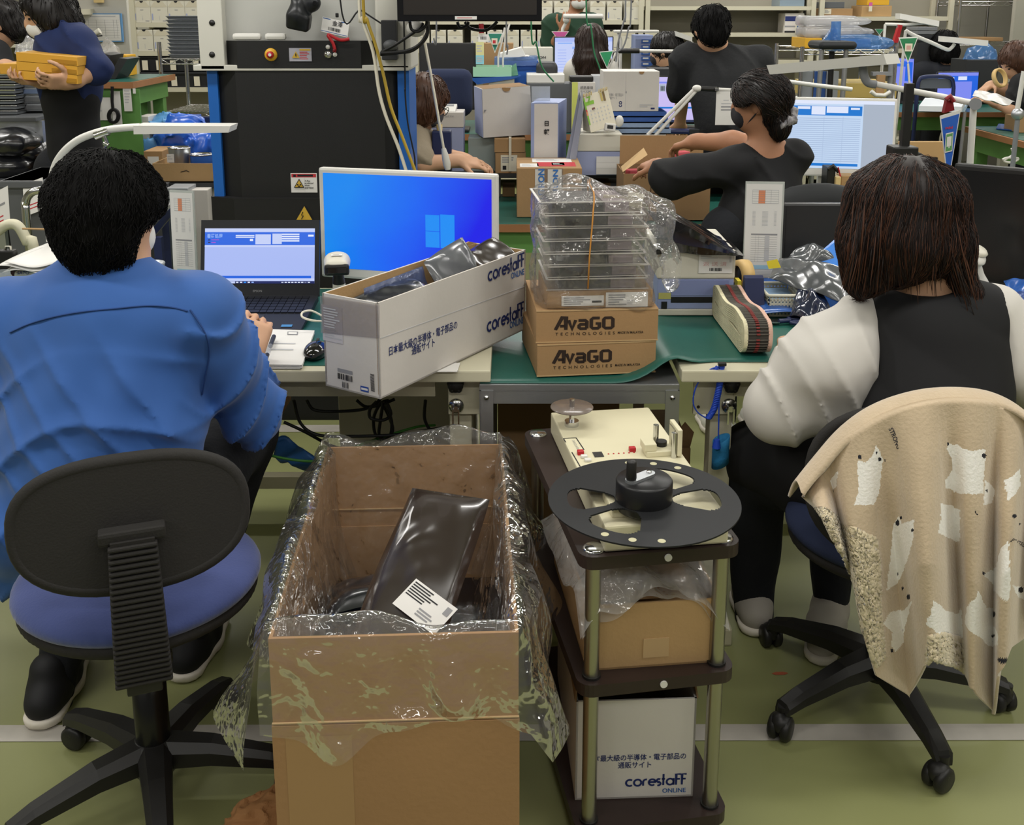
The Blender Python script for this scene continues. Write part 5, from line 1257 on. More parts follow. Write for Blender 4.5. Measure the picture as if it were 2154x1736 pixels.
# ------------------------------------------------------------------ man in the blue jacket
M('jacket_blue','#2f5a9e',.8,var=.05,vs=6,bump=.9,bs=4.2,sheen=.15,bd=.03,rg=True,stretch=(1.3,1,.6));M('jacket_seam','#1f3f78',.8)
t=thing('person','person with short black hair in blue work jacket seated at the laptop','person',(-.78,1.95,0))
Hc=W(226,447,Y=2.06);Rh=rotm(-8,0,-28)
shL,shR=W(8,668,Y=2.05),W(428,655,Y=2.03)
elR,wrR=W(530,858,Y=2.12),W(516,748,Y=2.38);elL,wrL=W(-70,870,Y=2.15),V((-.98,2.45,.8))
B=Body((-1.3,1.7,.42),(-.3,2.75,1.4),.0065)
L=headskin(B,Hc,1.,Rh);nb=W(232,585,Y=2.07)
B.cone(Hc+V((0,-.015,-.07)),nb,.058,.062,.03);B.ell(W(228,760,Y=2.05),(.17,.1,.24),None,.05);B.cone(shL,shR,.05,.05,.06);B.ell((-.8,1.97,.6),(.16,.12,.12),None,.06)
B.limb([shR,elR,wrR],[.05,.04,.028],.03);B.limb([shL,elL,wrL],[.05,.04,.028],.03)
hd_=W(537,690,Y=2.44)-wrR;hand(B,wrR,hd_,V((.3,-.8,.5)),70,1.05,1);hand(B,wrL,(.15,1,-.1),(0,0,1),30,1.0,-1)
body_mesh(B,t,'body','skin');faceparts(t,L,1.,Rh,'mask_white')
B=Body((-1.35,1.7,.4),(-.35,2.6,1.2),.0065)
B.cone(shL+V((.03,0,-.01)),shR-V((.03,0,.01)),.082,.082,.05)
B.ell(W(228,745,Y=2.04),(.212,.135,.2),None,.06);B.ell(W(225,925,Y=1.99),(.195,.135,.2),None,.08)
B.cone(W(225,640,Y=2.05),W(228,585,Y=2.06),.1,.078,.06)
B.limb([shR,W(468,755,Y=2.06),elR,W(525,818,Y=2.27),W(512,785,Y=2.35)],[.078,.068,.057,.047,.036],.035)
B.ell(W(528,892,Y=2.14),(.05,.06,.035),None,.04)
B.limb([shL,elL,wrL],[.08,.066,.045],.035)
B.limb([W(120,960,Y=1.97),W(45,1120,Y=1.93),W(30,1200,Y=1.95)],[.1,.06,.035],.06)
def jf(X,Y,Z):
    a=np.sin(38*(X*.95+Z*.42)+2.2*np.sin(11*Z+3*X));b=np.sin(52*(X*.8-Z*.5)+2*np.sin(9*X+7*Z))
    low=np.clip((1.03-Z)/.12,0,1);arm=np.clip((X+.66)/.08,0,1)
    ar=np.sin(70*(Z*.8-X*.5)+2*np.sin(20*Y))
    rd=1-np.abs(np.sin(33*(X*.8+Z*.6)+1.6*np.sin(7*Z+6*X)));r3=1-np.abs(np.sin(25*(Z*.94-X*.35)+1.8*np.sin(9*X)));r2=1-np.abs(np.sin(33*(Z*.7-X*.55)+2*np.sin(16*Y+9*X)))
    return -.02*low*rd**2*(.35+.65*np.abs(wob(X,Y,Z,7,1)))*(1-arm)-.014*np.clip((.97-Z)/.1,0,1)*r3**2.5*(1-arm)-.003*low*b*(1-arm)-.018*arm*r2**2.5*np.clip((1.06-Z)/.06,0,1)+.003*arm*ar*low+.002*wob(X,Y,Z,28)
B.fold(jf);jm=body_mesh(B,t,'jacket','jacket_blue');jt=bvh(jm)
jacket=t.children[-1]
col_=MB()
for k in range(25):
    pass
cc=W(228,572,Y=2.065)
col_.sheet(lambda u,v:cc+V(((.080-.012*v)*math.sin(2*PI*u),(.072-.012*v)*-math.cos(2*PI*u),-.028+.055*v*(1-.25*(1-math.cos(2*PI*u))/2)+.004*math.sin(u*19))),40,6,0,.006)
col_.build('collar','jacket_blue',jacket)
def on_jacket(name,px,r,mat):
    pts=[]
    for x,y in px:
        p,n_=hit(jt,x,y)
        if p:pts.append(p+n_*.0018)
    if len(pts)>2:MB().tube(spline(pts,5),r,6).build(name,mat,jacket)
on_jacket('yoke_seam',[(22,700),(60,683),(110,668),(170,657),(240,650),(310,644),(360,647),(395,655)],.0016,'jacket_seam')
on_jacket('sleeve_seam',[(400,652),(430,700),(440,740),(432,790),(424,830)],.0016,'jacket_seam')
B=Body(Hc-V((.2,.2,.22)),Hc+V((.2,.2,.2)),.005)
B.ell(W(221,428,Y=2.05),(.112,.118,.106),None,.02);B.ell(W(216,500,Y=2.03),(.080,.085,.072),None,.04)
B.ell(W(210,545,Y=2.03),(.046,.05,.03),None,.03)
B.ell(W(345,545,Y=2.05),(.055,.1,.085),None,.02,cut=True);B.ell(L(0,.12,-.03),(.085,.07,.09),Rh,.02,cut=True)
B.fold(lambda X,Y,Z:.004*wob(X,Y,Z,60)+.002*wob(X,Y,Z,130,1))
hm=MB();B.mesh(hm);ho=MB();ho.v,ho.f,ho.m,ho.s=list(hm.v),list(hm.f),list(hm.m),list(hm.s)
crown=Hc+V((.01,.0,.11))
strands(ho,hm,3800,.034,.0011,lambda q:((q-crown)+V((0,0,-.03))).normalized(),3,(0,),.004)
ho.build('hair',M('hair_jet','#0c0b0b',.75,spec=.15),t)
hipL,hipR=V((-.89,1.95,.61)),V((-.69,1.95,.61))
leg_set(t,[(hipL,V((-1.0,2.42,.58)),W(108,1480,Y=2.16)*1.0,(-.1,1,0),[.1,.075,.045]),(hipR,V((-.66,2.42,.58)),V((-.80,2.33,.08)),(.05,1,0),[.1,.075,.045])],M('trouser_black','#14161b',.9,bump=.2,bs=60),shoe_mat=M('shoe_black','#141417',.7))
# ------------------------------------------------------------------ woman in black vest and white sleeves
t=thing('person','person with long dark brown hair in black vest over white blouse','person',(.9,2.2,0))
Hc=W(1906,452,Y=2.24);Rh=rotm(-14,0,6)
shL,shR=W(1838,672,Y=2.22),W(2098,662,Y=2.18)
elL,wrL=W(1625,862,Y=2.3),W(1668,735,Y=2.56);elR,wrR=W(2210,860,Y=2.25),V((1.1,2.6,.79))
B=Body((.4,1.95,.42),(1.55,2.8,1.35),.0075)
L=headskin(B,Hc,1.,Rh);nb=W(1950,600,Y=2.2)
B.cone(Hc+V((.01,-.02,-.06)),nb,.052,.056,.03);B.ell(W(1972,760,Y=2.2),(.13,.085,.2),None,.05);B.cone(shL,shR,.045,.045,.06);B.ell((.93,2.14,.6),(.16,.11,.12),None,.05)
B.limb([shL,elL,wrL],[.045,.036,.025],.03);B.limb([shR,elR,wrR],[.045,.036,.025],.03)
hand(B,wrL,(.2,1,.05),(-.3,0,1),35,.95,1);hand(B,wrR,(-.2,1,0),(0,0,1),35,.95,-1)
body_mesh(B,t,'body','skin');faceparts(t,L,1.,Rh,'mask_white')
B=Body((.55,1.9,.5),(1.35,2.6,1.2),.007)
B.cone(W(1868,662,Y=2.21),W(2078,652,Y=2.18),.052,.052,.04)
B.ell(W(1978,775,Y=2.17),(.152,.112,.2),None,.05);B.ell(W(1965,920,Y=2.12),(.165,.125,.18),None,.06)
B.ell(W(1945,588,Y=2.19),(.078,.09,.032),None,.02,cut=True)
B.fold(lambda X,Y,Z:.0035*wob(X,Y,Z,20)-.003*np.abs(np.sin(30*(X*.5+Z*.8))))
body_mesh(B,t,'vest','cloth_black')
B=Body((.35,1.95,.6),(1.75,2.8,1.2),.007)
B.limb([W(1815,672,Y=2.22),W(1735,765,Y=2.21),W(1655,842,Y=2.25)],[.055,.086,.078],.06);B.ell(W(1628,872,Y=2.27),(.052,.08,.055),None,.07)
B.limb([W(1765,760,Y=2.2),W(1785,835,Y=2.2)],[.07,.05],.08);B.limb([W(1700,850,Y=2.22),W(1795,868,Y=2.2)],[.05,.03],.07)
B.limb([elL,W(1660,760,Y=2.48)],[.06,.045],.04)
B.limb([W(2095,655,Y=2.18),W(2160,760,Y=2.18),W(2205,830,Y=2.22)],[.058,.085,.07],.05);B.limb([elR,wrR],[.06,.04],.04)
B.fold(lambda X,Y,Z:-.013*(.25+np.abs(wob(X,Y,Z,9,2)))*(1-np.abs(np.sin(33*(X*.9+(Z-.8)*.32)+1.6*np.sin(9*Z+8*X))))**2.5+.003*wob(X,Y,Z,34))
body_mesh(B,t,'blouse','cloth_white')
# hair: cap plus long locks
B=Body(Hc-V((.25,.2,.35)),Hc+V((.3,.2,.2)),.006)
B.ell(W(1906,425,Y=2.23),(.108,.115,.1),None,.03)
B.limb([W(1850,430,Y=2.2),W(1832,520,Y=2.18),W(1816,592,Y=2.18)],[.07,.056,.035],.05)
B.limb([W(1910,430,Y=2.18),W(1912,520,Y=2.15),W(1895,560,Y=2.15)],[.08,.06,.035],.05)
B.limb([W(1960,440,Y=2.2),W(1985,520,Y=2.17),W(2008,575,Y=2.17)],[.07,.05,.028],.05)
B.limb([W(2008,560,Y=2.17),W(2045,620,Y=2.14),W(2058,668,Y=2.12)],[.026,.017,.006],.03)
B.fold(lambda X,Y,Z:.0022*np.sin(80*X+2.5*np.sin(14*Z)+2*np.sin(30*Y))+.0012*np.sin(170*X+9*Z))
hm=MB();B.mesh(hm);ho=MB();ho.v,ho.f,ho.m,ho.s=list(hm.v),list(hm.f),list(hm.m),list(hm.s)
part_=Hc+V((0,0,.1))
M('hair_long','#1d1412',.5,spec=.3);M('hair_long_light','#4a2d1f',.5,spec=.3)
strands(ho,hm,4200,.12,.0008,lambda q:V(((q.x-part_.x)*(3.0 if q.z>Hc.z-.02 else .6),(q.y-part_.y)*2,-.5 if q.z>Hc.z else -1)).normalized(),5,(0,0,1),.003,steps=6,jitter=.07)
rnd=random.Random(4)
for k in range(320):
    f=rnd.random();side=rnd.choice((0,0,1,1,2))
    if side==0:x0_,x1_,ye=rnd.uniform(1795,1880),0,rnd.uniform(590,622);x1_=1768+(x0_-1795)*1.25
    elif side==1:x0_,ye=rnd.uniform(1975,2005),rnd.uniform(600,690);x1_=x0_+(ye-480)*.30+rnd.uniform(-14,14)
    else:x0_,ye=rnd.uniform(1880,1975),rnd.uniform(540,600) if rnd.random()<.8 else rnd.uniform(600,640);x1_=x0_+rnd.uniform(-8,20)
    yd=rnd.uniform(2.1,2.17);ys_=rnd.uniform(400,520);pts=spline([W(x0_,ys_,Y=yd+.02),W(x0_+(x1_-x0_)*.35,ys_+(ye-ys_)*.45,Y=yd-.008),W(x1_,ye,Y=yd+rnd.uniform(-.02,.02))],4)
    N=len(pts);ho.tube(pts,[.0014*(.08+math.sin(PI*(.04+.9*i/(N-1)))) for i in range(N)],3,mi=rnd.choice((0,1)),cap=False)
ho.build('hair',['hair_long','hair_long_light'],t)
leg_set(t,[(V((.83,2.16,.56)),W(1588,985,Y=2.55),W(1584,1298,Y=2.52),(.1,1,0),[.11,.085,.05]),(V((1.02,2.16,.56)),V((.86,2.6,.54)),W(1748,1250,Y=2.5),(-.35,-.8,0),[.11,.085,.05])],'trouser_black',shoe_mat=M('shoe_grey','#a29c93',.7))
B=Body((.4,2.0,.2),(1.3,2.85,.8),.009)
B.limb([V((.84,2.16,.575)),W(1590,962,Y=2.53)],[.125,.1],.06);B.limb([V((1.0,2.16,.575)),V((.86,2.6,.55))],[.12,.1],.06);B.limb([W(1770,990,Y=2.3),W(1700,1120,Y=2.4)],[.1,.05],.07);B.ell((.93,2.12,.6),(.2,.14,.14),None,.06)
B.fold(lambda X,Y,Z:.006*wob(X,Y,Z,18,2));body_mesh(B,t,'apron','cloth_black')
# ------------------------------------------------------------------ blanket on the right chair
top=[(1690,1042),(1730,992),(1790,925),(1860,878),(1950,850),(2040,845),(2110,858),(2170,895),(2230,965)]
bot=[(1712,1066),(1772,1150),(1795,1245),(1848,1420),(1905,1464),(1962,1380),(2012,1402),(2052,1450),(2086,1504),(2128,1360),(2185,1300),(2240,1180)]
def lerp_pts(pts,f):
    f=f*(len(pts)-1);i=min(int(f),len(pts)-2);a,b=pts[i],pts[i+1];f -= i;f=f*f*(3-2*f)*.35+f*.65
    return a[0]+(b[0]-a[0])*f,a[1]+(b[1]-a[1])*f
TOPS=[(p.x,p.y) for p in spline([(x,y,0) for x,y in top],6)]
def blanket(u,v):
    tx,ty=lerp_pts(TOPS,u);bx_,by_=lerp_pts(bot,u);
    if v<.12:
        k=1-v/.12;p=W(tx,ty,Y=1.875);return p+V((0,.09*k,.018*math.sin(k*PI)-.05*k*k))
    k=(v-.12)/.88;x,y=tx+(bx_-tx)*k,ty+(by_-ty)*k
    ph=u*2*PI*5.6+.9*math.sin(u*9);fo=math.cos(ph+.5*math.sin(ph));amp=.003+.075*min(1,k*1.6)*(.75+.25*math.sin(u*17))
    return W(x+8*math.sin(ph+1)*k,y,Y=1.87-.02*math.sin(min(1,k*2)*PI/2)-.012+amp*fo*(.6 if fo>0 else 1)+.02*k+.09*(2*u-1)**2*1.0*(1-k*.5))
PZ5=lambda pts:[(x/2.9917+1434,y/2.9917+700) for x,y in pts]
PZ6=lambda pts:[(x/2.9917+1434,y/2.9917+1156) for x,y in pts]
white=[PZ5(p) for p in (
    [(1215,700),(1260,790),(1245,860),(1230,1000),(1190,1080),(1080,1080),(1110,990),(1105,850),(1110,800),(1150,810),(1190,770)],
    [(1660,690),(1750,700),(1800,740),(1890,730),(1890,800),(1880,930),(1880,1010),(1770,1010),(1640,970),(1640,920),(1690,860),(1690,790),(1650,730)],
    [(1610,1075),(1700,1085),(1770,1110),(1770,1310),(1720,1315),(1595,1260),(1610,1170)],
    [(1380,1150),(1410,1200),(1480,1170),(1475,1300),(1440,1430),(1390,1540),(1270,1620),(1290,1450),(1320,1230)],
    [(1890,920),(1960,990),(1930,1070),(1880,1080)],[(2040,930),(2110,850),(2110,960),(2050,1060)],
    [(2050,1310),(2050,1600),(2040,1680),(1960,1600),(1870,1510),(1930,1490),(2000,1480),(2020,1380)],[(930,930),(1000,870),(990,970),(950,985)])]
white+=[PZ6(p) for p in (
    [(1370,370),(1420,380),(1470,310),(1440,420),(1400,560),(1330,640),(1300,600),(1310,520),(1250,460),(1290,390)],
    [(1570,310),(1640,380),(1710,400),(1780,370),(1790,550),(1700,570),(1600,540),(1550,460)],
    [(1850,250),(1880,330),(1900,360),(1960,370),(1960,450),(2010,530),(2010,600),(1960,620),(1910,600),(1830,520),(1800,460),(1820,330)],
    [(2060,220),(2154,240),(2154,320),(2100,300)])]
liningp=[(1712,1062),(1740,1075),(1770,1098),(1838,1132),(1846,1180),(1848,1260),(1856,1380),(1840,1400),(1790,1230),(1760,1140)]
fluff=[[(1955,1335),(1975,1330),(2032,1345),(2035,1420),(1950,1400)]]
marks=[PZ5([p])[0]+(r,) for p,r in (((1120,780),5),((1235,790),5),((1275,795),3),((1215,750),3),((1372,1190),7),((1398,1160),4),((1368,1510),4),((1885,770),6),((1900,990),3),((1470,1240),4),((2110,1615),6),((1720,1270),4),((965,990),4),((2075,1150),5),((2105,1200),3),((1660,695),4),((1880,1510),4))]
marks+=[PZ6([p])[0]+(r,) for p,r in (((1945,540),6),((1985,545),3),((1945,575),3),((1945,615),2.5),((1445,295),6),((1405,240),4),((1980,410),7),((2020,690),6),((2115,250),7),((1305,630),4),((1402,500),3))]
def inpoly(x,y,P):
    c=False;j=len(P)-1
    for i in range(len(P)):
        if (P[i][1]>y)!=(P[j][1]>y) and x<(P[j][0]-P[i][0])*(y-P[i][1])/(P[j][1]-P[i][1])+P[i][0]:c=not c
        j=i
    return c
def to_px(p):
    d=V(p)-V((0,0,CAM_H));zc=d.y*cp-d.z*sp;return PPX+FPX*d.x/zc,PPY-FPX*(d.z*cp+d.y*sp)/zc
t=thing('blanket','beige fleece blanket with white bears draped over the right swivel chair','blanket',tuple(W(1980,1050,Y=1.88)))
NU,NV=300,330
mb=MB();mb.sheet(lambda u,v:blanket(u,v),NU,NV)
for k,f in enumerate(mb.f):
    c=(mb.v[f[0]]+mb.v[f[2]])/2;x,y=to_px(c);mi=0
    if (k % NV)/NV>.12:
        for P in white:
            if inpoly(x+.7*math.sin(y*.35),y+.7*math.sin(x*.3),P):mi=1;break
        if inpoly(x,y,liningp) or any(inpoly(x,y,P) for P in fluff):mi=3
        for a,b,r in marks:
            if (x-a)**2+((y-b)*.8)**2<(r*.72)**2:mi=2
    mb.m[k]=mi
rnd=random.Random(2)
for k,f in enumerate(mb.f):
    if mb.m[k]==3:
        for i in f:mb.v[i]=mb.v[i]+V((0,-rnd.uniform(0,.0018),rnd.uniform(-.001,.001)))
M('fleece_beige','#c2ae92',.95,var=.06,vs=14,bump=.2,bs=160,sheen=.5);M('fleece_white','#efece6',.95,bump=.2,bs=160,sheen=.4);M('fleece_mark','#23242e',.9);M('fleece_lining','#d2c4a4',.95,bump=.35,bs=110,sheen=.5)
bt_=bvh(mb);bl_=mb.build('blanket_cloth',['fleece_beige','fleece_white','fleece_mark','fleece_lining'],t)
sm=bl_.modifiers.new('thickness','SOLIDIFY');sm.thickness=.006;sm.offset=-1
for s_,a,b,w_ in (('STRONG',(1864,897),(1883,942),.0),('STAY',(2028,1112),(2056,1068),.0),('BE STRONG',(2118,1132),(2160,1150),.0)):
    p,n_=hit(bt_,*a);q,n2=hit(bt_,*b)
    if p and q:
        d=(q-p);up_=V((0,-1,0)).cross(d).normalized()*-1 if False else d.cross(V((0,1,0))).normalized()
        if up_.z<0 and abs(d.x)>abs(d.z):up_=-up_
        txt(t,'printed_word',s_,p+V((0,-.012,0)),d,up_ if up_.cross(d).y>0 or True else up_,.012,'fleece_mark',width=d.length*.95,bold=.02)
# ------------------------------------------------------------------ centre woman with the scrunchie
t=thing('person','person in black t-shirt with scrunchie reaching into the open brown box','person',(.9,3.75,0))
Hc=W(1600,214,Y=3.76);Rh=rotm(-6,0,62)
B=Body((.4,3.5,.3),(1.25,4.45,1.45),.008)
L=headskin(B,Hc,.98,Rh);nb=W(1608,305,Y=3.76)
B.cone(Hc+V((.02,-.01,-.05)),nb,.05,.058,.03);B.ell(W(1610,410,Y=3.76),(.13,.09,.2),None,.05)
sA,sB_=W(1540,340,Y=3.72),W(1672,328,Y=3.78);B.cone(sA,sB_,.036,.036,.05);B.ell((.88,3.76,.8),(.12,.09,.2),None,.06)
wA=W(1386,350,Y=3.98);B.limb([sA,W(1450,366,Y=3.82),wA],[.038,.038,.03],.03);hand(B,wA,W(1352,342,Y=4.1)-wA,(-.2,-.3,.9),50,1.,1)
wB=W(1462,298,Y=4.12);B.limb([sB_,W(1600,312,Y=3.98),W(1540,300,Y=4.02),wB],[.05,.045,.042,.03],.03);hand(B,wB,W(1420,308,Y=4.2)-wB,(0,-.2,1),35,1.,-1)
body_mesh(B,t,'body','skin_dark');faceparts(t,L,.98,Rh,M('mask_black','#28262a',.85))
B=Body((.4,3.45,.5),(1.25,4.1,1.3),.008)
B.cone(W(1552,345,Y=3.73),W(1666,332,Y=3.78),.06,.056,.05);B.ell(W(1614,420,Y=3.76),(.125,.105,.2),None,.05);B.ell(W(1590,480,Y=3.75),(.15,.12,.2),None,.07);B.ell(W(1585,590,Y=3.74),(.165,.13,.2),None,.07)
B.limb([W(1545,350,Y=3.72),W(1450,366,Y=3.8),W(1400,370,Y=3.87)],[.062,.064,.068],.04);B.ell(W(1412,385,Y=3.85),(.045,.06,.06),None,.05);B.limb([sB_,W(1600,322,Y=3.94)],[.055,.05],.04)
B.ell(W(1608,292,Y=3.74),(.075,.08,.035),None,.02,cut=True)
B.fold(lambda X,Y,Z:.004*wob(X,Y,Z,24)-.009*(1-np.abs(np.sin(22*(X*.5+Z*.8)+np.sin(14*X))))**3);body_mesh(B,t,'tshirt','cloth_black')
B=Body(Hc-V((.2,.22,.25)),Hc+V((.22,.22,.2)),.006)
B.ell(W(1603,205,Y=3.74),(.108,.108,.098),None,.02);B.ell(W(1640,262,Y=3.70),(.038,.04,.055),None,.03)
B.ell(L(0,.115,-.045),(.09,.07,.095),Rh,.015,cut=True);B.ell(L(.08,.035,-.06),(.05,.065,.06),Rh,.01,cut=True);B.ell(L(-.08,.035,-.06),(.05,.065,.06),Rh,.01,cut=True)
for sx in (-1,1):B.ell(L(sx*.095,-.004,-.02),(.035,.028,.04),Rh,.01,cut=True)
hm=MB();B.mesh(hm);ho=MB();ho.v,ho.f,ho.m,ho.s=list(hm.v),list(hm.f),list(hm.m),list(hm.s)
bun=W(1645,240,Y=3.7);strands(ho,hm,1600,.07,.0014,lambda q:(bun-q).normalized() if q.z>bun.z else V((0,0,-1)),8,(0,0,1),.003,jitter=.2)
ho.build('hair',[M('hair_dark','#15100f',.45,spec=.4),'hair_brown'],t)
m=MB();rg=[]
for k in range(26):
    a_=2*PI*k/26;rg.append(W(1648,240,Y=3.69)+V((.034*math.cos(a_),.03*math.sin(a_)*.6,.03*math.sin(a_)+.006*math.sin(a_*5))))
m.tube(rg,[.017+.006*math.sin(k*2.4) for k in range(26)],8,closed=True);m.build('scrunchie',M('scrunchie_grey','#b9b5b5',.6,col2='#4a4a52',vs=60),t)
leg_set(t,[(V((.8,3.74,.8)),V((.8,3.78,.45)),V((.8,3.74,.08)),(-.2,1,0),[.11,.08,.05]),(V((.97,3.74,.8)),V((.97,3.78,.45)),V((.97,3.74,.08)),(-.2,1,0),[.11,.08,.05])],'trouser_black')
# ------------------------------------------------------------------ generic figure for the people farther back
def figure(label,hp,Y,yaw,pitch,hs,shl,shr,waist,wy,arms,top_mat,hair_mat,style,mask=None,res=.011,apron=None,legs=True,skin='skin',tr=(.15,.1),sl=.5,eyes=True,slr=.06):
    t=thing('person',label,'person',(W(waist[0],waist[1],Y=wy).x,wy,0));Hc=W(hp[0],hp[1],Y=Y);Rh=rotm(pitch,0,yaw)
    shl,shr=W(*shl[:2],Y=shl[2]),W(*shr[:2],Y=shr[2]);wst=W(waist[0],waist[1],Y=wy);sm_=(shl+shr)/2
    AP=[[(shl,shr)[a[0]]]+[W(x,y,Y=yy) for x,y,yy in a[1]] for a in arms]
    ps=[Hc,shl,shr,wst]+[p for a in AP for p in a];lo=V([min(p[i] for p in ps)-.28 for i in range(3)]);hi=V([max(p[i] for p in ps)+.28 for i in range(3)])
    B=Body(lo,hi,res*.85);L=headskin(B,Hc,hs,Rh)
    B.cone(Hc+Rh @ V((0,-.015,-.06)),sm_+V((0,0,.02)),.052,.06,.03);B.cone(shl,shr,.045,.045,.05);B.cone(sm_-V((0,0,.06)),wst,tr[0]*.7,tr[0]*.7,.05)
    for a,spec in zip(AP,arms):
        B.limb(a,[.046,.04,.028][:len(a)] if len(a) <= 3 else [.046,.042,.038,.028],.03)
        if len(spec)>2:
            d=W(*spec[2][:2],Y=spec[2][2])-a[-1];hand(B,a[-1],d,spec[3],spec[4],hs,spec[5])
    body_mesh(B,t,'body',skin);faceparts(t,L,hs,Rh,mask,eyes)
    B=Body(lo,hi,res);B.cone(shl,shr,.066,.066,.05);w_=(shr-shl).length/2+.02
    ax_=wst-sm_;Rt=rotm(0,0,0)
    for f,k in ((.25,1.),(.6,.95),(1.,.95)):B.ell(sm_+ax_*f,(w_*k*.92,tr[1]*1.15,.16),Rt,.08)
    for a in AP:B.limb([a[0],a[0]+(a[1]-a[0])*min(1,sl*2) if sl <= .5 else a[1]]+([a[1]+(a[2]-a[1])*(sl-.5)*2] if sl>.5 and len(a)>2 else []),[slr,slr*.98]+([slr*.85] if sl>.5 and len(a)>2 else []),.04)
    B.ell(sm_+V((0,0,.07)),(.065,.065,.05),None,.02,cut=True)
    B.fold(lambda X,Y_,Z:.004*wob(X,Y_,Z,22)-.012*(1-np.abs(np.sin(21*(X*.8+Z*.45)+np.sin(13*Z))))**3);body_mesh(B,t,'shirt',top_mat)
    B=Body(Hc-V((.25,.25,.45)),Hc+V((.25,.25,.25)),.009)
    B.ell(L(0,-.012,.022),(.093*hs,.108*hs,.098*hs),Rh,.02)
    if style=='short':B.ell(L(0,-.05,-.05),(.07*hs,.055*hs,.06*hs),Rh,.03)
    if style=='bob':
        for sx in (-1,1):B.ell(L(sx*.055,-.01,-.04),(.045*hs,.075*hs,.075*hs),Rh,.03)
        B.ell(L(0,-.06,-.05),(.08*hs,.05*hs,.08*hs),Rh,.03)
    if style=='long':
        for sx in (-1,0,1):B.limb([L(sx*.045,-.05,0),L(sx*.055,-.07,-.12)]+[L(sx*.05,-.07,-.30)],[.05*hs,.052*hs,.03*hs],.04)
    if style=='bun':B.ell(L(0,-.115,-.03),(.045*hs,.04*hs,.045*hs),Rh,.02)
    B.ell(L(0,.125,-.045),(.078*hs,.085*hs,.1*hs),Rh,.015,cut=True)
    B.fold(lambda X,Y_,Z:.004*wob(X,Y_,Z,70));hm=MB();B.mesh(hm);ho=MB();ho.v,ho.f,ho.m,ho.s=list(hm.v),list(hm.f),list(hm.m),list(hm.s)
    strands(ho,hm,500,.05 if style!='long' else .12,.0022,lambda q:V(((q.x-Hc.x)*4,(q.y-Hc.y)*4,-.6)).normalized(),3,(0,),.004,jitter=.2)
    ho.build('hair',hair_mat,t)
    if apron:apron(t,sm_,wst)
    if legs:
        hz=max(.5,min(.92,wst.z));kn=.48
        leg_set(t,[(V((wst.x+s_*.09,wy,hz)),V((wst.x+s_*.1,wy+.02,kn if hz>.6 else .5)),V((wst.x+s_*.1,wy,.08)),(0,1,0),[.1,.075,.05]) for s_ in (-1,1)],'trouser_black',res=.014)
    return t,L
figure('person in black t-shirt bending over the far desks, seen from behind',(1496,62),5.25,4,-25,.98,(1446,128,5.3),(1590,132,5.3),(1535,262),5.15,
       [(0,[(1436,190,5.35),(1430,262,5.5)],(1430,285,5.6),(0,-.3,1),20,1),(1,[(1610,200,5.4),(1600,262,5.6)],(1600,285,5.7),(0,-.3,1),20,-1)],M('tee_black','#1d1e20',.9,bump=.25,bs=40),'hair_jet','short',tr=(.19,.13),slr=.085,sl=.45)
gt,gL=figure('person with glasses and grey mask leaning over bench beside the machine',(893,212),4.62,-68,-28,1.0,(862,295,4.55),(880,300,4.75),(852,420),4.65,
       [(0,[(884,345,4.45),(965,338,4.5)],(1010,345,4.52),(.1,-.4,1),38,-1),(1,[(915,322,4.75),(975,335,4.72)],(1010,345,4.7),(0,0,1),30,1)],M('tee_beige','#8f8370',.85,bump=.2,bs=40),'hair_brown_light','bob',mask='mask_grey',skin='skin',sl=.38,legs=True,slr=.075)
m=MB()
for sx in (-1,1):m.tube([gL(sx*.033+.026*math.cos(2*PI*k/14),.1,.0+.019*math.sin(2*PI*k/14)) for k in range(14)],.0018,5,closed=True).tube([gL(sx*.058,.098,.005),gL(sx*.082,0,.01)],.002,5)
m.tube([gL(-.008,.101,.004),gL(.008,.101,.004)],.002,5);m.build('glasses','black_plastic',gt)
def apron6(t,sm_,wst):
    B=Body((wst.x-.35,wst.y-.35,.2),(wst.x+.35,wst.y+.35,sm_.z+.1),.011)
    B.ell(sm_+V((-.02,0,-.13)),(.095,.11,.16),None,.05);B.limb([sm_+V((0,0,-.2)),wst,V((wst.x-.01,wst.y,.42))],[.095,.11,.125],.06);B.clip((0,0,.36),(0,0,1))
    B.fold(lambda X,Y,Z:.006*wob(X,Y,Z,16));body_mesh(B,t,'apron','cloth_black')
    MB().tube([sm_+V((-.07,-.07,-.04)),sm_+V((-.06,-.03,.06)),sm_+V((-.05,.05,.03))],.02,8).tube([sm_+V((.07,-.08,-.04)),sm_+V((.065,-.03,.06)),sm_+V((.05,.05,.03))],.02,8).build('apron_strap','cloth_black',t)
figure('standing person in navy top and black apron carrying yellow boxes',(102,26),4.5,118,-22,1.0,(112,98,4.55),(168,92,4.42),(150,190),4.5,
       [(0,[(95,150,4.5),(92,172,4.35)],(62,172,4.3),(0,0,-1),40,1),(1,[(200,148,4.36),(152,172,4.25)],(112,172,4.2),(.1,-.8,-.5),45,-1)],'cloth_navy','hair_dark','bob',mask='mask_white',apron=apron6,tr=(.1,.085),slr=.058,sl=.52)
figure('standing person in dark green t-shirt and white mask before the shelves',(1218,-12),8.45,178,-20,1.0,(1163,52,8.5),(1245,50,8.5),(1205,130),8.5,
       [(0,[(1158,100,8.5),(1185,62,8.3)],(1192,36,8.25),(0,-1,0),50,1),(1,[(1256,105,8.5),(1240,120,8.3)])],M('tee_green','#25402f',.9),'hair_dark','short',mask='mask_white',tr=(.19,.13),slr=.085,sl=.42,skin='skin_dark')
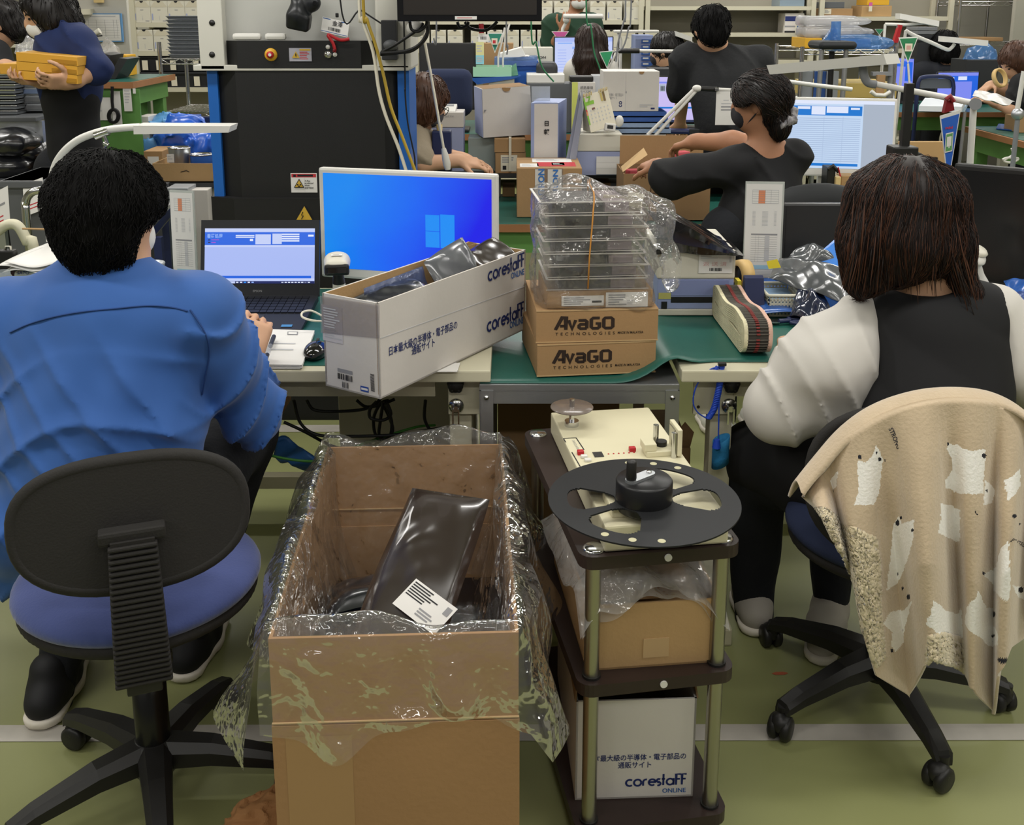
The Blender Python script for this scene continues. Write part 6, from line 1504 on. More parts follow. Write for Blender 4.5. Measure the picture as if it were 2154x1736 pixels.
figure('person with long straight brown hair seated at a far blue screen',(1243,88),6.9,0,-5,1.0,(1212,148,6.9),(1275,150,6.9),(1243,215),6.9,
       [(0,[(1200,190,7.0)]),(1,[(1285,190,7.0)])],'cloth_white','hair_brown','long',slr=.075)
figure('person with dark tied hair and black mask at the far drawers',(1400,106),6.9,60,-10,1.0,(1375,165,6.9),(1425,165,6.95),(1400,235),6.9,
       [(0,[(1360,205,7.0)]),(1,[(1435,205,7.0)])],'cloth_black','hair_dark','bun',mask='mask_black',slr=.07)
figure('person with black bobbed hair and dark vest at the far right',(1984,98),8.6,6,-8,1.1,(1940,150,8.6),(2028,150,8.6),(1985,235),8.6,
       [(0,[(1922,172,8.65),(1905,168,8.85)],(1890,165,8.95),(0,0,1),30,1),(1,[(2045,195,8.7)])],M('vest_dark','#22242a',.9),'hair_jet','bob',slr=.08)
figure('person with wavy light brown hair sorting white bags at right',(2138,128),7.1,100,-38,1.07,(2150,178,6.98),(2185,190,7.2),(2190,260),7.12,
       [(0,[(2130,232,6.9),(2095,218,6.95)],(2078,212,6.95),(0,-.3,1),35,-1),(1,[(2115,190,7.2),(2082,180,7.2)],(2068,190,7.15),(-.4,0,.8),40,1)],'cloth_black','hair_brown_light','bob',slr=.07,sl=.35)
figure('person half out of frame at the far left with dark hair',(-2,48),5.5,100,-20,1.1,(-40,120,5.55),(-10,115,5.4),(-35,210),5.55,
       [(1,[(-8,165,5.3),(10,138,5.15)],(32,134,5.05),(0,0,1),30,-1)],'cloth_black','hair_dark','short',slr=.07)
# ================================================================== THE X-RAY CABINET
M('machine_white','#c9c7bd',.45);M('machine_grey','#b4b4ae',.5);M('machine_black','#181818',.55,bump=.05,bs=300);M('trim_blue','#1d5fb0',.4);M('trim_blue_side','#4a6cba',.45)
MY=3.95
t=thing('inspection_cabinet','tall black and white inspection machine with blue side trims','machine',(W(640,300,Y=MY).x,MY+.25,0))
X=lambda x,y=300,Y=MY:W(x,y,Y=Y).x
Zp=lambda y,Y=MY:W(640,y,Y=Y).z
z1,z2,z3=Zp(415),Zp(147),2.1
xl,xr=X(437),X(868)
m=MB();fx0,fx1=X(441,415),X(868,415)
m.prism([V((fx0,MY+.02,0)),V((fx0+.1,MY-.03,0)),V((fx1-.1,MY-.03,0)),V((fx1,MY+.02,0)),V((fx1,MY+.4,0)),V((fx0,MY+.4,0))],V((0,0,z1)));m.build('base_plinth','machine_black',t)
m=MB();bx0,bx1=X(462),X(838)
m.prism([V((bx0,MY+.04,z1)),V((bx0+.075,MY-.005,z1)),V((bx1-.05,MY-.005,z1)),V((bx1,MY+.04,z1)),V((bx1,MY+.3,z1)),V((bx0,MY+.3,z1))],V((0,0,z2-z1)));m.build('front_panel','machine_black',t)
MB().bx(X(441),bx0,MY+.02,MY+.28,z1,z2).build('side_trim','trim_blue',t)
MB().bx(bx1,X(862),MY+.02,MY+.15,z1,z2).bx(X(862)-.004,X(862),MY+.15,MY+.3,z1,z2).build('side_trim','trim_blue',t)
m=MB();wz=z2
m.bx(X(418,60),X(470,60),MY-.01,MY+.3,wz,z3,.004).bx(X(790,60),X(864,60),MY-.01,MY+.3,wz,z3,.01).bx(X(418),X(864),MY-.01,MY+.3,wz-.003,wz+.018,.003);m.build('upper_cabinet','machine_white',t)
MB().bx(X(468,60),X(792,60),MY+.04,MY+.3,wz+.01,z3).build('recessed_face','machine_grey',t)
za,zb=Zp(143),Zp(86)
m=MB();m.prism([V((X(472,110),MY+.03,za)),V((X(500,110),MY-.012,za)),V((X(760,110),MY-.012,za)),V((X(790,110),MY+.03,za)),V((X(790,110),MY+.05,za)),V((X(472,110),MY+.05,za))],V((0,0,zb-za)));cs=m.build('control_strip','machine_black',t)
for y in (48,115):
    p=W(446,y,Y=MY-.011);MB().lathe(p,[(0,-.002),(.011,-.001),(.011,0)],16,Rm=rotm(-90)).build('port_hole','black_plastic',t)
p=W(570,115,Y=MY-.014)
m=MB().lathe(p,[(.0,-.02),(.013,-.018),(.013,-.008),(.0,-.008)],20,Rm=rotm(-90),mi=0).lathe(p,[(0,-.008),(.022,-.006),(.024,0)],24,Rm=rotm(-90),mi=1).lathe(p,[(0,-.021),(.006,-.0205)],12,Rm=rotm(-90),mi=2)
m.build('emergency_button',['red_plastic','yellow_plastic','white_plastic'],t)
def flat(t,nm,x0,y0,x1,y1,Y,rects,base,off=.001):q,u_,v_=wrect(x0,y0,x1,y1,Y);return panel(t,nm,q,u_,v_,rects,base,off=off),q,u_,v_
def tri(t,nm,x,y,hw,h,Y,mat,off=.0):
    return MB().prism([W(x-hw,y+h,Y=Y),W(x+hw,y+h,Y=Y),W(x,y,Y=Y)],V((0,.001,0))).build(nm,mat,t)
M('label_silver','#aaa9b3',.4);M('label_pinkish','#c9a9b8',.6);M('warn_yellow','#c9a43a',.5)
lb,q,u_,v_=flat(t,'warning_label',609,101,656,129,MY-.014,textlines(.47,.12,.95,.75,5,'red_ink')+[(.47,.8,.95,.93,'warn_yellow')],'label_silver')
tri(t,'warning_triangle',622,108,8,14,MY-.018,'warn_yellow');MB().bx(X(621.2,115,MY-.02),X(622.8,115,MY-.02),MY-.0205,MY-.0195,Zp(118,MY),Zp(112,MY)).build('triangle_mark','ink',t)
for (x,y,r,mt) in ((690,99,.008,'white_plastic'),(705,115,.008,'white_plastic'),(690,115,.014,'chrome')):
    MB().lathe(W(x,y,Y=MY-.013),[(0,-.006),(r,-.005),(r,0)],18,Rm=rotm(-90)).build('key_switch' if r>.01 else 'switch_plate',mt,t)
lb,q,u_,v_=flat(t,'warning_label',613,364,668,405,MY-.006,[(.03,.78,.97,.96,'red_ink'),(.1,.8,.2,.92,'ink'),(.26,.82,.85,.92,'ink'),(.52,.03,.525,.75,'pale_ink')],'white_paper')
tri(t,'warning_triangle',629,376,11,19,MY-.010,'ink');tri(t,'warning_triangle',629,379,8.4,14.5,MY-.0115,'warn_yellow')
for dx,dy in ((-3,388.5),(3,388.5),(0,392)):MB().ball(W(629+dx,dy,Y=MY-.0125),.003,8,5).build('trefoil_blade','ink',t)
for i,s_ in enumerate(('X-Ray','produced','when','energized')):
    a=W(641,382+4.8*i,Y=MY-.008);txt(t,'lettering',s_,a,(1,0,0),(0,0,1),.0085,'ink',bold=.02)
tri(t,'warning_triangle',640,430,20,34,MY-.034,'ink');tri(t,'warning_triangle',640,434,16.5,28.5,MY-.0355,'warn_yellow')
MB().tube([W(637,446,Y=MY-.037),W(634,453,Y=MY-.037),W(638,454,Y=MY-.037),W(634,461,Y=MY-.037)],.0016,5).build('lightning_mark','ink',t)
MB().bx(X(806,80),X(838,80),MY-.06,MY-.01,Zp(125),Zp(42),.004).build('cable_pod','dark_grey',t)
MB().ball(W(822,95,Y=MY-.07),(.028,.02,.02),12,8).build('pod_grip','mid_grey',t)
# things on the cabinet
p=W(625,32,Y=MY-.07);t=thing('barcode_scanner','black barcode scanner hanging on the white machine top','barcode scanner',tuple(p))
B=Body(p-V((.09,.12,.1)),p+V((.15,.12,.14)),.005);B.ell(p,(.034,.035,.038),None,.02);B.box(p+V((.004,.01,-.022)),(.042,.03,.03),rotm(10,12,0),.012,.02);B.ell(W(652,6,Y=MY-.03),(.04,.03,.035),None,.02);B.cone(p,p+V((-.002,.03,.12)),.022,.022,.02)
m=MB();B.mesh(m);m.build('shell',M('scanner_black','#1b1d20',.35),t);MB().cyl(W(662,6,Y=MY-.058),W(662,6,Y=MY-.062),.007).build('trigger_ring','gloss_black',t)
t=thing('name_badge','white name badge with barcode hung on the machine front','badge',tuple(W(705,78,Y=MY)))
a,b,c=W(675,66,Y=MY-.01),W(731,79,Y=MY-.01),W(679,35,Y=MY-.0)
panel(t,'card',a,b-a,c-a,[(.02,.9,.3,.96,'blue_ink'),(.7,.9,.95,.96,'blue_ink'),(.0,.06,.98,.1,'blue_ink')]+barcode(.25,.2,.72,.42),'white_paper')
txt(t,'lettering','金澤',a+(b-a)*.38+(c-a)*.6-V((0,.002,0)),b-a,c-a,.021,'ink',bold=.01,width=.038)
MB().box(W(709,32,Y=MY),(.012,.01,.016),None,.003).build('clip','black_plastic',t)
t=thing('key_tag','red strap with key hanging below the name badge','strap',tuple(W(705,110,Y=MY)))
MB().tube(spline([W(x,y,Y=MY-.025) for x,y in ((735,82),(715,84),(690,73),(700,90),(704,103),(703,110))],5),.006,8,flat=.5).build('strap','red_plastic',t);MB().ball(W(703,106,Y=MY-.03),.006,10,6).build('snap','dark_red',t)
for (x0,x1,nm,lab) in ((490,550,'tape_cutter','long white cutter lying on the machine ledge'),(558,602,'name_strip','short white labelled case on the machine ledge')):
    a,b=W(x0,77,Y=MY-.0),W(x1,77,Y=MY-.0);tag(MB().box((a+b)/2,((b-a).length,.03,.024),None,.01).build(nm,'white_plastic'),lab,'tool')
    if x0>550:flat(bpy.data.objects[nm],'print',563,73,600,81,MY-.017,textlines(.25,.2,.95,.8,1,'ink')+[(.03,.15,.2,.85,'grey_ink')],'white_paper') if False else None
# wall television on an arm
TY=3.62;x0,x1=X(835,20,TY),X(1140,20,TY);zt=W(900,45,Y=TY).z
t=thing('display_screen','black switched off display hanging at the top centre','monitor',((x0+x1)/2,TY,zt))
MB().bx(x0,x1,TY,TY+.05,zt,zt+.42,.004).build('housing','gloss_black',t)
MB().bx(x0+.022,x1-.018,TY-.002,TY,zt+.022,zt+.4).build('screen',M('screen_off_warm','#2b2724',.3),t)
flat(t,'sticker',957,34,1003,41,TY-.003,textlines(.1,.3,.9,.7,1,'red_ink'),'white_paper')
MB().bx(X(845,60,MY),x0+.1,TY+.05,MY+.02,zt+.1,zt+.16).build('mount_arm','dark_grey',t)
q=W(875,60,Y=3.75);MB().ball(q,(.035,.03,.03),14,8).cyl(q,q+V((0,0,.1)),.015).build('speaker_pod','white_plastic',t)
for i,px in enumerate(([(862,45),(866,62),(880,66),(895,55),(898,45)],[(898,45),(898,70),(880,95),(850,108),(800,112)],[(890,48),(882,60),(850,82),(830,95),(802,110)],[(901,45),(897,78),(870,105),(840,111),(800,115)],
                        [(962,46),(968,58),(980,55),(986,46)],[(978,46),(990,60),(1020,64),(1036,55),(1046,45)])):
    cable('video_cable',['small black cable loop under the left screen corner','upper black cable sweeping from screen to the machine','thin black cable crossing diagonally below the screen','lower black cable sweeping from screen to the machine','small black loop under the middle of the hanging screen','wide black cable loop under the hanging screen'][i],[W(x,y,Y=3.68+.02*i) for x,y in px],.0055,'cable_black',group='cables of the hanging screen')
cable('hanging_cable','white cable running down in front of the black machine',[W(x,y,Y=3.7) for x,y in ((755,-20),(762,40),(785,110),(797,190),(812,245),(838,310),(855,362))],.006,'cable_white')
cable('hanging_cable','yellow ochre cable running down in front of the machine',[W(x,y,Y=3.69) for x,y in ((763,-20),(772,40),(790,95),(806,155),(822,225),(845,285),(874,362))],.0055,'cable_yellow')
cable('hanging_cable','thin dark wire slanting across the machine upper face',[W(x,y,Y=MY-.05) for x,y in ((715,-5),(760,22),(815,58))],.003,'cable_black')
cable('hanging_cable','thin black wire down the blue trim right of machine',[W(x,y,Y=MY-.02) for x,y in ((851,110),(852,190),(858,260),(872,330),(872,360))],.003,'cable_black')
t=thing('plug_cable','white cord with plug connector hanging beside the grey masked person','cord',tuple(W(940,355,Y=4.1)))
MB().tube([W(893,85,Y=4.1),W(905,150,Y=4.1),W(920,235,Y=4.1),W(934,318,Y=4.1)],.0055,8).build('cord','cable_white',t)
MB().tube([W(933,312,Y=4.1),W(936,326,Y=4.1),W(940,345,Y=4.1),W(942,357,Y=4.1)],[.009,.014,.016,.011],10).build('connector','white_plastic',t)
MB().tube([W(893,85,Y=4.1),W(885,0,Y=4.1),W(880,-60,Y=4.1)],.0055,8).build('upper_cord','cable_white',t)
for i,px in enumerate(([(1233,0),(1243,55),(1250,110),(1262,145),(1274,188)],[(1316,0),(1313,40),(1300,90),(1296,130)],[(1328,0),(1322,60),(1310,100),(1290,110)],[(1117,40),(1128,90),(1140,140),(1165,172)],[(918,45),(912,80)],[(1065,45),(1068,95),(1066,115)])):
    cable('hanging_wire',['green wire hanging before the long brown hair','grey wire hanging left of the lavender drawers','second grey wire curving onto the lamp joint','green wire hanging from the screen over blue box','short grey wire left below the hanging screen','thin wire beside the green pennant'][i],[W(x,y,Y=5.3) for x,y in px],.004,['dark_green','grey_plastic','grey_plastic','dark_green','grey_plastic','grey_plastic'][i],'wire')
# ================================================================== MIDDLE BENCH ROW
def green_bench(label,x0,x1,y0,y1,h,legs=True,top='mat_green'):
    t=thing('green_workbench',label,'workbench',((x0+x1)/2,(y0+y1)/2,0))
    MB().bx(x0,x1,y0,y1,h-.035,h-.002).build('wooden_top','bench_wood',t);MB().bx(x0+.01,x1-.01,y0+.008,y1-.01,h-.002,h).build('top_mat',top,t)
    MB().bx(x0+.04,x1-.04,y0+.03,y0+.07,h-.13,h-.035).bx(x0+.04,x1-.04,y1-.07,y1-.03,h-.13,h-.035).bx(x0+.04,x0+.08,y0+.07,y1-.07,h-.13,h-.035).bx(x1-.08,x1-.04,y0+.07,y1-.07,h-.13,h-.035).build('frame_rail','bench_green',t)
    for x in (x0+.05,x1-.11):
        for y in (y0+.04,y1-.1):MB().bx(x,x+.06,y,y+.06,0,h-.13).build('leg','bench_green',t)
    return t
green_bench('narrow end of the green bench behind the masked person',-.62,-.345,4.87,5.05,.72)
green_bench('green framed bench in the middle carrying cartons and the calendar',-.33,2.05,4.3,5.05,.72)
def boxpx(name,label,cat,x0,y0,x1,y1,Y,dep,mat,rects=None,bev=.003,group=None,base=None,open_=None,zbot=None):
    q,u_,v_=wrect(x0,y0,x1,y1,Y)
    if zbot is not None:v_=v_+V((0,0,q.z-zbot));q=V((q.x,q.y,zbot))
    t=thing(name,label,cat,tuple(q+u_/2+V((0,dep/2,0))),group)
    if open_:
        w,d,h,e=u_.x,dep,v_.z,.004;m=MB()
        for a in ((0,w,0,e),(0,w,d-e,d),(0,e,e,d-e),(w-e,w,e,d-e)):m.bx(q.x+a[0],q.x+a[1],q.y+a[2],q.y+a[3],q.z,q.z+h)
        m.bx(q.x,q.x+w,q.y,q.y+d,q.z,q.z+e);m.build('body',mat,t)
        MB().bx(q.x+e,q.x+w-e,q.y+e,q.y+d-e,q.z+e,q.z+h*.15).build('inner_floor',open_,t)
    else:MB().bx(q.x,q.x+u_.x,Y,Y+dep,q.z,q.z+v_.z,bev).build('body',mat,t)
    if rects:panel(t,'print',q,u_,v_,rects,base)
    return t,q,u_,v_
# taped brown carton with blue print
t,q,u_,v_=boxpx('taped_carton','brown carton with blue lettered tape and red label on middle bench','box',1087,354,1223,459,4.44,.33,'card',zbot=.722)
panel(t,'printed_tape',q+u_*.28,u_*.43,v_*1.0,[],'tape_film');panel(t,'tape_base',q+u_*.28-V((0,.0005,0)),u_*.43,v_,[(.0,.0,.33,.98,'white_card'),(.45,.3,.95,.98,'white_card')],None)
txt(t,'lettering','RUTRON',q+u_*.42+v_*.26-V((0,.003,0)),v_,-u_,.036,M('tape_blue','#3a72b8',.5),bold=.03,width=v_.z*.72)
txt(t,'lettering','TRON',q+u_*.63+v_*.40-V((0,.003,0)),v_,-u_,.030,'tape_blue',bold=.03,width=v_.z*.58)
zq=q.z+v_.z
for (a,b,c,d,k) in ((.25,.55,.88,.9,'white_paper'),(.32,.15,.92,.55,'red_ink'),(.05,.1,.34,.42,'white_paper'),(.55,.25,.75,.5,'white_paper')):
    o=q+u_*a+V((0,.33*b,v_.z));panel(t,'top_label',o,u_*(c-a),V((0,.33*(d-b),0)),textlines(.1,.2,.9,.8,3,'pale_ink') if k=='white_paper' else [],k)
# raised black shelf at the rear of the middle bench
t=thing('desk_riser','low black riser shelf at the back of the middle bench','shelf',(.45,4.98,.72))
rz=W(1250,366,Y=4.86).z;MB().bx(-.6,1.2,4.86,5.2,rz-.02,rz).build('shelf_board','dark_grey',t)
for x in (-.59,.55,1.18):MB().bx(x,x+.02,4.88,5.2,.72,rz-.02).build('support','dark_grey',t)
for (x0,y0,x1,y1,mt,lab,nm) in ((1057,395,1083,412,'card','small brown carton under the black riser shelf','carton'),(1040,376,1053,414,'grey_plastic','grey plastic case under the riser beside the monitor','case'),(1243,385,1285,410,'card_dark','brown carton in the dark under the riser','carton'),(1283,385,1302,412,'mid_grey','grey metal fitting under the riser by open box','fitting')):
    boxpx(nm,lab,'box',x0,y0,x1,y1,4.95,.15,mt,zbot=.722)
boxpx('brown_carton','lower small brown carton tied with a beige band','box',1042,322,1106,369,4.88,.14,'card',[(.18,.1,.72,.9,'cream_paper')]+textlines(.22,.5,.68,.82,3,'grey_ink')+[(.24,.18,.36,.38,'ink')],zbot=rz)
boxpx('brown_carton','upper small brown carton tied with a beige band','box',1040,292,1105,321,4.88,.14,'card')
q=W(1073,369,Y=4.875);w_=W(1073,291,Y=4.875);tag(MB().bx(q.x-.006,q.x+.006,4.872,4.877,q.z+.02,w_.z+.002).bx(q.x-.006,q.x+.006,4.872,5.02,w_.z,w_.z+.002).build('packing_band','cream_paper'),'beige band round the two small brown cartons','band')
# white carton, daily report file, leaning folders, calendar
Q=[W(1017,290,Y=4.9),W(1121,283,Y=4.96),W(1115,181,Y=4.96),W(1014,188,Y=4.9)]
t=thing('white_carton','white open carton standing upright on the small brown cartons','box',tuple(Q[0]));dv=V((-.045,.22,0))
MB().hexa([Q[0],Q[1],Q[1]+dv,Q[0]+dv,Q[3],Q[2],Q[2]+dv,Q[3]+dv]).build('body',['white_card'],t)
MB().quad(Q[0]+dv-V((.001,0,0)),Q[0]-V((.001,0,0)),Q[3]-V((.001,0,0)),Q[3]+dv-V((.001,0,0))).build('side_face','lav_card',t)
MB().quad(Q[3]+V((.004,.004,.001)),Q[2]+V((-.004,.004,.001)),Q[2]+dv+V((-.004,0,.001)),Q[3]+dv+V((.004,0,.001))).build('open_top','card_dark',t)
c=W(1065,184.5,Y=4.925);MB().prism([c+V((.02*math.cos(PI+PI*k/8),-.004,.018*math.sin(PI+PI*k/8))) for k in range(9)],V((0,.003,0))).build('finger_notch','card',t)
MB().add([W(1018,231,Y=4.893),W(1024,231,Y=4.893),W(1018,238,Y=4.893)],[[2,1,0]]).build('print_mark','grey_ink',t)
boxpx('storage_case','clear grey plastic cases under the white upright carton','case',985,290,1042,325,4.95,.15,M('clear_grey','#8f9a98',.25),zbot=rz)
t,q,u_,v_=boxpx('file_box','white upright file box marked with two Japanese characters','file',1122,217,1174,345,4.78,.02,'white_card',zbot=.722)
MB().prism([q+V((-.012,.0,0)),q+u_+V((0,.0,0)),q+u_+V((.05,.26,0)),q+V((.03,.28,0))],V((0,0,v_.z))).build('side_board','lavender',t)
for i,s_ in enumerate(('日','報')):txt(t,'lettering',s_,W(1144,264+18*i,Y=4.777),(1,0,0),(0,0,1),.026,'ink',bold=.03)
t=thing('clear_folder','clear plastic folder standing behind the marked file box','folder',tuple(W(1140,190,Y=4.9)));q,u_,v_=wrect(1118,182,1157,216,4.9);MB().obox(V((q.x,q.y,.722)),u_,v_+V((0,0,q.z-.722)),V((0,.01,0))).build('sleeve',film('folder_clear','#dfe3e8',body=.35,bump=.2),t)
M('folder_grey','#8e93a3',.4)
for i,(a,b,c,d) in enumerate((((1174,326),(1188,330),(1222,228),(1216,200)),((1182,328),(1200,330),(1226,234),(1222,198)))):
    P=[W(x,y,Y=4.74-.03*i) for x,y in (a,b,c,d)];dz=P[0].z-.724;P=[P[0]-V((0,0,dz)),P[1]-V((0,0,P[1].z-.724)),P[2],P[3]]
    tag(MB().prism(P,V((.02,.22,0))).build('document_folder','folder_grey'),['left grey document folder leaning beside the file box','right grey document folder leaning toward the calendar'][i],'folder')
t,q,u_,v_=boxpx('lidded_box','ivory and lavender box under the desk calendar','box',1213,283,1306,362,4.82,.25,'lav_card',zbot=rz)
MB().bx(q.x-.003,q.x+u_.x+.003,4.815,5.08,W(1250,318,Y=4.82).z,q.z+v_.z+.002,.004).build('lid','offwhite_plastic',t);flat(t,'paper_slip',1254,329,1304,367,4.812,[(.0,.33*k,1,.33*k+.01,'pale_ink') for k in range(3)],'white_paper')
Q=[W(1243,279,Y=4.84),W(1296,262,Y=4.86),W(1281,193,Y=4.93),W(1225,203,Y=4.91)]
t=thing('desk_calendar','white july desk calendar with flower photo on the lidded box','calendar',tuple(Q[0]));u_,v_=Q[1]-Q[0],Q[3]-Q[0]
MB().obox(Q[0],u_,v_,u_.cross(v_).normalized()*-.004).build('board','cream_paper',t)
r=[(.06,.72,.38,.82,'green_ink'),(.0,.2,.06,.95,'green_ink'),(.0,.45,.06,.55,'orange_ink'),(.0,.56,.06,.62,'red_ink')]
r+=[(.16+.135*i,.22+.105*j,.2+.135*i,.26+.105*j,'pale_ink') for i in range(6) for j in range(4)]
r+=[(.66,.72,.74,.95,M('flower_yellow','#b5a25a',.6)),(.76,.7,.84,.96,M('flower_brown','#6f5a33',.6)),(.25,.56,.36,.62,M('flower_dark','#6a3f33',.6))]
panel(t,'page',Q[0],u_,v_,r,None,off=.001);txt(t,'lettering','7',Q[0]+u_*.13+v_*.79,u_,v_,.04,M('cal_green','#6fa02f',.6),bold=.03,off=.003)
m=MB()
for k in range(16):
    if 5<k<10:continue
    p=Q[3]+u_*(.04+.062*k);m.tube([p+V((0,-.004,-.006)),p+V((0,-.006,.006)),p+V((0,.006,.008))],.0016,5)
m.build('spiral_binding',M('spiral_gold','#b59a3c',.4,metal=.6),t);MB().prism([Q[0]+V((-.03,.09,0)),Q[0]+V((0,.005,0)),Q[3]+V((0,.005,0))],u_).build('stand','cream_paper',t)
c=W(1283,268,Y=4.8);t=thing('digital_timer','small white digital timer on the lidded box','timer',tuple(c));MB().box(c,(.05,.025,.036),rotm(-10,8,10),.005).build('case','white_plastic',t);MB().box(c+V((0,-.013,.003)),(.028,.003,.016),rotm(-10,8,10)).build('display','screen_off',t)
t,q,u_,v_=boxpx('white_carton','white carton with faint slogan on blue trays at centre','box',1268,150,1385,234,5.0,.2,'white_card',[(.4,0,.404,.98,'pale_ink'),(.4,.45,.42,.5,'grey_ink'),(.66,.1,.8,.13,'pale_ink'),(.66,.15,.9,.17,'pale_ink'),(.86,.05,.93,.09,'navy_ink')])
txt(t,'lettering','半導体・電子部品の',q+u_*.1+v_*.38,u_,v_,.016,'grey_ink',width=u_.length*.26);txt(t,'lettering','通販サイト',q+u_*.1+v_*.3,u_,v_,.016,'grey_ink',width=u_.length*.15);txt(t,'logo','co',q+u_*.34+v_*.1,v_,-u_,.03,'navy_ink',bold=.02)
c=W(1350,150.5,Y=4.998);MB().prism([c+V((.012*math.cos(PI+PI*k/8),-.003,.012*math.sin(PI+PI*k/8))) for k in range(9)],V((0,.003,0))).build('finger_notch','card',t)
film('tray_blue','#4a70b5',body=.6,rough=.15,bump=.3,bs=20);M('tray_blue_solid','#3b5da0',.3)
for k in range(4):
    y0=235+12*k;t,q,u_,v_=boxpx('parts_tray',['topmost blue parts tray under the white slogan carton','second blue parts tray under the white slogan carton','third clear blue tray under the white slogan carton','lowest clear tray under the white slogan carton'][k],'tray',1287-2*k,y0,1402+3*k,y0+11,5.0,.2,'tray_blue_solid' if k<2 else M('tray_clear_blue','#8fa3c2',.25),open_='tray_blue_solid')
boxpx('storage_box','pale box on the riser beneath the blue parts trays','box',1290,283,1400,330,5.0,.18,'white_card',zbot=rz)
tag(MB().ball(W(1303,255,Y=4.93),(.02,.015,.028),12,8).build('tape_knot','white_plastic'),'white clip knot on the edge of blue trays','clip')
# centre open brown carton with flap
BY=4.36;q0,u_,v_=wrect(1310,366,1492,452,BY);v_=v_+V((0,0,q0.z-.722));q0.z=.722
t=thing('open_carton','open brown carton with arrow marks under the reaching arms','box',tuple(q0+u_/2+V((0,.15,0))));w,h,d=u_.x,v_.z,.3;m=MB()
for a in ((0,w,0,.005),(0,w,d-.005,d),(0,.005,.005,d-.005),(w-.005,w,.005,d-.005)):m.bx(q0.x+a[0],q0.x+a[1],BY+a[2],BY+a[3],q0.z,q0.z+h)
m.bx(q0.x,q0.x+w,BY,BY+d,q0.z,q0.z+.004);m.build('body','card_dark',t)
f0,f1=W(1303,362,Y=BY+d),W(1479,284,Y=BY+d+.02);MB().bx(f0.x,f1.x,BY+d,BY+d+.005,q0.z+h-.03,f1.z).build('rear_flap','card',t)
P=[W(1310,362,Y=BY+.02),W(1362,326,Y=BY+.12),W(1354,312,Y=BY+.18),W(1306,352,Y=BY+.12)];MB().prism(P,V((0,.004,.002))).build('side_flap','card_edge',t)
m=MB()
for x in (1369,1380):m.bx(X(x-.7,400,BY),X(x+.7,400,BY),BY-.0015,BY-.0005,W(0,406,Y=BY).z,W(0,384,Y=BY).z);m.add([W(x-3.4,389,Y=BY-.001),W(x,380,Y=BY-.001),W(x+3.4,389,Y=BY-.001),W(x,386,Y=BY-.001)],[[3,2,1,0]])
m.bx(X(1364,400,BY),X(1383,400,BY),BY-.0015,BY-.0005,W(0,407,Y=BY).z,W(0,405.6,Y=BY).z);m.build('arrow_mark','brown_ink',t)
for (x,y,lab) in ((1335,356,'red packed part under the left hand in open carton'),(1432,318,'pink wrapped part under the far hand in open carton')):
    c=W(x,y,Y=BY+.18);tag(MB().box((c.x,c.y,(c.z+.726)/2),(.07,.05,c.z-.726),rotm(0,0,15),.006).build('packed_part',M('pink_wrap','#c2525c',.5)),lab,'part')
# table corner items by the grey masked person
t,q,u_,v_=boxpx('white_box','white and lavender box on bench before the masked person','box',905,268,975,305,4.95,.15,'lav_card',zbot=.722);MB().bx(q.x-.002,q.x+u_.x+.002,4.945,5.11,W(0,268,Y=4.95).z,W(0,236,Y=4.95).z,.004).build('lid','white_card',t);txt(t,'lettering','Speed Vac',W(929,246,Y=4.94),(1,0,0),(0,0,1),.014,'grey_ink')
t,q,u_,v_=boxpx('pen_cup','navy pen cup beside the hanging white connector','cup',909,276,949,322,4.55,.07,'navy_plastic',zbot=.722,bev=.006);MB().cyl(W(925,278,Y=4.58),W(924,262,Y=4.58),.012,.014).build('pen','tan_plastic',t)
t=thing('calculator','white calculator lying on the lavender box','calculator',tuple(W(940,232,Y=5.02)));c=W(938,230,Y=5.02);MB().box(c,(.1,.09,.02),rotm(18,0,-4),.004).build('case','white_plastic',t);MB().box(c+V((0,.02,.016)),(.075,.02,.004),rotm(18,0,-4)).build('display','grey_plastic',t)
tag(MB().lathe(W(0,222,Y=5.3)+V((W(964,222,Y=5.3).x,0,0)),[(0,-.03),(.012,-.03),(.012,.03),(.008,.035),(.008,.05),(0,.05)],14).build('blue_bottle','blue_plastic'),'small blue bottle behind the lavender box','bottle')
tag(MB().box(W(931,213,Y=5.2),(.035,.06,.05),rotm(0,0,20),.014).build('white_scanner','white_plastic'),'white handset beside the small blue bottle','handset')
t=thing('keyboard','white keyboard under the hands of the masked person','keyboard',tuple(W(1000,352,Y=4.6)))
a=W(958,357,Z=.735);MB().bx(a.x,a.x+.2,a.y,a.y+.13,.722,.742,.004).build('body','white_plastic',t);m=MB()
for i in range(7):
    for j in range(4):m.bx(a.x+.01+.026*i,a.x+.032+.026*i,a.y+.012+.028*j,a.y+.036+.028*j,.742,.747)
m.build('keys','offwhite_plastic',t)
cable('blue_lanyard','blue strap curled on bench beside the navy pen cup',[W(x,y,Y=4.6) for x,y in ((900,318),(912,322),(925,325),(940,318),(946,308))],.006,'cable_blue','strap')
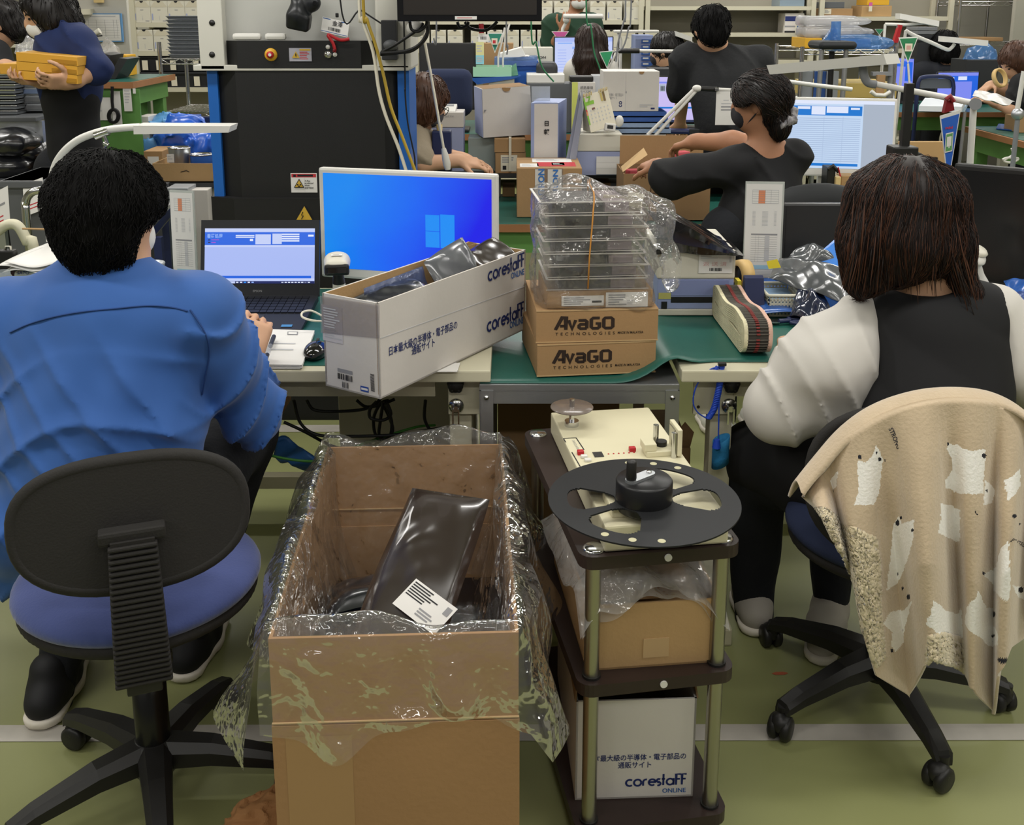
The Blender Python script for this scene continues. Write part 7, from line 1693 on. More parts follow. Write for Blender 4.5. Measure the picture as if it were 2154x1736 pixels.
# monitor of the scrunchie woman with data table
rows=[(0,0,1,1,'scr_sky'),(.76,0,1,1,'scr_grey'),(0,.95,1,1,'scr_white'),(0,.78,.75,.92,'scr_blue2'),(.24,.87,.34,.91,'scr_white'),(.35,.79,.46,.915,'scr_white'),(.47,.82,.64,.915,'scr_white'),(.66,.87,.73,.9,'scr_white'),(0,.035,.735,.075,'scr_blue2')]+[(.01,.1+.03*k,.74,.112+.03*k,'scr_line') for k in range(22)]+[(.45,.09,.453,.76,'scr_line'),(.6,.09,.603,.76,'scr_line')]
monitor('white monitor showing a data table behind the scrunchie person',W(1610,203,Y=4.5),W(1889,208,Y=4.42),.335,'white_plastic',rows,None,bez=.012,chin=.035,stand_z=.722,foot=True)
for (x0,y0,x1,y1,Y,mt,lab,nm) in ((1757,372,1768,400,4.3,'tan_plastic','narrow brown pack behind the long hair top','pack'),(1768,370,1800,402,4.34,'card_light','brown carton below the data monitor','carton'),(1738,352,1756,395,4.32,'black_plastic','black spray bottle below the data monitor','spray bottle')):
    t,q,u_,v_=boxpx(nm.replace(' ','_'),lab,'box' if nm!='spray bottle' else 'bottle',x0,y0,x1,y1,Y,.08,mt,bev=.004,zbot=.722)
    if 'spray' in nm:MB().tube([W(1742,356,Y=Y),W(1752,348,Y=Y),W(1764,362,Y=Y)],.008,8).build('trigger','black_plastic',t);MB().tube([W(1763,352,Y=Y-.01),W(1768,372,Y=Y-.01)],.003,6).build('red_tab','red_plastic',t)
for (x,y,r,mt,lab) in ((1747,402,.038,'offwhite_plastic','white dome of a desk bell below the data monitor'),(1704,404,.022,'grey_plastic','small clear grey dome beside the white dome')):
    c=W(x,y,Y=4.37);tag(MB().lathe((c.x,c.y,0),[(r,.722),(r,c.z),(r*.86,c.z+r*.5),(r*.5,c.z+r*.86),(0,c.z+r)],20).build('dome_cup',mt),lab,'cup')
green_bench('green framed bench under the data monitor at right',2.1,2.6,4.25,5.05,.72)
t,q,u_,v_=boxpx('wall_panel','white carton end printed with a slogan behind the hair','box',1768,359,1850,378,4.6,.1,'white_card',zbot=.722);txt(t,'lettering','半導体・電子部品の',W(1772,367,Y=4.597),(1,0,0),(0,0,1),.015,'grey_ink');txt(t,'lettering','通販サイト',W(1780,375,Y=4.597),(1,0,0),(0,0,1),.015,'grey_ink')
t,q,u_,v_=boxpx('pin_board','tan fibre board with pens behind the blue pennant','board',1885,298,1985,390,4.1,.02,M('fibre_tan','#b08f62',.8),zbot=0)
MB().bx(X(1954,340,4.09),X(1970,340,4.09),4.08,4.1,W(0,355,Y=4.1).z,W(0,330,Y=4.1).z).build('black_pouch','black_plastic',t)
for (x,y,mt,lab) in ((1970,362,'red_plastic','red pen standing beside the blue pennant'),(1980,345,'navy_plastic','navy pen standing beside the blue pennant'),(1988,352,'white_plastic','white pen standing beside the blue pennant')):
    p=W(x,y,Y=4.088);tag(MB().tube([p,V((p.x-.01,4.088,.8))],.012,8).build('pen',mt),lab,'pen')
c=W(1968,372,Y=4.075);tag(MB().ball(c,(.035,.03,.024),14,8).build('yellow_case','tan_plastic'),'cream rounded case beside the long hair at right','case')
# chair back of the scrunchie woman
B=Body((.8,3.35,.7),(1.5,3.75,1.1),.012);B.ell(W(1722,440,Y=3.5),(.19,.05,.09),None,.02);m=MB();B.mesh(m);t=thing('chair','black chair with rounded back behind the dark grey screen','chair',(W(1722,440,Y=3.5).x,3.55,0));m.build('backrest',M('chair_black','#232527',.7),t)
c=W(1722,440,Y=3.5);MB().bx(c.x-.02,c.x+.02,3.5,3.53,.4,c.z).build('back_post','black_plastic',t);MB().box((c.x,3.58,.42),(.4,.2,.06),None,.02).build('seat','chair_black',t);MB().cyl((c.x,3.58,.0),(c.x,3.58,.4),.03).build('column','black_plastic',t)
# leaning man's desk: lamp arm with note
t=thing('desk_lamp','white folding lamp arm slanting below the bending person','lamp',tuple(W(1370,285,Y=4.75)))
for dx,dy in ((0,0),(16,4)):MB().tube([W(1362+dx,284+dy*.5,Y=4.75),W(1462+dx*.2,186+dy,Y=4.75)],.008,8).build('rod','white_plastic',t)
MB().ball(W(1466,186,Y=4.75),(.022,.02,.016),12,8).build('joint','white_plastic',t);MB().tube([W(1470,186,Y=4.75),W(1508,188,Y=4.75)],.012,10).build('sleeve','black_plastic',t);MB().tube([W(1508,188,Y=4.75),W(1548,190,Y=4.75)],.008,10).build('arm','white_plastic',t)
MB().tube([W(1362,284,Y=4.75),V((W(1362,284,Y=4.75).x,4.75,.722))],.012,8).build('base_post','white_plastic',t)
t=thing('paper_note','white note sheet hanging from the lamp arm','note',tuple(W(1524,262,Y=4.74)));flat(t,'sheet',1504,192,1548,263,4.742,[(.35,.72,.6,.75,'pale_ink'),(.25,.62,.95,.65,'pale_ink'),(.25,.52,.95,.56,'grey_ink'),(.25,.43,.95,.47,'grey_ink')],'white_paper');MB().box(W(1508,188,Y=4.735),(.02,.02,.016),None,.003).build('bulldog_clip','chrome',t)
t=thing('desk_lamp','black and white lamp arm crossing behind the dark bun','lamp',tuple(W(1350,107,Y=5.5)));MB().tube([W(1300,107,Y=5.5),W(1345,107,Y=5.5)],.013,8).build('sleeve','black_plastic',t);MB().tube([W(1345,107,Y=5.5),W(1425,108,Y=5.5)],.009,8).build('arm','white_plastic',t)
MB().tube([W(1300,107,Y=5.5),W(1296,140,Y=5.5),V((W(1296,140,Y=5.5).x,5.5,0))],.009,8).build('post','white_plastic',t)
# ================================================================== SECOND ROW OF DESKS
green_bench('long green bench behind the middle row under printers and trays',-1.0,1.62,5.75,6.5,.93)
SB=.932
def on2(name,label,cat,x0,y0,x1,y1,Y,dep,mat,**k):return boxpx(name,label,cat,x0,y0,x1,y1,Y,dep,mat,zbot=k.pop('zb',SB),**k)
monitor('dark monitor seen at the left beside the navy chair',W(881,90,Y=5.9),W(1001,90,Y=5.9),.37,'screen_off_grey',[],'screen_off_grey',bez=.01,chin=.02,stand_z=SB)
B=Body((W(885,180,Y=5.2).x-.3,5.05,.6),(W(885,180,Y=5.2).x+.5,5.5,1.4),.014);B.box(W(942,195,Y=5.3),(.125,.05,.12),rotm(-8),.05,.02);m=MB();B.mesh(m);c=W(942,195,Y=5.3)
t=thing('chair','navy fabric chair back behind the masked person','chair',(c.x,5.3,0));m.build('backrest','navy_fabric',t);MB().bx(c.x-.02,c.x+.02,5.3,5.33,.45,c.z).build('back_post','black_plastic',t);MB().box((c.x,5.42,.46),(.4,.25,.07),None,.02).build('seat','navy_fabric',t);MB().cyl((c.x,5.42,0),(c.x,5.42,.43),.03).build('column','black_plastic',t)
on2('storage_box','white flat box beneath the mint tray','box',1028,166,1082,180,5.85,.3,'offwhite_plastic')
M('mint','#9fd0b0',.5);film('mint_film','#9fd6b4',body=.6,bump=.3)
t,q,u_,v_=boxpx('mint_tray','mint green tray with upturned corners','tray',995,141,1076,163,5.85,.22,'mint',open_='dark_grey');MB().prism([W(1070,160,Y=5.86),W(1090,158,Y=5.86),W(1086,136,Y=5.86),W(1072,144,Y=5.86)],V((0,.2,0))).build('corner_flap','mint_film',t)
m=MB();m.prism([W(988,164,Y=5.84),W(1095,160,Y=5.84),W(1080,166,Y=5.84),W(1004,178,Y=5.84)],V((0,.2,0)));tag(m.build('blue_film','blue_sheet'),'blue film spread beneath the mint tray','film')
t,q,u_,v_=on2('blue_box','deep blue plastic box behind the mint tray','box',1060,128,1132,172,6.1,.2,'blue_plastic');MB().obox(W(1040,140,Y=6.08),W(1130,138,Y=6.08)-W(1040,140,Y=6.08),V((0,.2,.0)),V((0,0,.05))).build('liner',film('liner_blue','#8fb0e0',body=.5,bump=.4),t)
for i,q in enumerate(([(1049,126),(1105,118),(1097,100),(1052,113)],[(1052,128),(1125,124),(1110,118),(1050,124)])):
    tag(MB().prism([W(x,y,Y=6.1+.05*i) for x,y in q],V((0,.1,.004))).build('paper_sheet','white_paper'),['white sheet propped on the deep blue box','lower white sheet on the deep blue box'][i],'paper')
t,q,u_,v_=on2('printer','ivory printer carrying a black brand name behind blue box','printer',1100,100,1163,134,6.3,.15,'offwhite_plastic');txt(t,'logo','EPSON',W(1121,123,Y=6.297),(1,0,0),(0,0,1),.019,'ink',bold=.02,width=.075)
B=Body(W(1150,160,Y=6.0)-V((.2,.2,.2)),W(1150,160,Y=6.0)+V((.2,.2,.2)),.012);B.box(W(1150,148,Y=6.0),(.06,.08,.05),None,.03);m=MB();B.mesh(m);tag(m.build('black_case','dark_grey'),'dark rounded case beside the deep blue box','case')
on2('storage_box','pale support box under the dark rounded case','box',1133,164,1172,190,5.95,.2,'grey_plastic')
t,q,u_,v_=on2('tray_case','grey tray case on a white box behind the file box','case',1108,176,1202,196,5.8,.2,'mid_grey');MB().bx(q.x,q.x+u_.x*.85,5.82,6.0,q.z+v_.z,q.z+v_.z+.05,.006).build('white_cover','white_plastic',t)
t,q,u_,v_=on2('label_box','white box with green corner and Japanese label text','box',1203,173,1252,195,5.78,.15,'white_card',rects=[(0,.0,.25,1,M('lime','#c9cf6a',.6))]);txt(t,'lettering','感熱専用',W(1220,187,Y=5.777),(1,0,0),(0,0,1),.018,'ink');txt(t,'lettering','ラベル紙',W(1220,195,Y=5.777),(1,0,0),(0,0,1),.015,'ink')
tag(MB().box(W(1222,165,Y=5.85),(.13,.12,.03),None,.008).build('black_pouch','black_plastic'),'black pouch on the white label box','pouch')
on2('clear_case','clear plastic case right of the white label box','case',1245,158,1268,188,5.8,.1,M('clear_white','#c2c4c8',.25))
monitor('lavender screen monitor left of the bending person',W(1384,160,Y=5.95),W(1476,160,Y=5.95),.27,'black_plastic',[(0,0,1,1,'scr_pink'),(0,.86,.9,.9,'scr_viol'),(.02,.68,.16,.84,'scr_grey'),(0,.3,1,.34,'scr_blue2'),(0,0,1,.05,'scr_dk')]+barcode(.04,.7,.15,.8),None,bez=.006,chin=.012,stand_z=SB)
boxpx('black_printer','black printer top behind the white slogan carton','printer',1368,145,1420,164,6.2,.2,'dark_grey',zbot=SB)
t,q,u_,v_=boxpx('black_laptop','dark laptop edge with blue bar behind the open carton','laptop',1448,272,1558,290,5.1,.03,'dark_grey',zbot=.722);flat(t,'screen',1480,283,1560,296,5.095,[(.03+.12*k,.3,.06+.12*k,.6,'scr_white') for k in range(5)],'scr_blue')
tag(MB().box(W(1428,276,Y=5.05),(.1,.08,.02),rotm(0,0,-8),.008).build('blue_cushion','navy_plastic'),'navy pad behind the open brown carton','pad')
# far row
green_bench('far green bench under the blue screen and drawers',-.2,1.9,7.2,7.9,.95)
monitor('pale blue screen monitor before the long brown haired person',W(1165,77,Y=7.3),W(1291,76,Y=7.3),.30,'black_plastic',[(0,0,1,1,'scr_pale'),(0,.9,1,1,'scr_lav'),(.3,.72,.5,.78,'scr_text'),(.05,.85,.3,.88,'scr_text')]+[(.32,.15+.07*k,.45,.17+.07*k,'scr_grey') for k in range(8)]+[(.05,.2+.07*k,.2,.22+.07*k,'scr_lav') for k in range(8)],None,bez=.008,chin=.015,stand_z=.952)
t,q,u_,v_=boxpx('drawer_unit','lavender drawer unit with clear blue drawers','drawers',1335,74,1372,143,7.35,.25,'lavender',zbot=.952)
for k in range(5):y=87+12*k;qq,uu,vv=wrect(1349,y-4,1372,y+4,7.345);MB().obox(qq,uu,vv,V((0,-.012,0))).build('drawer','tray_blue_solid',t);flat(t,'drawer_label',1352,y-2,1364,y+1,7.33,[],'scr_pale' if False else 'white_paper')
t=thing('desk_lamp','flat white lamp before the green t-shirt','lamp',tuple(W(1185,75,Y=7.5)));q,u_,v_=wrect(1184,29,1269,39,7.5);MB().box(q+u_/2+v_/2,(u_.x,.09,v_.z),None,.014).build('lamp_head','white_plastic',t)
MB().tube([W(1190,36,Y=7.5),W(1192,45,Y=7.5),W(1184,60,Y=7.5),W(1182,75,Y=7.5),V((W(1182,75,Y=7.5).x,7.5,.952))],.012,8).build('post','white_plastic',t);MB().ball(W(1191,42,Y=7.49),.024,12,8).build('joint','white_plastic',t)
t=thing('desk_lamp','slim white lamp over the lavender drawers','lamp',tuple(W(1310,120,Y=7.2)));q,u_,v_=wrect(1291,63,1385,69,7.2);MB().box(q+u_/2+v_/2,(u_.x,.08,v_.z),None,.008).build('lamp_head','white_plastic',t);MB().tube([W(1300,67,Y=7.2),W(1306,85,Y=7.2),V((W(1306,85,Y=7.2).x,7.2,.952))],.01,8).build('post','white_plastic',t)
t=thing('desk_lamp','white angled lamp head left of the bending person','lamp',tuple(W(1440,82,Y=6.8)));a,b=W(1422,76,Y=6.8),W(1456,88,Y=6.8);MB().obox(a,b-a,V((0,.08,0)),V((0,0,.03))).build('lamp_head','white_plastic',t);MB().tube([b,V((b.x,6.83,.4)),V((b.x,6.83,0))],.008,8).build('post','white_plastic',t)
t,P,c=pennant('green pennant standing left below the hanging screen',((1025,69),(1058,69),(1041,112)),5.9,'flag_teal');panel(t,'emblem',W(1034,94,Y=5.893),V((.033,0,0)),V((0,0,.035)),[(.2,.2,.7,.7,'red_ink')],'cream_paper')
t,P,c=pennant('small green pennant tilted beside the long brown hair',((1260,109),(1291,106),(1277,145)),5.82,'flag_green')
t,P,c=pennant('pink pennant below the flat white lamp',((1160,66),(1197,66),(1179,90)),7.47,'flag_pink')
t,P,c=pennant('dark green pennant above the far right screen',((1890,79),(1932,77),(1910,134)),5.8,'dark_green');panel(t,'emblem',W(1903,108,Y=5.79),V((.04,0,0)),V((0,0,.042)),[(.2,.2,.8,.75,M('emblem_pink','#c99a90',.6))],'cream_paper')
t,P,c=pennant('tiny dark green pennant at the blue bags',((1840,61),(1860,61),(1850,74)),6.4,'dark_green')
for i,px in enumerate(([(1062,58),(1055,90),(1048,118)],[(1072,50),(1062,85),(1058,125)],[(1297,105),(1290,125),(1280,142)],[(1910,134),(1913,175)],[(1850,74),(1858,108)])):
    p=[W(x,y,Y=(5.92,5.95,5.84,5.8,6.4)[i]) for x,y in px];p.append(V((p[-1].x,p[-1].y,.93 if i<3 else 0)));tag(MB().tube(p,.006,6).build('pennant_rod','white_plastic'),['left white rod beside the left green pennant','right white rod beside the left green pennant','white rod behind the small tilted pennant','white rod under the dark green pennant','thin rod under the tiny pennant'][i],'rod')
t=thing('id_pouch','red strap with white id pouch beside the left green pennant','badge',tuple(W(1012,80,Y=5.9)));MB().tube([W(1012,50,Y=5.9),W(1013,70,Y=5.9)],.014,8).build('strap','dark_red',t);flat(t,'pouch',1006,72,1028,88,5.9,barcode(.2,.3,.8,.7),'white_paper')
for i,(y0,y1,mt) in enumerate(((88,116,M('note_yellow','#d6d29a',.7)),(116,135,M('note_cyan','#8cc7d6',.7)))):t=thing('sticky_note',['yellow note sheet stuck right of the dark monitor','cyan note sheet stuck right of the dark monitor'][i],'note',tuple(W(1009,y1,Y=5.88)));flat(t,'sheet',1001,y0,1018,y1,5.88,textlines(.1,.2,.9,.8,3,'pale_ink'),mt)
boxpx('brown_carton','brown carton behind the left green pennant','box',1015,91,1080,111,6.35,.15,'card',zbot=SB)
# ================================================================== BACK SHELVES
M('shelf_paint','#c2bda8',.5);M('shelf_inside','#8f8b7e',.8)
def shelf_unit(label,x0,x1,Y,dep,boards,ztop=2.3,posts=None,back=True,mat='shelf_paint'):
    xa,xb=X(x0,60,Y),X(x1,60,Y);t=thing('storage_shelf',label,'shelf',((xa+xb)/2,Y+dep/2,0));zs=[]
    for y in boards:
        z=W(1000,y,Y=Y).z;zs.append(z);MB().bx(xa,xb,Y,Y+dep,z-.035,z).build('shelf_board',mat,t)
    for z in (ztop-.05,.45,.12):MB().bx(xa,xb,Y,Y+dep,z-.035,z).build('shelf_board',mat,t)
    for x in (xa,xb-.04):
        for y in (Y-.004,Y+dep-.036):MB().bx(x,x+.04,y,y+.04,0,ztop).build('post',mat,t)
    if back:MB().bx(xa,xb,Y+dep,Y+dep+.005,0,ztop).build('back_sheet','shelf_inside',t)
    return zs
SY=9.45;dep=.45
zs1=shelf_unit('cream steel shelf packed with white cartons at the back centre',868,1353,SY,dep,(43,103))
zs2=shelf_unit('empty cream steel shelf behind the bending person',1357,1714,SY,dep,(13,69,127))
zs3=shelf_unit('cream steel shelf with brown cartons at the back right',1722,2003,SY,dep,(35,103))
zs0=shelf_unit('cream steel shelf with white cartons and black bins at left',275,640,8.3,.45,(48,108,184))
mb=MB();Yp=8.295
for k in range(22):c=W(281,-6+8*k,Y=Yp);mb.bx(c.x-.006,c.x+.006,Yp-.002,Yp,c.z-.012,c.z+.012)
# the white cartons: one built, the rest copied
proto=thing('white_carton','white carton in the upper row on the back centre shelf','box',(0,0,0),'white cartons on the back shelves')
MB().bx(-.066,.066,0,.38,0,.165,.003).build('body',M('carton_white','#cbc7b8',.75,var=.04,vs=3),proto)
m=MB();m.quad((-.064,-.001,.118),(.064,-.001,.118),(.064,-.001,.121),(-.064,-.001,.121));m.prism([V((-.064,-.0006,.119)),V((.064,-.0006,.119)),V((.03,-.0006,.163)),V((-.03,-.0006,.163))],V((0,.0004,0)));m.build('flap',M('carton_flap','#c2bba6',.75),proto)
MB().prism([V((.014*math.cos(PI+PI*k/8),-.002,.166+.014*math.sin(PI+PI*k/8))) for k in range(9)],V((0,.002,0))).build('finger_hole','ink',proto)
panel(proto,'print',(-.06,-.0002,.01),(.12,0,0),(0,0,.1),[(.02,.1,.1,.6,'lav_card'),(.5,.1,.52,.45,'pale_ink'),(.7,.02,.95,.07,'grey_ink'),(.4,.85,.6,.9,'grey_ink')],None,off=.001)
def place_row(xs,Y,z,label,first=False):
    global proto_used
    for x in xs:
        p=W(x,70,Y=Y)
        if not proto_used:proto.location=(p.x,Y+.01,z);proto['label']=label;proto_used=True
        else:copy_thing(proto,(p.x,Y+.01,z),R(random.uniform(-1,1)),label)
proto_used=False
place_row([1146,1181,1216,1257,1292,1328],SY,zs1[0],'white carton in the upper row on the back centre shelf')
place_row([887,922,957,1006,1041,1076,1111,1146,1181,1216,1251,1286,1321],SY,zs1[1],'white carton in the lower row on the back centre shelf')
sc_=.9
place_row([301,337,373,409],8.3,zs0[0],'white carton in the upper row on the left shelf')
place_row([302,339],8.3,zs0[1],'white carton in the lower row on the left shelf')
# black bins with labels
M('bin_black','#222326',.5)
bp=thing('black_bin','black labelled bin in the upper row on the left shelf','bin',(0,0,0),'black bins on the left shelf')
m=MB();m.hexa([V((-.19,.01,0)),V((.19,.01,0)),V((.19,.35,0)),V((-.19,.35,0)),V((-.2,0,.11)),V((.2,0,.11)),V((.2,.36,.11)),V((-.2,.36,.11))]);m.build('body','bin_black',bp);MB().bx(-.205,.205,-.008,.365,.1,.12,.004).build('rim','bin_black',bp)
for dx in (-.11,.0,.11):panel(bp,'bin_label',(dx-.025,-.004,.01),(.045,0,0),(0,-.004,.075),[],'cream_paper')
first=True
for j,(yb_,lab) in enumerate(((183,'black labelled bin in the lower row on the left shelf'),(151,'black labelled bin in the upper row on the left shelf'))):
    for x in (335,442):
        z=zs0[2]+(.125*j)
        if first:bp.location=(X(x,150,8.3),8.32,z);bp['label']=lab;first=False
        else:copy_thing(bp,(X(x,150,8.3),8.32,z),0,lab)
t,q,u_,v_=boxpx('blue_files','stack of blue and white files on the empty shelf','files',1650,28,1690,68,SY+.02,.25,'white_card',[(0,.6,1,.85,'navy_ink'),(0,.0,1,.1,'ink'),(0,.3,1,.36,'grey_ink')],zbot=zs2[1])
t=thing('id_tag','small framed tag with blue card on shelf edge','tag',tuple(W(1680,70,Y=SY-.02)));flat(t,'card',1672,52,1687,71,SY-.02,[(.2,.15,.8,.85,'blue_ink'),(.35,.3,.6,.6,'red_ink')],'cream_paper');MB().tube([W(1676,44,Y=SY-.02),W(1682,52,Y=SY-.02)],.012,6).build('pink_clip','flag_pink',t)
boxpx('clear_case','clear tray with blue parts on the empty shelf top','tray',1640,-4,1692,10,SY+.02,.3,M('tray_clear_grey','#7f8f9c',.3),zbot=zs2[0])
for (x0,y0,x1,y1,mt,lab) in ((1729,18,1793,34,'card','flat brown carton with label at left on right shelf'),(1812,12,1875,34,'card_light','brown carton with pink tag on the right shelf'),(1730,4,1776,17,'mid_grey','grey tray on the flat brown carton'),(1824,-3,1870,11,'yellow_plastic','yellow package on the tagged brown carton')):
    t,q,u_,v_=boxpx('carton' if 'carton' in lab.split('on')[0] or mt.startswith('card') else 'tray',lab,'box',x0,y0,x1,y1,SY+.03,.3,mt,zbot=zs3[0] if y1>20 else None)
    if mt=='card':flat(t,'printed_label',1733,19,1748,30,SY+.028,textlines(.1,.2,.9,.8,3,'grey_ink'),'cream_paper')
    if mt=='card_light':flat(t,'pink_tag',1827,5,1834,24,SY+.01,[(0,.6,1,1,'flag_pink')],'cream_paper')
# chrome wire shelf at far right and pale wall panel
def wire_rack(label,x0,x1,Y,dep,ys,ztop,chrome='chrome',rods=12):
    xa,xb=X(x0,100,Y),X(x1,100,Y);t=thing('wire_rack',label,'rack',((xa+xb)/2,Y+dep/2,0))
    for y in list(ys):
        z=W(1000,y,Y=Y).z if y>-500 else .2;m=MB()
        for yy in (Y,Y+dep):m.tube([V((xa,yy,z)),V((xb,yy,z))],.004,6).tube([V((xa,yy,z-.03)),V((xb,yy,z-.03))],.004,6)
        n=int((xb-xa)/.05);m.tube([V((xa+(xb-xa)*k/n,Y,z-(.03 if k % 2 else 0))) for k in range(n+1)],.003,5)
        for k in range(rods):x=xa+(xb-xa)*(k+.5)/rods;m.tube([V((x,Y,z)),V((x,Y+dep,z))],.003,5)
        for k in range(4):m.tube([V((xa,Y+dep*(k+.5)/4,z)),V((xb,Y+dep*(k+.5)/4,z))],.003,5)
        m.build('wire_shelf',chrome,t)
    for x in (xa,xb):
        for y in (Y,Y+dep):MB().cyl((x,y,0),(x,y,ztop),.0125,n=10).build('pole',chrome,t)
    return t
wire_rack('chrome wire rack with grey tray stack behind the machine at left',335,436,6.3,.5,(124,236,-999),W(0,88,Y=6.3).z)
wire_rack('chrome wire shelf at the far right back',2012,2124,9.3,.5,(4,88,-999),2.2,'chrome')
boxpx('wooden_tray','brown board lying on the far right wire shelf','board',2015,79,2110,86,9.35,.35,'card',zbot=W(1000,88,Y=9.3).z+.004)
MB_=MB().bx(X(2132,60,9.2),5.5,9.2,9.26,0,2.7);o=MB_.build('partition','wall_paint');tag(o,'pale partition panel at the far right edge','panel')
gt_=W(1000,124,Y=6.3).z+.004
M('tray_grey','#6c7074',.5)
for k in range(11):
    z=gt_+.0225*k
    labs='grey stacking tray in the tall pile on the wire rack'
    if k==0:
        tp=thing('stacking_tray',labs,'tray',(X(396,100,6.4),6.55,z),'grey trays piled on the wire rack');c=tp.location
        m=MB();w,d=.108,.18;m.hexa([V((c.x-w+.01,c.y-d,z)),V((c.x+w-.01,c.y-d,z)),V((c.x+w-.01,c.y+d,z)),V((c.x-w+.01,c.y+d,z)),V((c.x-w,c.y-d-.01,z+.016)),V((c.x+w,c.y-d-.01,z+.016)),V((c.x+w,c.y+d,z+.016)),V((c.x-w,c.y+d,z+.016))]);m.build('body','tray_grey',tp)
        MB().bx(c.x-w-.004,c.x+w+.004,c.y-d-.014,c.y+d+.004,z+.0165,z+.0205,.002).build('rim','tray_grey',tp)
    else:copy_thing(tp,tp.location+V((random.uniform(-.002,.002),0,.0225*k)),0)
# ================================================================== LEFT BACKGROUND
zL=shelf_unit('grey steel shelf at the far left back',-60,148,6.6,.45,(19,88),mat='shelf_paint')
boxpx('dark_pouch','dark flat bag on the far left shelf','bag',8,68,70,86,6.65,.25,'black_rough',zbot=zL[1])
boxpx('parts_tray','dark parts tray at the top of far left shelf','tray',2,4,58,14,6.65,.25,'mid_grey',zbot=zL[0])
tag(MB().bx(X(150,60,7.0),X(270,60,7.0),7.0,7.04,0,2.7).build('partition',M('panel_pale','#bdbab0',.7)),'pale partition carrying the blue framed schedule board','panel')
tag(MB().bx(X(140,60,6.98),X(158,60,6.98),6.95,7.0,0,2.7).build('partition_post',M('post_grey','#97968f',.5)),'grey post left of the schedule board','post')
t=thing('schedule_board','white schedule board with blue frame on the pale partition','board',tuple(W(212,88,Y=6.96)));q,u_,v_=wrect(164,28,259,88,6.97);MB().obox(q,u_,v_,V((0,.02,0))).build('frame',M('frame_blue','#5f8fbd',.5),t)
panel(t,'board_face',q+u_*.03+v_*.04,u_*.94,v_*.92,[(.3,.9,.9,.95,'pale_ink'),(.04,.78,.97,.785,'grey_ink')]+[(.04,.1+.1*k,.97,.106+.1*k,'grey_ink') for k in range(7)]+[(.04+x,.1,.045+x,.8,'grey_ink') for x in (0,.22,.4,.6,.8,.88)],'white_paper',off=.002)
tag(MB().box(W(208,1,Y=6.97),(.06,.03,.03),None,.004).build('wall_hook','tan_plastic'),'beige hook above the schedule board','hook')
c=W(205,70,Y=6.6);t=thing('feather_duster','pale handheld tool lying before the schedule board','tool',tuple(c));MB().tube([W(188,78,Y=6.6),W(200,70,Y=6.6),W(210,65,Y=6.6)],[.008,.016,.02],8).build('head','offwhite_plastic',t);MB().tube([W(188,78,Y=6.6),W(215,75,Y=6.6)],.005,6).build('handle','black_plastic',t);MB().tube([W(200,82,Y=6.62),W(200,120,Y=6.62),V((X(200,120,6.62),6.62,0))],.008,6).build('post','grey_plastic',t)
green_bench('small green bench with papers taped to its side at left',X(196,200,5.6),X(296,200,5.6),5.5,6.2,W(0,172,Y=5.5).z)
gz=W(0,172,Y=5.5).z;gx0,gx1=X(200,200,5.5),X(290,200,5.5)
tag(MB().bx(gx0,gx1,5.52,5.53,.3,gz-.04).build('bench_panel','bench_green'),'green side panel of the small left bench','panel')
for i,(x0,y0,x1,y1) in enumerate(((201,197,220,253),(217,205,236,253),(238,192,258,262),(262,182,279,234),(280,186,286,197))):
    t=thing('taped_paper',['leftmost white paper taped on the small green bench','second white paper taped on the small green bench','long white paper behind the black coil on green bench','white paper taped right of the black cable coil','small white tag at the right of the green bench'][i],'paper',tuple(W((x0+x1)/2,y1,Y=5.51)));flat(t,'sheet',x0,y0,x1,y1,5.515-.004*i,textlines(.15,.3,.85,.9,5,'pale_ink') if i in (0,3) else [],'white_paper')
m=MB()
for k in range(3):m.tube([W(239+(8+2*k)*math.cos(2*PI*i/20),244+(12+1.5*k)*math.sin(2*PI*i/20),Y=5.48) for i in range(20)],.006,6,closed=True)
m.tube([W(236,182,Y=5.48),W(236,215,Y=5.48),W(238,232,Y=5.48)],.008,6);tag(m.build('coiled_cable','cable_black'),'black coiled cable hanging on the small green bench','cable')
for i,(p,mt,lab) in enumerate(([((199,176),(224,178),(232,116),(212,112)),'screen_off_grey','left dark folder leaning on the small green bench'],[((228,177),(244,180),(268,124),(250,122)),'screen_off_grey','right dark folder leaning on the small green bench'])):
    P=[W(x,y,Y=5.7) for x,y in p];P[0].z=P[1].z=gz+.002;tag(MB().prism(P,V((0,.2,0))).build('dark_folder',mt),lab,'folder')
boxpx('yellow_box','yellow box between the dark folders at left','box',230,116,268,145,5.95,.15,'yellow_plastic',zbot=gz+.002)
bagpx('clear_bag','clear bag heap before the pale partition at left',((195,118),(255,116),(250,98),(200,102)),(5.9,5.9,6.1,6.1),'bag_film',thick=.05)
M('yellow_card','#cf9a34',.6);M('yellow_card_dark','#a8791f',.6)
for k in range(3):
    y0=110+19*k;P=[W(34+1.5*k,y0+17+1,Y=4.26),W(116,y0+24,Y=4.15),W(165,y0+28,Y=4.3)] 
    a,b,c=W(35+k,y0+18,Y=4.25),W(164,y0+29,Y=4.2),None;u_=b-a;d_=V((-.02,.24,.0));t=thing('yellow_box',['topmost yellow box in the arms of navy topped person','middle yellow box in the arms of navy topped person','lowest yellow box in the arms of navy topped person'][k],'box',tuple(a))
    MB().obox(a,u_,d_,V((0,0,.034))).build('body','yellow_card',t);MB().obox(a+u_*.58+V((0,-.002,.004)),u_*.4,V((0,.003,0)),V((0,0,.016))).build('side_notch','yellow_card_dark',t)
boxpx('yellow_box','yellow box held by the person at left frame edge','box',0,134,36,156,4.5,.2,'yellow_card')
t=thing('work_cart','grey slanted work cart with clear boxes at left','cart',(X(50,250,4.9),5.1,0));cz=W(0,240,Y=4.9).z
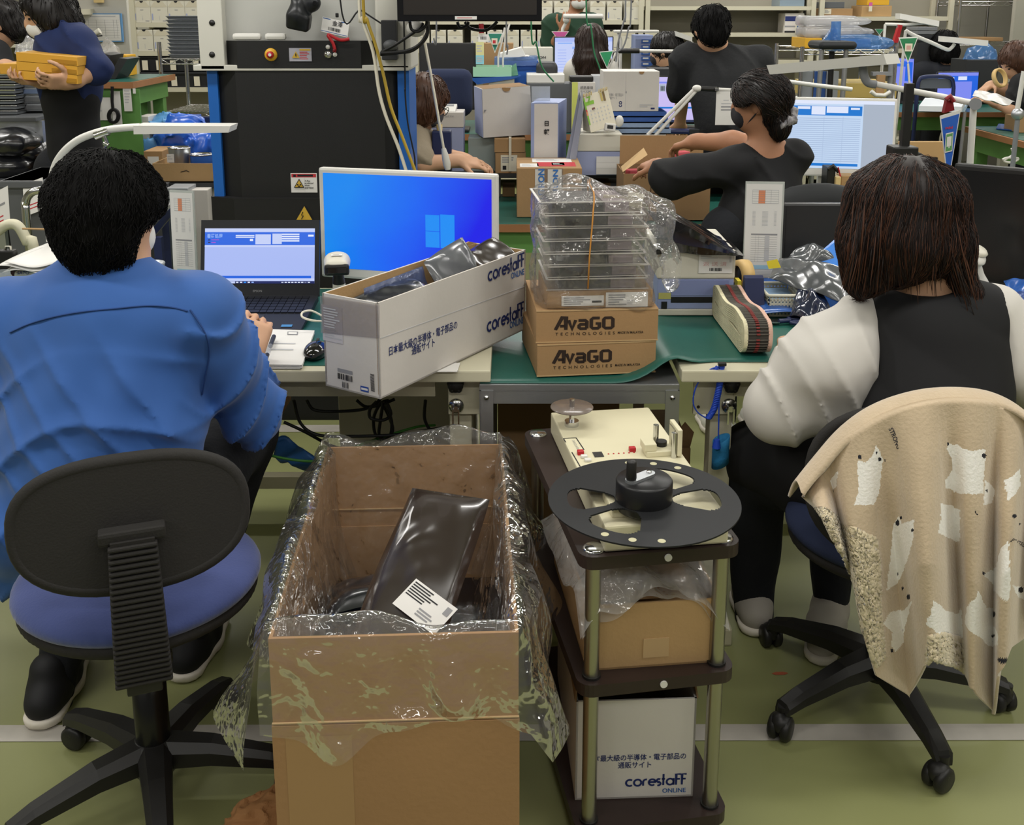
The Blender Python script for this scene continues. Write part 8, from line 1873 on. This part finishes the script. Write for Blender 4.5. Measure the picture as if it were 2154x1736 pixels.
MB().bx(-2.9,X(104,235,4.9),4.75,5.25,cz-.02,cz,.004).build('tabletop','mid_grey',t)
for x in (-2.4,X(98,250,4.9)):MB().bx(x,x+.03,4.78,4.81,0,cz-.02).build('leg','zinc',t);MB().bx(x,x+.03,5.2,5.23,0,cz-.02).build('leg','zinc',t)
MB().tube([V((X(75,250,4.8),4.8,cz-.05)),V((X(98,300,4.8),4.8,cz-.25))],.008,6).bx(-2.9,X(104,235,4.9),4.78,4.8,cz-.07,cz-.02).build('brace','zinc',t)
film('drawer_clear','#cfd6dd',body=.5,rough=.2,bump=.1)
for k in range(4):t,q,u_,v_=boxpx('drawer_box',['lowest clear drawer in the stack on the grey cart','second clear drawer in the stack on the grey cart','third clear drawer in the stack on the grey cart','topmost clear drawer in the stack on the grey cart'][k],'drawer',44,218-17*k,112,234-17*k,4.95,.22,M('drawer_milky','#a9adb2',.3));flat(t,'blue_content',50,222-17*k,92,231-17*k,4.945,[],M('drawer_blue','#7f92b8',.4) if k>1 else 'grey_plastic')
bagpx('clear_bag','clear bag over the drawer stack at left',((30,112),(90,108),(85,94),(35,98)),(5.0,5.0,5.2,5.2),'bag_film',thick=.04)
for k in range(9):
    c=W(8,240,Y=4.85);z=cz+.002+.024*k
    if k==0:tp2=thing('metal_tray','shiny metal tray in the stack at the left edge','tray',(c.x,4.95,z),'metal trays at the left edge');MB().bx(c.x-.1,c.x+.06,4.85,5.05,z,z+.014,.004).build('body','tray_grey',tp2);MB().bx(c.x-.106,c.x+.066,4.844,5.056,z+.014,z+.02,.003).build('rim','chrome',tp2)
    else:copy_thing(tp2,tp2.location+V((random.uniform(-.004,.004),0,.024*k)),0)
M('bag_dark','#17181c',.25,spec=.7,bump=.7,bs=7,coat=.3,bd=.03,rg=True)
for i,(x,y,rx,rz_) in enumerate(((30,300,.12,.07),(65,315,.1,.06),(20,345,.13,.07),(62,352,.12,.07))):
    c=W(x,y,Y=4.75+.06*(i % 2));B=Body(c-V((.25,.25,.2)),c+V((.25,.25,.2)),.012);B.ell(c,(rx,.13,rz_),None,.02);B.fold(lambda X_,Y_,Z_:.014*np.abs(wob(X_,Y_,Z_,26,i))-.004)
    m=MB();B.mesh(m);tag(m.build('black_bag','bag_dark'),['upper left shiny black bag under the grey cart','upper right shiny black bag under the grey cart','lower left shiny black bag under the grey cart','lower right shiny black bag beside apron'][i],'bag','black bags under the grey cart')
lz=W(0,372,Y=4.7).z;tag(MB().bx(-2.6,X(100,372,4.7),4.6,5.0,lz-.04,lz).build('lower_shelf','mid_grey'),'dark lower shelf under the black bags at left','shelf')
for x in (-2.5,X(92,372,4.7)):tag(MB().bx(x,x+.03,4.9,4.93,0,lz-.04).build('shelf_support','mid_grey'),'grey support under the dark lower shelf at left','support','supports of the dark lower shelf')
boxpx('brown_carton','small brown carton beside the black apron hem','box',80,332,100,366,4.7,.15,'card',zbot=lz+.002)
bz=0
t=thing('grey_bin','grey lidded bin on the floor at the far left','bin',(X(45,460,3.9),4.05,0));a=X(14,420,3.95);b=X(95,420,3.95);zt_=W(0,378,Y=3.95).z
MB().hexa([V((a+.02,3.95,0)),V((b-.02,3.95,0)),V((b-.02,4.25,0)),V((a+.02,4.25,0)),V((a,3.93,zt_)),V((b,3.93,zt_)),V((b,4.27,zt_)),V((a,4.27,zt_))]).build('body',M('bin_grey','#56585a',.5),t);MB().bx(a-.01,b+.01,3.92,4.28,zt_-.03,zt_,.005).build('rim','bin_grey',t)
for i,(x0,y0,x1,y1,Y,dx) in enumerate(((-10,402,22,478,3.7,0),(52,384,94,448,3.915,0))):
    t=thing('paper_sign',['white sign sheet with red writing at the left edge','white sign sheet with red writing on the grey bin'][i],'sign',tuple(W((x0+x1)/2,y1,Y=Y)));a_,b_=W(x0,y1+8,Y=Y),W(x1,y1-8,Y=Y);c_=W(x0,y0+6,Y=Y);panel(t,'sheet',a_,b_-a_,V((0,.01,c_.z-a_.z)),textlines(.15,.12,.9,.35,2,'red_ink',fill=.3)+textlines(.3,.5,.9,.7,1,'grey_ink',fill=.3),'white_paper')
t=thing('hand_trolley','trolley with chrome push handle behind the blue jacketed man','trolley',(X(75,500,3.6),3.75,0))
MB().tube(spline([V((X(57,480,3.6),3.6,.12))]+[W(x,y,Y=3.6) for x,y in ((57,470),(54,430),(60,412),(75,402),(105,400),(140,400))],6),.014,10).build('push_handle','chrome',t)
pz=.14;MB().bx(X(55,490,3.6),X(55,490,3.6)+.5,3.55,4.0,pz,pz+.04,.006).build('platform','black_plastic',t)
for x in (X(60,490,3.6),X(60,490,3.6)+.42):
    for y in (3.6,3.92):MB().cyl((x,y,.05),(x+.03,y,.05),.05).bx(x,x+.03,y-.02,y+.02,.05,pz).build('caster','dark_grey',t)
t=thing('guard_rail','beige bent tube rail at the far left','rail',(X(20,520,3.3),3.3,0));MB().tube(spline([V((X(-60,520,3.3),3.3,.0)),W(-50,520,Y=3.3),W(-10,490,Y=3.3),W(15,473,Y=3.3),W(38,476,Y=3.3),W(58,510,Y=3.3),W(75,550,Y=3.3),V((X(95,600,3.3),3.3,0))],6),.017,10).build('tube','ivory',t)
t=thing('tube_trolley','navy tubed trolley frame behind the left notice board','trolley',(X(350,480,4.0),4.2,0))
MB().bx(X(362,500,4.0),X(370,500,4.0),4.0,4.03,0,W(0,452,Y=4.0).z).build('post','navy_plastic',t);MB().obox(W(322,500,Y=3.9),W(366,448,Y=4.1)-W(322,500,Y=3.9),V((0,.03,0)),V((0,0,.035))).build('rail','navy_plastic',t);MB().obox(W(318,470,Y=4.05),W(362,432,Y=4.6)-W(318,470,Y=4.05),V((-.12,0,0)),V((0,0,.012))).build('rack_plate','zinc',t)
MB().obox(V((X(322,500,3.9),3.9,0)),V((.03,0,0)),V((0,.03,0)),V((0,0,W(322,500,Y=3.9).z))).obox(V((X(322,500,3.9)-.1,4.3,0)),V((.03,0,0)),V((0,.03,0)),V((0,0,W(340,450,Y=4.3).z))).build('post','navy_plastic',t)
# blue bags, cans and carton behind the lamp
lw_=shelf_unit('low grey shelf holding blue bags and cans behind desk lamp',318,470,5.05,.5,(382,),ztop=W(0,381,Y=5.05).z+.06,back=False,mat='mid_grey') if False else None
sz=W(0,384,Y=5.0).z
t=thing('low_shelf','low dark shelf under the wide brown carton at left','shelf',(X(388,390,5.0),5.25,0));MB().bx(X(315,384,5.0),X(462,384,5.0),4.98,5.5,sz-.025,sz).bx(X(315,384,5.0),X(462,384,5.0),4.98,5.5,.1,.12).build('shelf_board','dark_grey',t)
for x in (X(316,384,5.0),X(456,384,5.0)):MB().bx(x,x+.025,4.98,5.0,0,sz).build('post','mid_grey',t);MB().bx(x,x+.025,5.48,5.5,0,sz).build('post','mid_grey',t)
t,q,u_,v_=boxpx('open_carton','wide open brown carton on the low shelf at left','box',323,344,452,381,5.0,.3,'card_light',open_='card_dark',zbot=sz+.002);MB().tube([W(380,362,Y=4.998),W(392,359,Y=4.998),W(398,362,Y=4.998)],.002,5).build('print_mark','brown_ink',t)
for (x,yt,yb,r,mt,lab,Y) in ((377,312,345,.052,'zinc','shiny can with white label in the wide carton',5.12),(424,326,345,.055,'blue_plastic','blue can with silver lid in the wide carton',5.1)):
    c=W(x,yt,Y=Y);t=thing('paint_can',lab,'can',(c.x,Y,sz+.01));MB().lathe((c.x,Y,0),[(0,sz+.008),(r,sz+.008),(r,c.z)],24).build('can_body',mt,t);MB().lathe((c.x,Y,0),[(r,c.z),(r+.005,c.z+.004),(r-.004,c.z+.007),(r-.008,c.z+.002),(0,c.z+.002)],24).build('can_lid','chrome',t)
    if mt=='zinc':flat(t,'paper_label',352,324,367,342,Y-r-.002,textlines(.1,.3,.9,.8,2,'pale_ink'),'white_paper')
t,q,u_,v_=boxpx('brown_carton','brown carton with white label behind the lamp arm','box',303,318,342,336,5.3,.2,'card',[(.2,.15,.8,.75,'white_paper')],zbot=sz+.002)
M('bag_blue','#1f5bc4',.28,spec=.7,bump=.7,bs=7,coat=.3,bd=.03,rg=True);M('bag_blue_light','#5f9ad0',.3,bump=.7,bs=7,bd=.03,rg=True)
for i,(x,y,rx,rz_,Y,mt) in enumerate(((385,285,.13,.1,5.62,'bag_blue'),(428,300,.1,.08,5.6,'bag_blue'),(310,305,.12,.05,5.68,'bag_blue_light'),(352,258,.07,.04,5.7,'bag_blue_light'))):
    c=W(x,y,Y=Y);B=Body(c-V((.25,.25,.25)),c+V((.25,.25,.25)),.012);B.ell(c,(rx,.1,rz_),None,.02);B.box(c-V((0,0,.05)),(rx*.8,.08,rz_),None,.04,.03);B.fold(lambda X_,Y_,Z_:-.03*(1-np.abs(wob(X_,Y_,Z_,30,i)*1.5).clip(0,1))**2+.01*wob(X_,Y_,Z_,60))
    m=MB();B.mesh(m);tag(m.build('blue_bag',mt),['large blue bag behind the desk lamp head','blue bag against the machine trim at left','pale blue bag left of the brown carton behind lamp','small pale blue bag on the wire rack'][i],'bag','blue bags behind the lamp')
boxpx('blue_tub','bright blue tub on the heap behind the desk lamp','tub',366,246,408,262,5.75,.15,'bag_blue');boxpx('navy_panel','navy panel behind the bright blue tub','panel',408,246,447,262,6.0,.05,'navy_plastic',zbot=.5)
for i,(x0,y0,x1,y1,Y,mt) in enumerate(((296,245,318,330,5.62,'white_card'),(320,247,333,262,5.9,'card_light'),(310,288,345,316,5.8,'lav_card'),(330,390,350,470,4.9,'mid_grey'),(354,396,400,470,4.85,'drawer_milky'),(398,400,440,470,4.9,'white_card'))):
    boxpx('storage_box',['white upright box right of the small green bench','small brown box above the pale blue bag','lavender box in the heap behind the lamp','grey case under the low shelf at left','milky clear box under the low shelf at left','white box under the low shelf beside machine'][i],'box',x0,y0,x1,y1,Y,.15,mt,zbot=0 if y1>450 else (.0 if i==0 else None))
tag(MB().bx(X(300,300,5.55),X(445,300,5.55),5.52,5.95,0,W(0,322,Y=5.6).z).build('storage_cabinet','mid_grey'),'grey cabinet under the heap of blue bags at left','cabinet')
# ================================================================== RIGHT BACKGROUND
wire_rack('chrome wire cart loaded with clear and blue bags at right',1688,1885,6.2,.6,(104,210,-999),W(0,98,Y=6.2).z)
rz1,rz2=W(1000,104,Y=6.2).z+.006,W(1000,210,Y=6.2).z+.006
film('bundle_film','#e4e4e6',body=.5,rough=.15,bump=.3,bs=10);film('bundle_blue','#6fa6e0',body=.5,rough=.12,bump=.6,bs=12)
for i,(x0,y0,x1,y1,Y,mt,lab) in enumerate(((1690,34,1842,56,6.35,'bundle_film','upper roll of clear film bags on the wire cart'),(1690,56,1850,79,6.3,'bundle_film','lower roll of clear film bags on the wire cart'),(1740,74,1890,108,6.22,'bundle_blue','blue film bag bundle on the wire cart'))):
    a,b=W(x0,(y0+y1)/2,Y=Y),W(x1,(y0+y1)/2,Y=Y);h_=(y1-y0)/2*pxm(60,Y)
    B=Body(a-V((.1,.25,.1)),b+V((.1,.35,.1)),.014);c=(a+b)/2;B.box(V((c.x-.05,c.y+.1,c.z)),((b.x-a.x)/2-.06,.13,h_),None,.02);B.ell(V((b.x-.12,c.y+.1,c.z)),(.12,.12,h_*.8),None,.03);B.fold(lambda X_,Y_,Z_:.005*wob(X_,Y_,Z_,25));m=MB();B.mesh(m);t=thing('bag_bundle',lab,'bags',tuple(c));m.build('film_bags',mt,t)
    MB().bx(a.x+.02,b.x-.15,c.y+.03,c.y+.18,c.z-h_*.6,c.z+h_*.5,.01).build('inner_stack','white_card' if i<2 else M('blue_stack','#5a90cf',.5),t)
t,q,u_,v_=boxpx('yellow_carton','yellow carton at left on the wire cart','box',1692,80,1728,105,6.25,.3,'yellow_plastic',zbot=rz1)
boxpx('yellow_bin','large yellow bin low in the wire cart','bin',1708,175,1885,208,6.25,.4,M('bin_yellow','#b8a05a',.5),zbot=rz2)
for i,x in enumerate((1685,1712,1738)):boxpx('clear_bin',['left clear bin with blue parts in wire cart','middle clear bin with blue parts in wire cart','right clear bin with blue parts in wire cart'][i],'bin',x,150,x+24,198,6.22-.02*i,.02,('drawer_milky','tray_blue_solid','drawer_milky')[i],zbot=rz2)
c=W(1757,70,Y=6.05);t=thing('blue_cup','clear blue plastic sleeve standing above the stool','sleeve',tuple(c));a,b=W(1757,98,Y=6.05),W(1759,45,Y=6.05);MB().tube([a,b],.028,12).build('sleeve','bundle_blue',t);MB().prism([W(x,y,Y=6.07) for x,y in ((1732,88),(1770,88),(1756,55))],V((0,.05,0))).build('wrap','bundle_blue',t)
# upright stool with cushion
SYt=5.9;t=thing('stool','stool with black cushion and pale legs before wire cart','stool',(X(1757,100,SYt),SYt+.1,0));a,b=W(1719,95,Y=SYt),W(1799,95,Y=SYt);zc_=a.z
B=Body((a.x-.05,SYt-.1,zc_-.1),(b.x+.05,SYt+.3,zc_+.1),.01);B.box(((a.x+b.x)/2,SYt+.08,zc_),((b.x-a.x)/2,.13,.022),None,.02);B.fold(lambda X_,Y_,Z_:-.4*np.maximum(0,(X_-(a.x+b.x)/2)**2-.002)*0);m=MB();B.mesh(m);m.build('cushion','chair_black',t)
for x in (1729,1780):MB().tube([W(x,104,Y=SYt),W(x-8,210,Y=SYt),V((X(x-20,250,SYt),SYt,0))],.014,8).build('leg','alu',t);MB().tube([W(x,104,Y=SYt+.2),V((X(x-18,250,SYt+.2),SYt+.2,0))],.014,8).build('leg','alu',t)
MB().cyl(W(1750,108,Y=SYt+.1),V((X(1747,250,SYt+.1),SYt+.1,0)),.016).build('column','black_plastic',t)
t=thing('tape_hanger','brown hanger strap with white hook right of wire cart','hanger',tuple(W(1853,195,Y=5.9)));MB().bx(X(1845,170,5.9),X(1862,170,5.9),5.9,5.92,W(0,196,Y=5.9).z,W(0,158,Y=5.9).z).build('strap','card',t);MB().tube([W(1832,192,Y=5.88),W(1842,200,Y=5.88),W(1860,201,Y=5.88),W(1873,193,Y=5.88)],.012,8).build('hook','white_plastic',t);MB().cyl(W(1876,108,Y=5.95),V((X(1876,200,5.95),5.95,0)),.014).bx(X(1835,155,5.93),X(1876,155,5.93),5.92,5.96,W(0,160,Y=5.9).z,W(0,152,Y=5.9).z).build('post','grey_plastic',t)
cable('white_rail','white thin arm slanting behind the scrunchie head',[W(1660,172,Y=5.4),W(1720,180,Y=5.4),W(1792,188,Y=5.4)],.011,'white_plastic','arm')
t=thing('desk_lamp','white lamp arm hooked before the black bobbed head','lamp',tuple(W(1990,105,Y=7.0)));MB().tube(spline([W(x,y,Y=6.9) for x,y in ((1905,64),(1922,74),(1960,90),(1992,104),(2002,100),(2008,92))],5),.012,8).build('arm','white_plastic',t);MB().obox(W(1986,88,Y=6.9),W(2078,97,Y=6.7)-W(1986,88,Y=6.9),V((0,.1,0)),V((0,0,.035))).build('lamp_head','white_plastic',t);MB().tube([W(1905,64,Y=6.9),V((X(1905,64,6.9),6.95,.6)),V((X(1905,64,6.9),6.95,0))],.01,8).build('post','white_plastic',t)
t=thing('desk_lamp','white lamp above the far right shelf edge','lamp',tuple(W(1940,55,Y=7.8)));MB().obox(W(1893,40,Y=7.8),W(1975,56,Y=7.7)-W(1893,40,Y=7.8),V((0,.1,0)),V((0,0,.04))).build('lamp_head','white_plastic',t);MB().tube([W(1862,51,Y=7.8),W(1905,52,Y=7.8),W(1955,47,Y=7.8)],.012,8).tube([W(1862,51,Y=7.8),V((X(1862,51,7.8),7.8,0))],.01,6).build('arm','white_plastic',t)
tag(MB().prism([W(x,y,Y=6.8) for x,y in ((1880,90),(1889,90),(1899,53),(1892,52))],V((0,.04,0))).build('red_clip','red_plastic'),'red strip clip hanging left of dark green pennant','clip')
tag(MB().tube([W(1890,53,Y=6.83),V((X(1888,60,6.83),6.83,0))],.012,6).build('clip_post','grey_plastic'),'grey post holding the red strip clip','post')
for k in range(5):boxpx('dark_tray',['lowest dark tray left of the black bobbed head','second dark tray left of the black bobbed head','third dark tray left of the black bobbed head','fourth dark tray left of the black bobbed head','topmost grey tray left of the black bobbed head'][k],'tray',1930,89-8*k,1972,96-8*k,8.6,.25,'dark_grey' if k<3 else 'grey_plastic',zbot=None if k else 0)
boxpx('dark_crate','dark crate under the blue and clear film bags far right','crate',2032,126,2098,160,7.95,.3,'dark_grey',zbot=.91)
t,P,nn=bagpx('document_pile','blue and clear film bags on the far bench right',((2025,125),(2100,125),(2095,103),(2035,100)),(8.0,8.0,8.2,8.2),'bundle_blue',thick=.06)
# far right table row
green_bench('far right bench with wooden edge under white document packs',2.55,4.6,7.35,8.3,W(0,236,Y=7.35).z)
fz=W(0,236,Y=7.35).z
monitor('lavender blue screen laptop on the far right bench',W(1972,151,Y=7.75),W(2061,150,Y=7.75),.25,'black_plastic',[(0,0,1,1,'scr_viol'),(0,.72,.85,.9,'scr_blue'),(.3,.74,.4,.86,'scr_white'),(.5,.76,.72,.88,'scr_white'),(.85,0,1,.9,'scr_blue')],None,bez=.008,chin=.012,stand_z=fz)
monitor('violet screen left of the black bobbed head',W(1878,120,Y=8.1),W(1925,122,Y=8.1),.26,'black_plastic',[(0,0,1,1,'scr_viol'),(.1,.75,.6,.92,'scr_blue'),(.6,.3,.95,.9,'scr_blue')],None,bez=.008,chin=.01,stand_z=fz)
M('doc_blue','#b7cfe6',.6);M('doc_white','#d3d8de',.6)
for k in range(5):
    lab=['lowest white document pack before the lavender laptop','second white document pack before the lavender laptop','middle blue document pack before the lavender laptop','fourth blue document pack before the lavender laptop','topmost white document pack before the lavender laptop'][k]
    P=[W(x,y,Z=fz+.004+.035*k) for x,y in ((1932,234),(2022,236),(2032,218),(1945,216))];tag(MB().prism([p+V((.02*(k % 2),.0,0)) for p in P],V((0,0,.03))).build('document_pack',['doc_white','doc_blue'][k in (2,3)]),lab,'documents','document packs on the far right bench')
t,P,nn=bagpx('document_bag','white document bag in the hands of wavy haired person',((2045,202),(2120,222),(2135,212),(2052,188)),(6.5,6.3,6.5,6.7),M('doc_film','#d5d3d0',.3,bump=.4,bs=20),thick=.015)
tag(MB().lathe(W(2103,164,Y=6.9),[(.05,-.012),(.065,-.012),(.065,.012),(.05,.012),(.05,-.012)],24,Rm=rotm(70,0,30)).build('tape_ring','roll_cream'),'cream tape ring before the wavy brown hair','tape')
t=thing('chair','chair with blue tubular frame behind the far right bench','chair',(X(1965,180,7.25),7.2,0));MB().tube(spline([W(x,y,Y=7.2) for x,y in ((1930,184),(1934,168),(1945,162),(1985,161),(2002,166),(2006,184))],5),.014,8).build('back_frame','navy_plastic',t);MB().tube([W(1930,184,Y=7.2),V((X(1928,200,7.2),7.2,0))],.014,8).build('leg','navy_plastic',t);MB().tube([W(2006,184,Y=7.2),V((X(2008,200,7.2),7.2,0))],.014,8).build('leg','navy_plastic',t)
q,u_,v_=wrect(1936,166,2001,186,7.21);MB().obox(q,u_,v_,V((0,.02,0))).build('back_pad','mid_grey',t);MB().bx(X(1930,190,7.2),X(2006,190,7.2),7.22,7.33,.44,.48).build('seat','mid_grey',t)
# near right green table
RT=.86;P0=W(2027,266,Z=RT);t=thing('green_workbench','green framed table with green mat at the right edge','workbench',(P0.x+.5,P0.y-.3,0))
xx=P0.x;y1_=P0.y;y0_=W(2160,300,Z=RT).y
MB().bx(xx,xx+1.2,y0_,y1_,RT-.035,RT).build('wooden_top','bench_wood',t);MB().bx(xx+.02,xx+1.2,y0_,y1_-.01,RT,RT+.003).build('top_mat','mat_green',t);MB().bx(xx+.05,xx+.09,y0_,y1_,RT-.15,RT-.035).bx(xx+.05,xx+1.2,y1_-.08,y1_-.04,RT-.15,RT-.035).build('frame_rail','bench_green',t)
for y in (y1_-.1,y0_+.02):MB().bx(xx+.06,xx+.13,y,y+.07,0,RT-.15).build('leg','bench_green',t)
MB().box(W(1953,256,Y=7.3),(.03,.02,.035),None,.004).build('switch_box','white_plastic',t) if False else None
q=W(2145,278,Z=RT+.003);tag(MB().bx(q.x-.03,q.x+.25,q.y-.05,q.y+.15,RT+.004,RT+.1,.003).build('brown_carton','card'),'brown carton on the green table at right edge','box')
P=[W(x,y,Z=RT+.006) for x,y in ((2095,272),(2135,276),(2130,264),(2100,262))];tag(MB().prism(P,V((0,0,.006))).build('blue_sheet','blue_sheet'),'blue sheet lying on the green table at right','sheet')
t=thing('lamp_post','grey and white lamp post at the right frame edge','lamp',tuple(W(2145,260,Y=5.0)));MB().tube([W(2154,150,Y=5.0),W(2140,230,Y=5.0)],.012,8).build('arm','white_plastic',t);MB().ball(W(2141,240,Y=5.0),.03,12,8).build('joint','zinc',t);MB().tube([W(2141,245,Y=5.0),V((X(2141,245,5.0),5.0,0))],.012,8).build('post','grey_plastic',t)
cable('cord_bundle','white cord bundle tied under the green table at right',[W(x,y,Y=6.0) for x,y in ((2108,336),(2120,332),(2142,334),(2128,342),(2112,338),(2130,326),(2128,312))],.007,'white_plastic','cord')
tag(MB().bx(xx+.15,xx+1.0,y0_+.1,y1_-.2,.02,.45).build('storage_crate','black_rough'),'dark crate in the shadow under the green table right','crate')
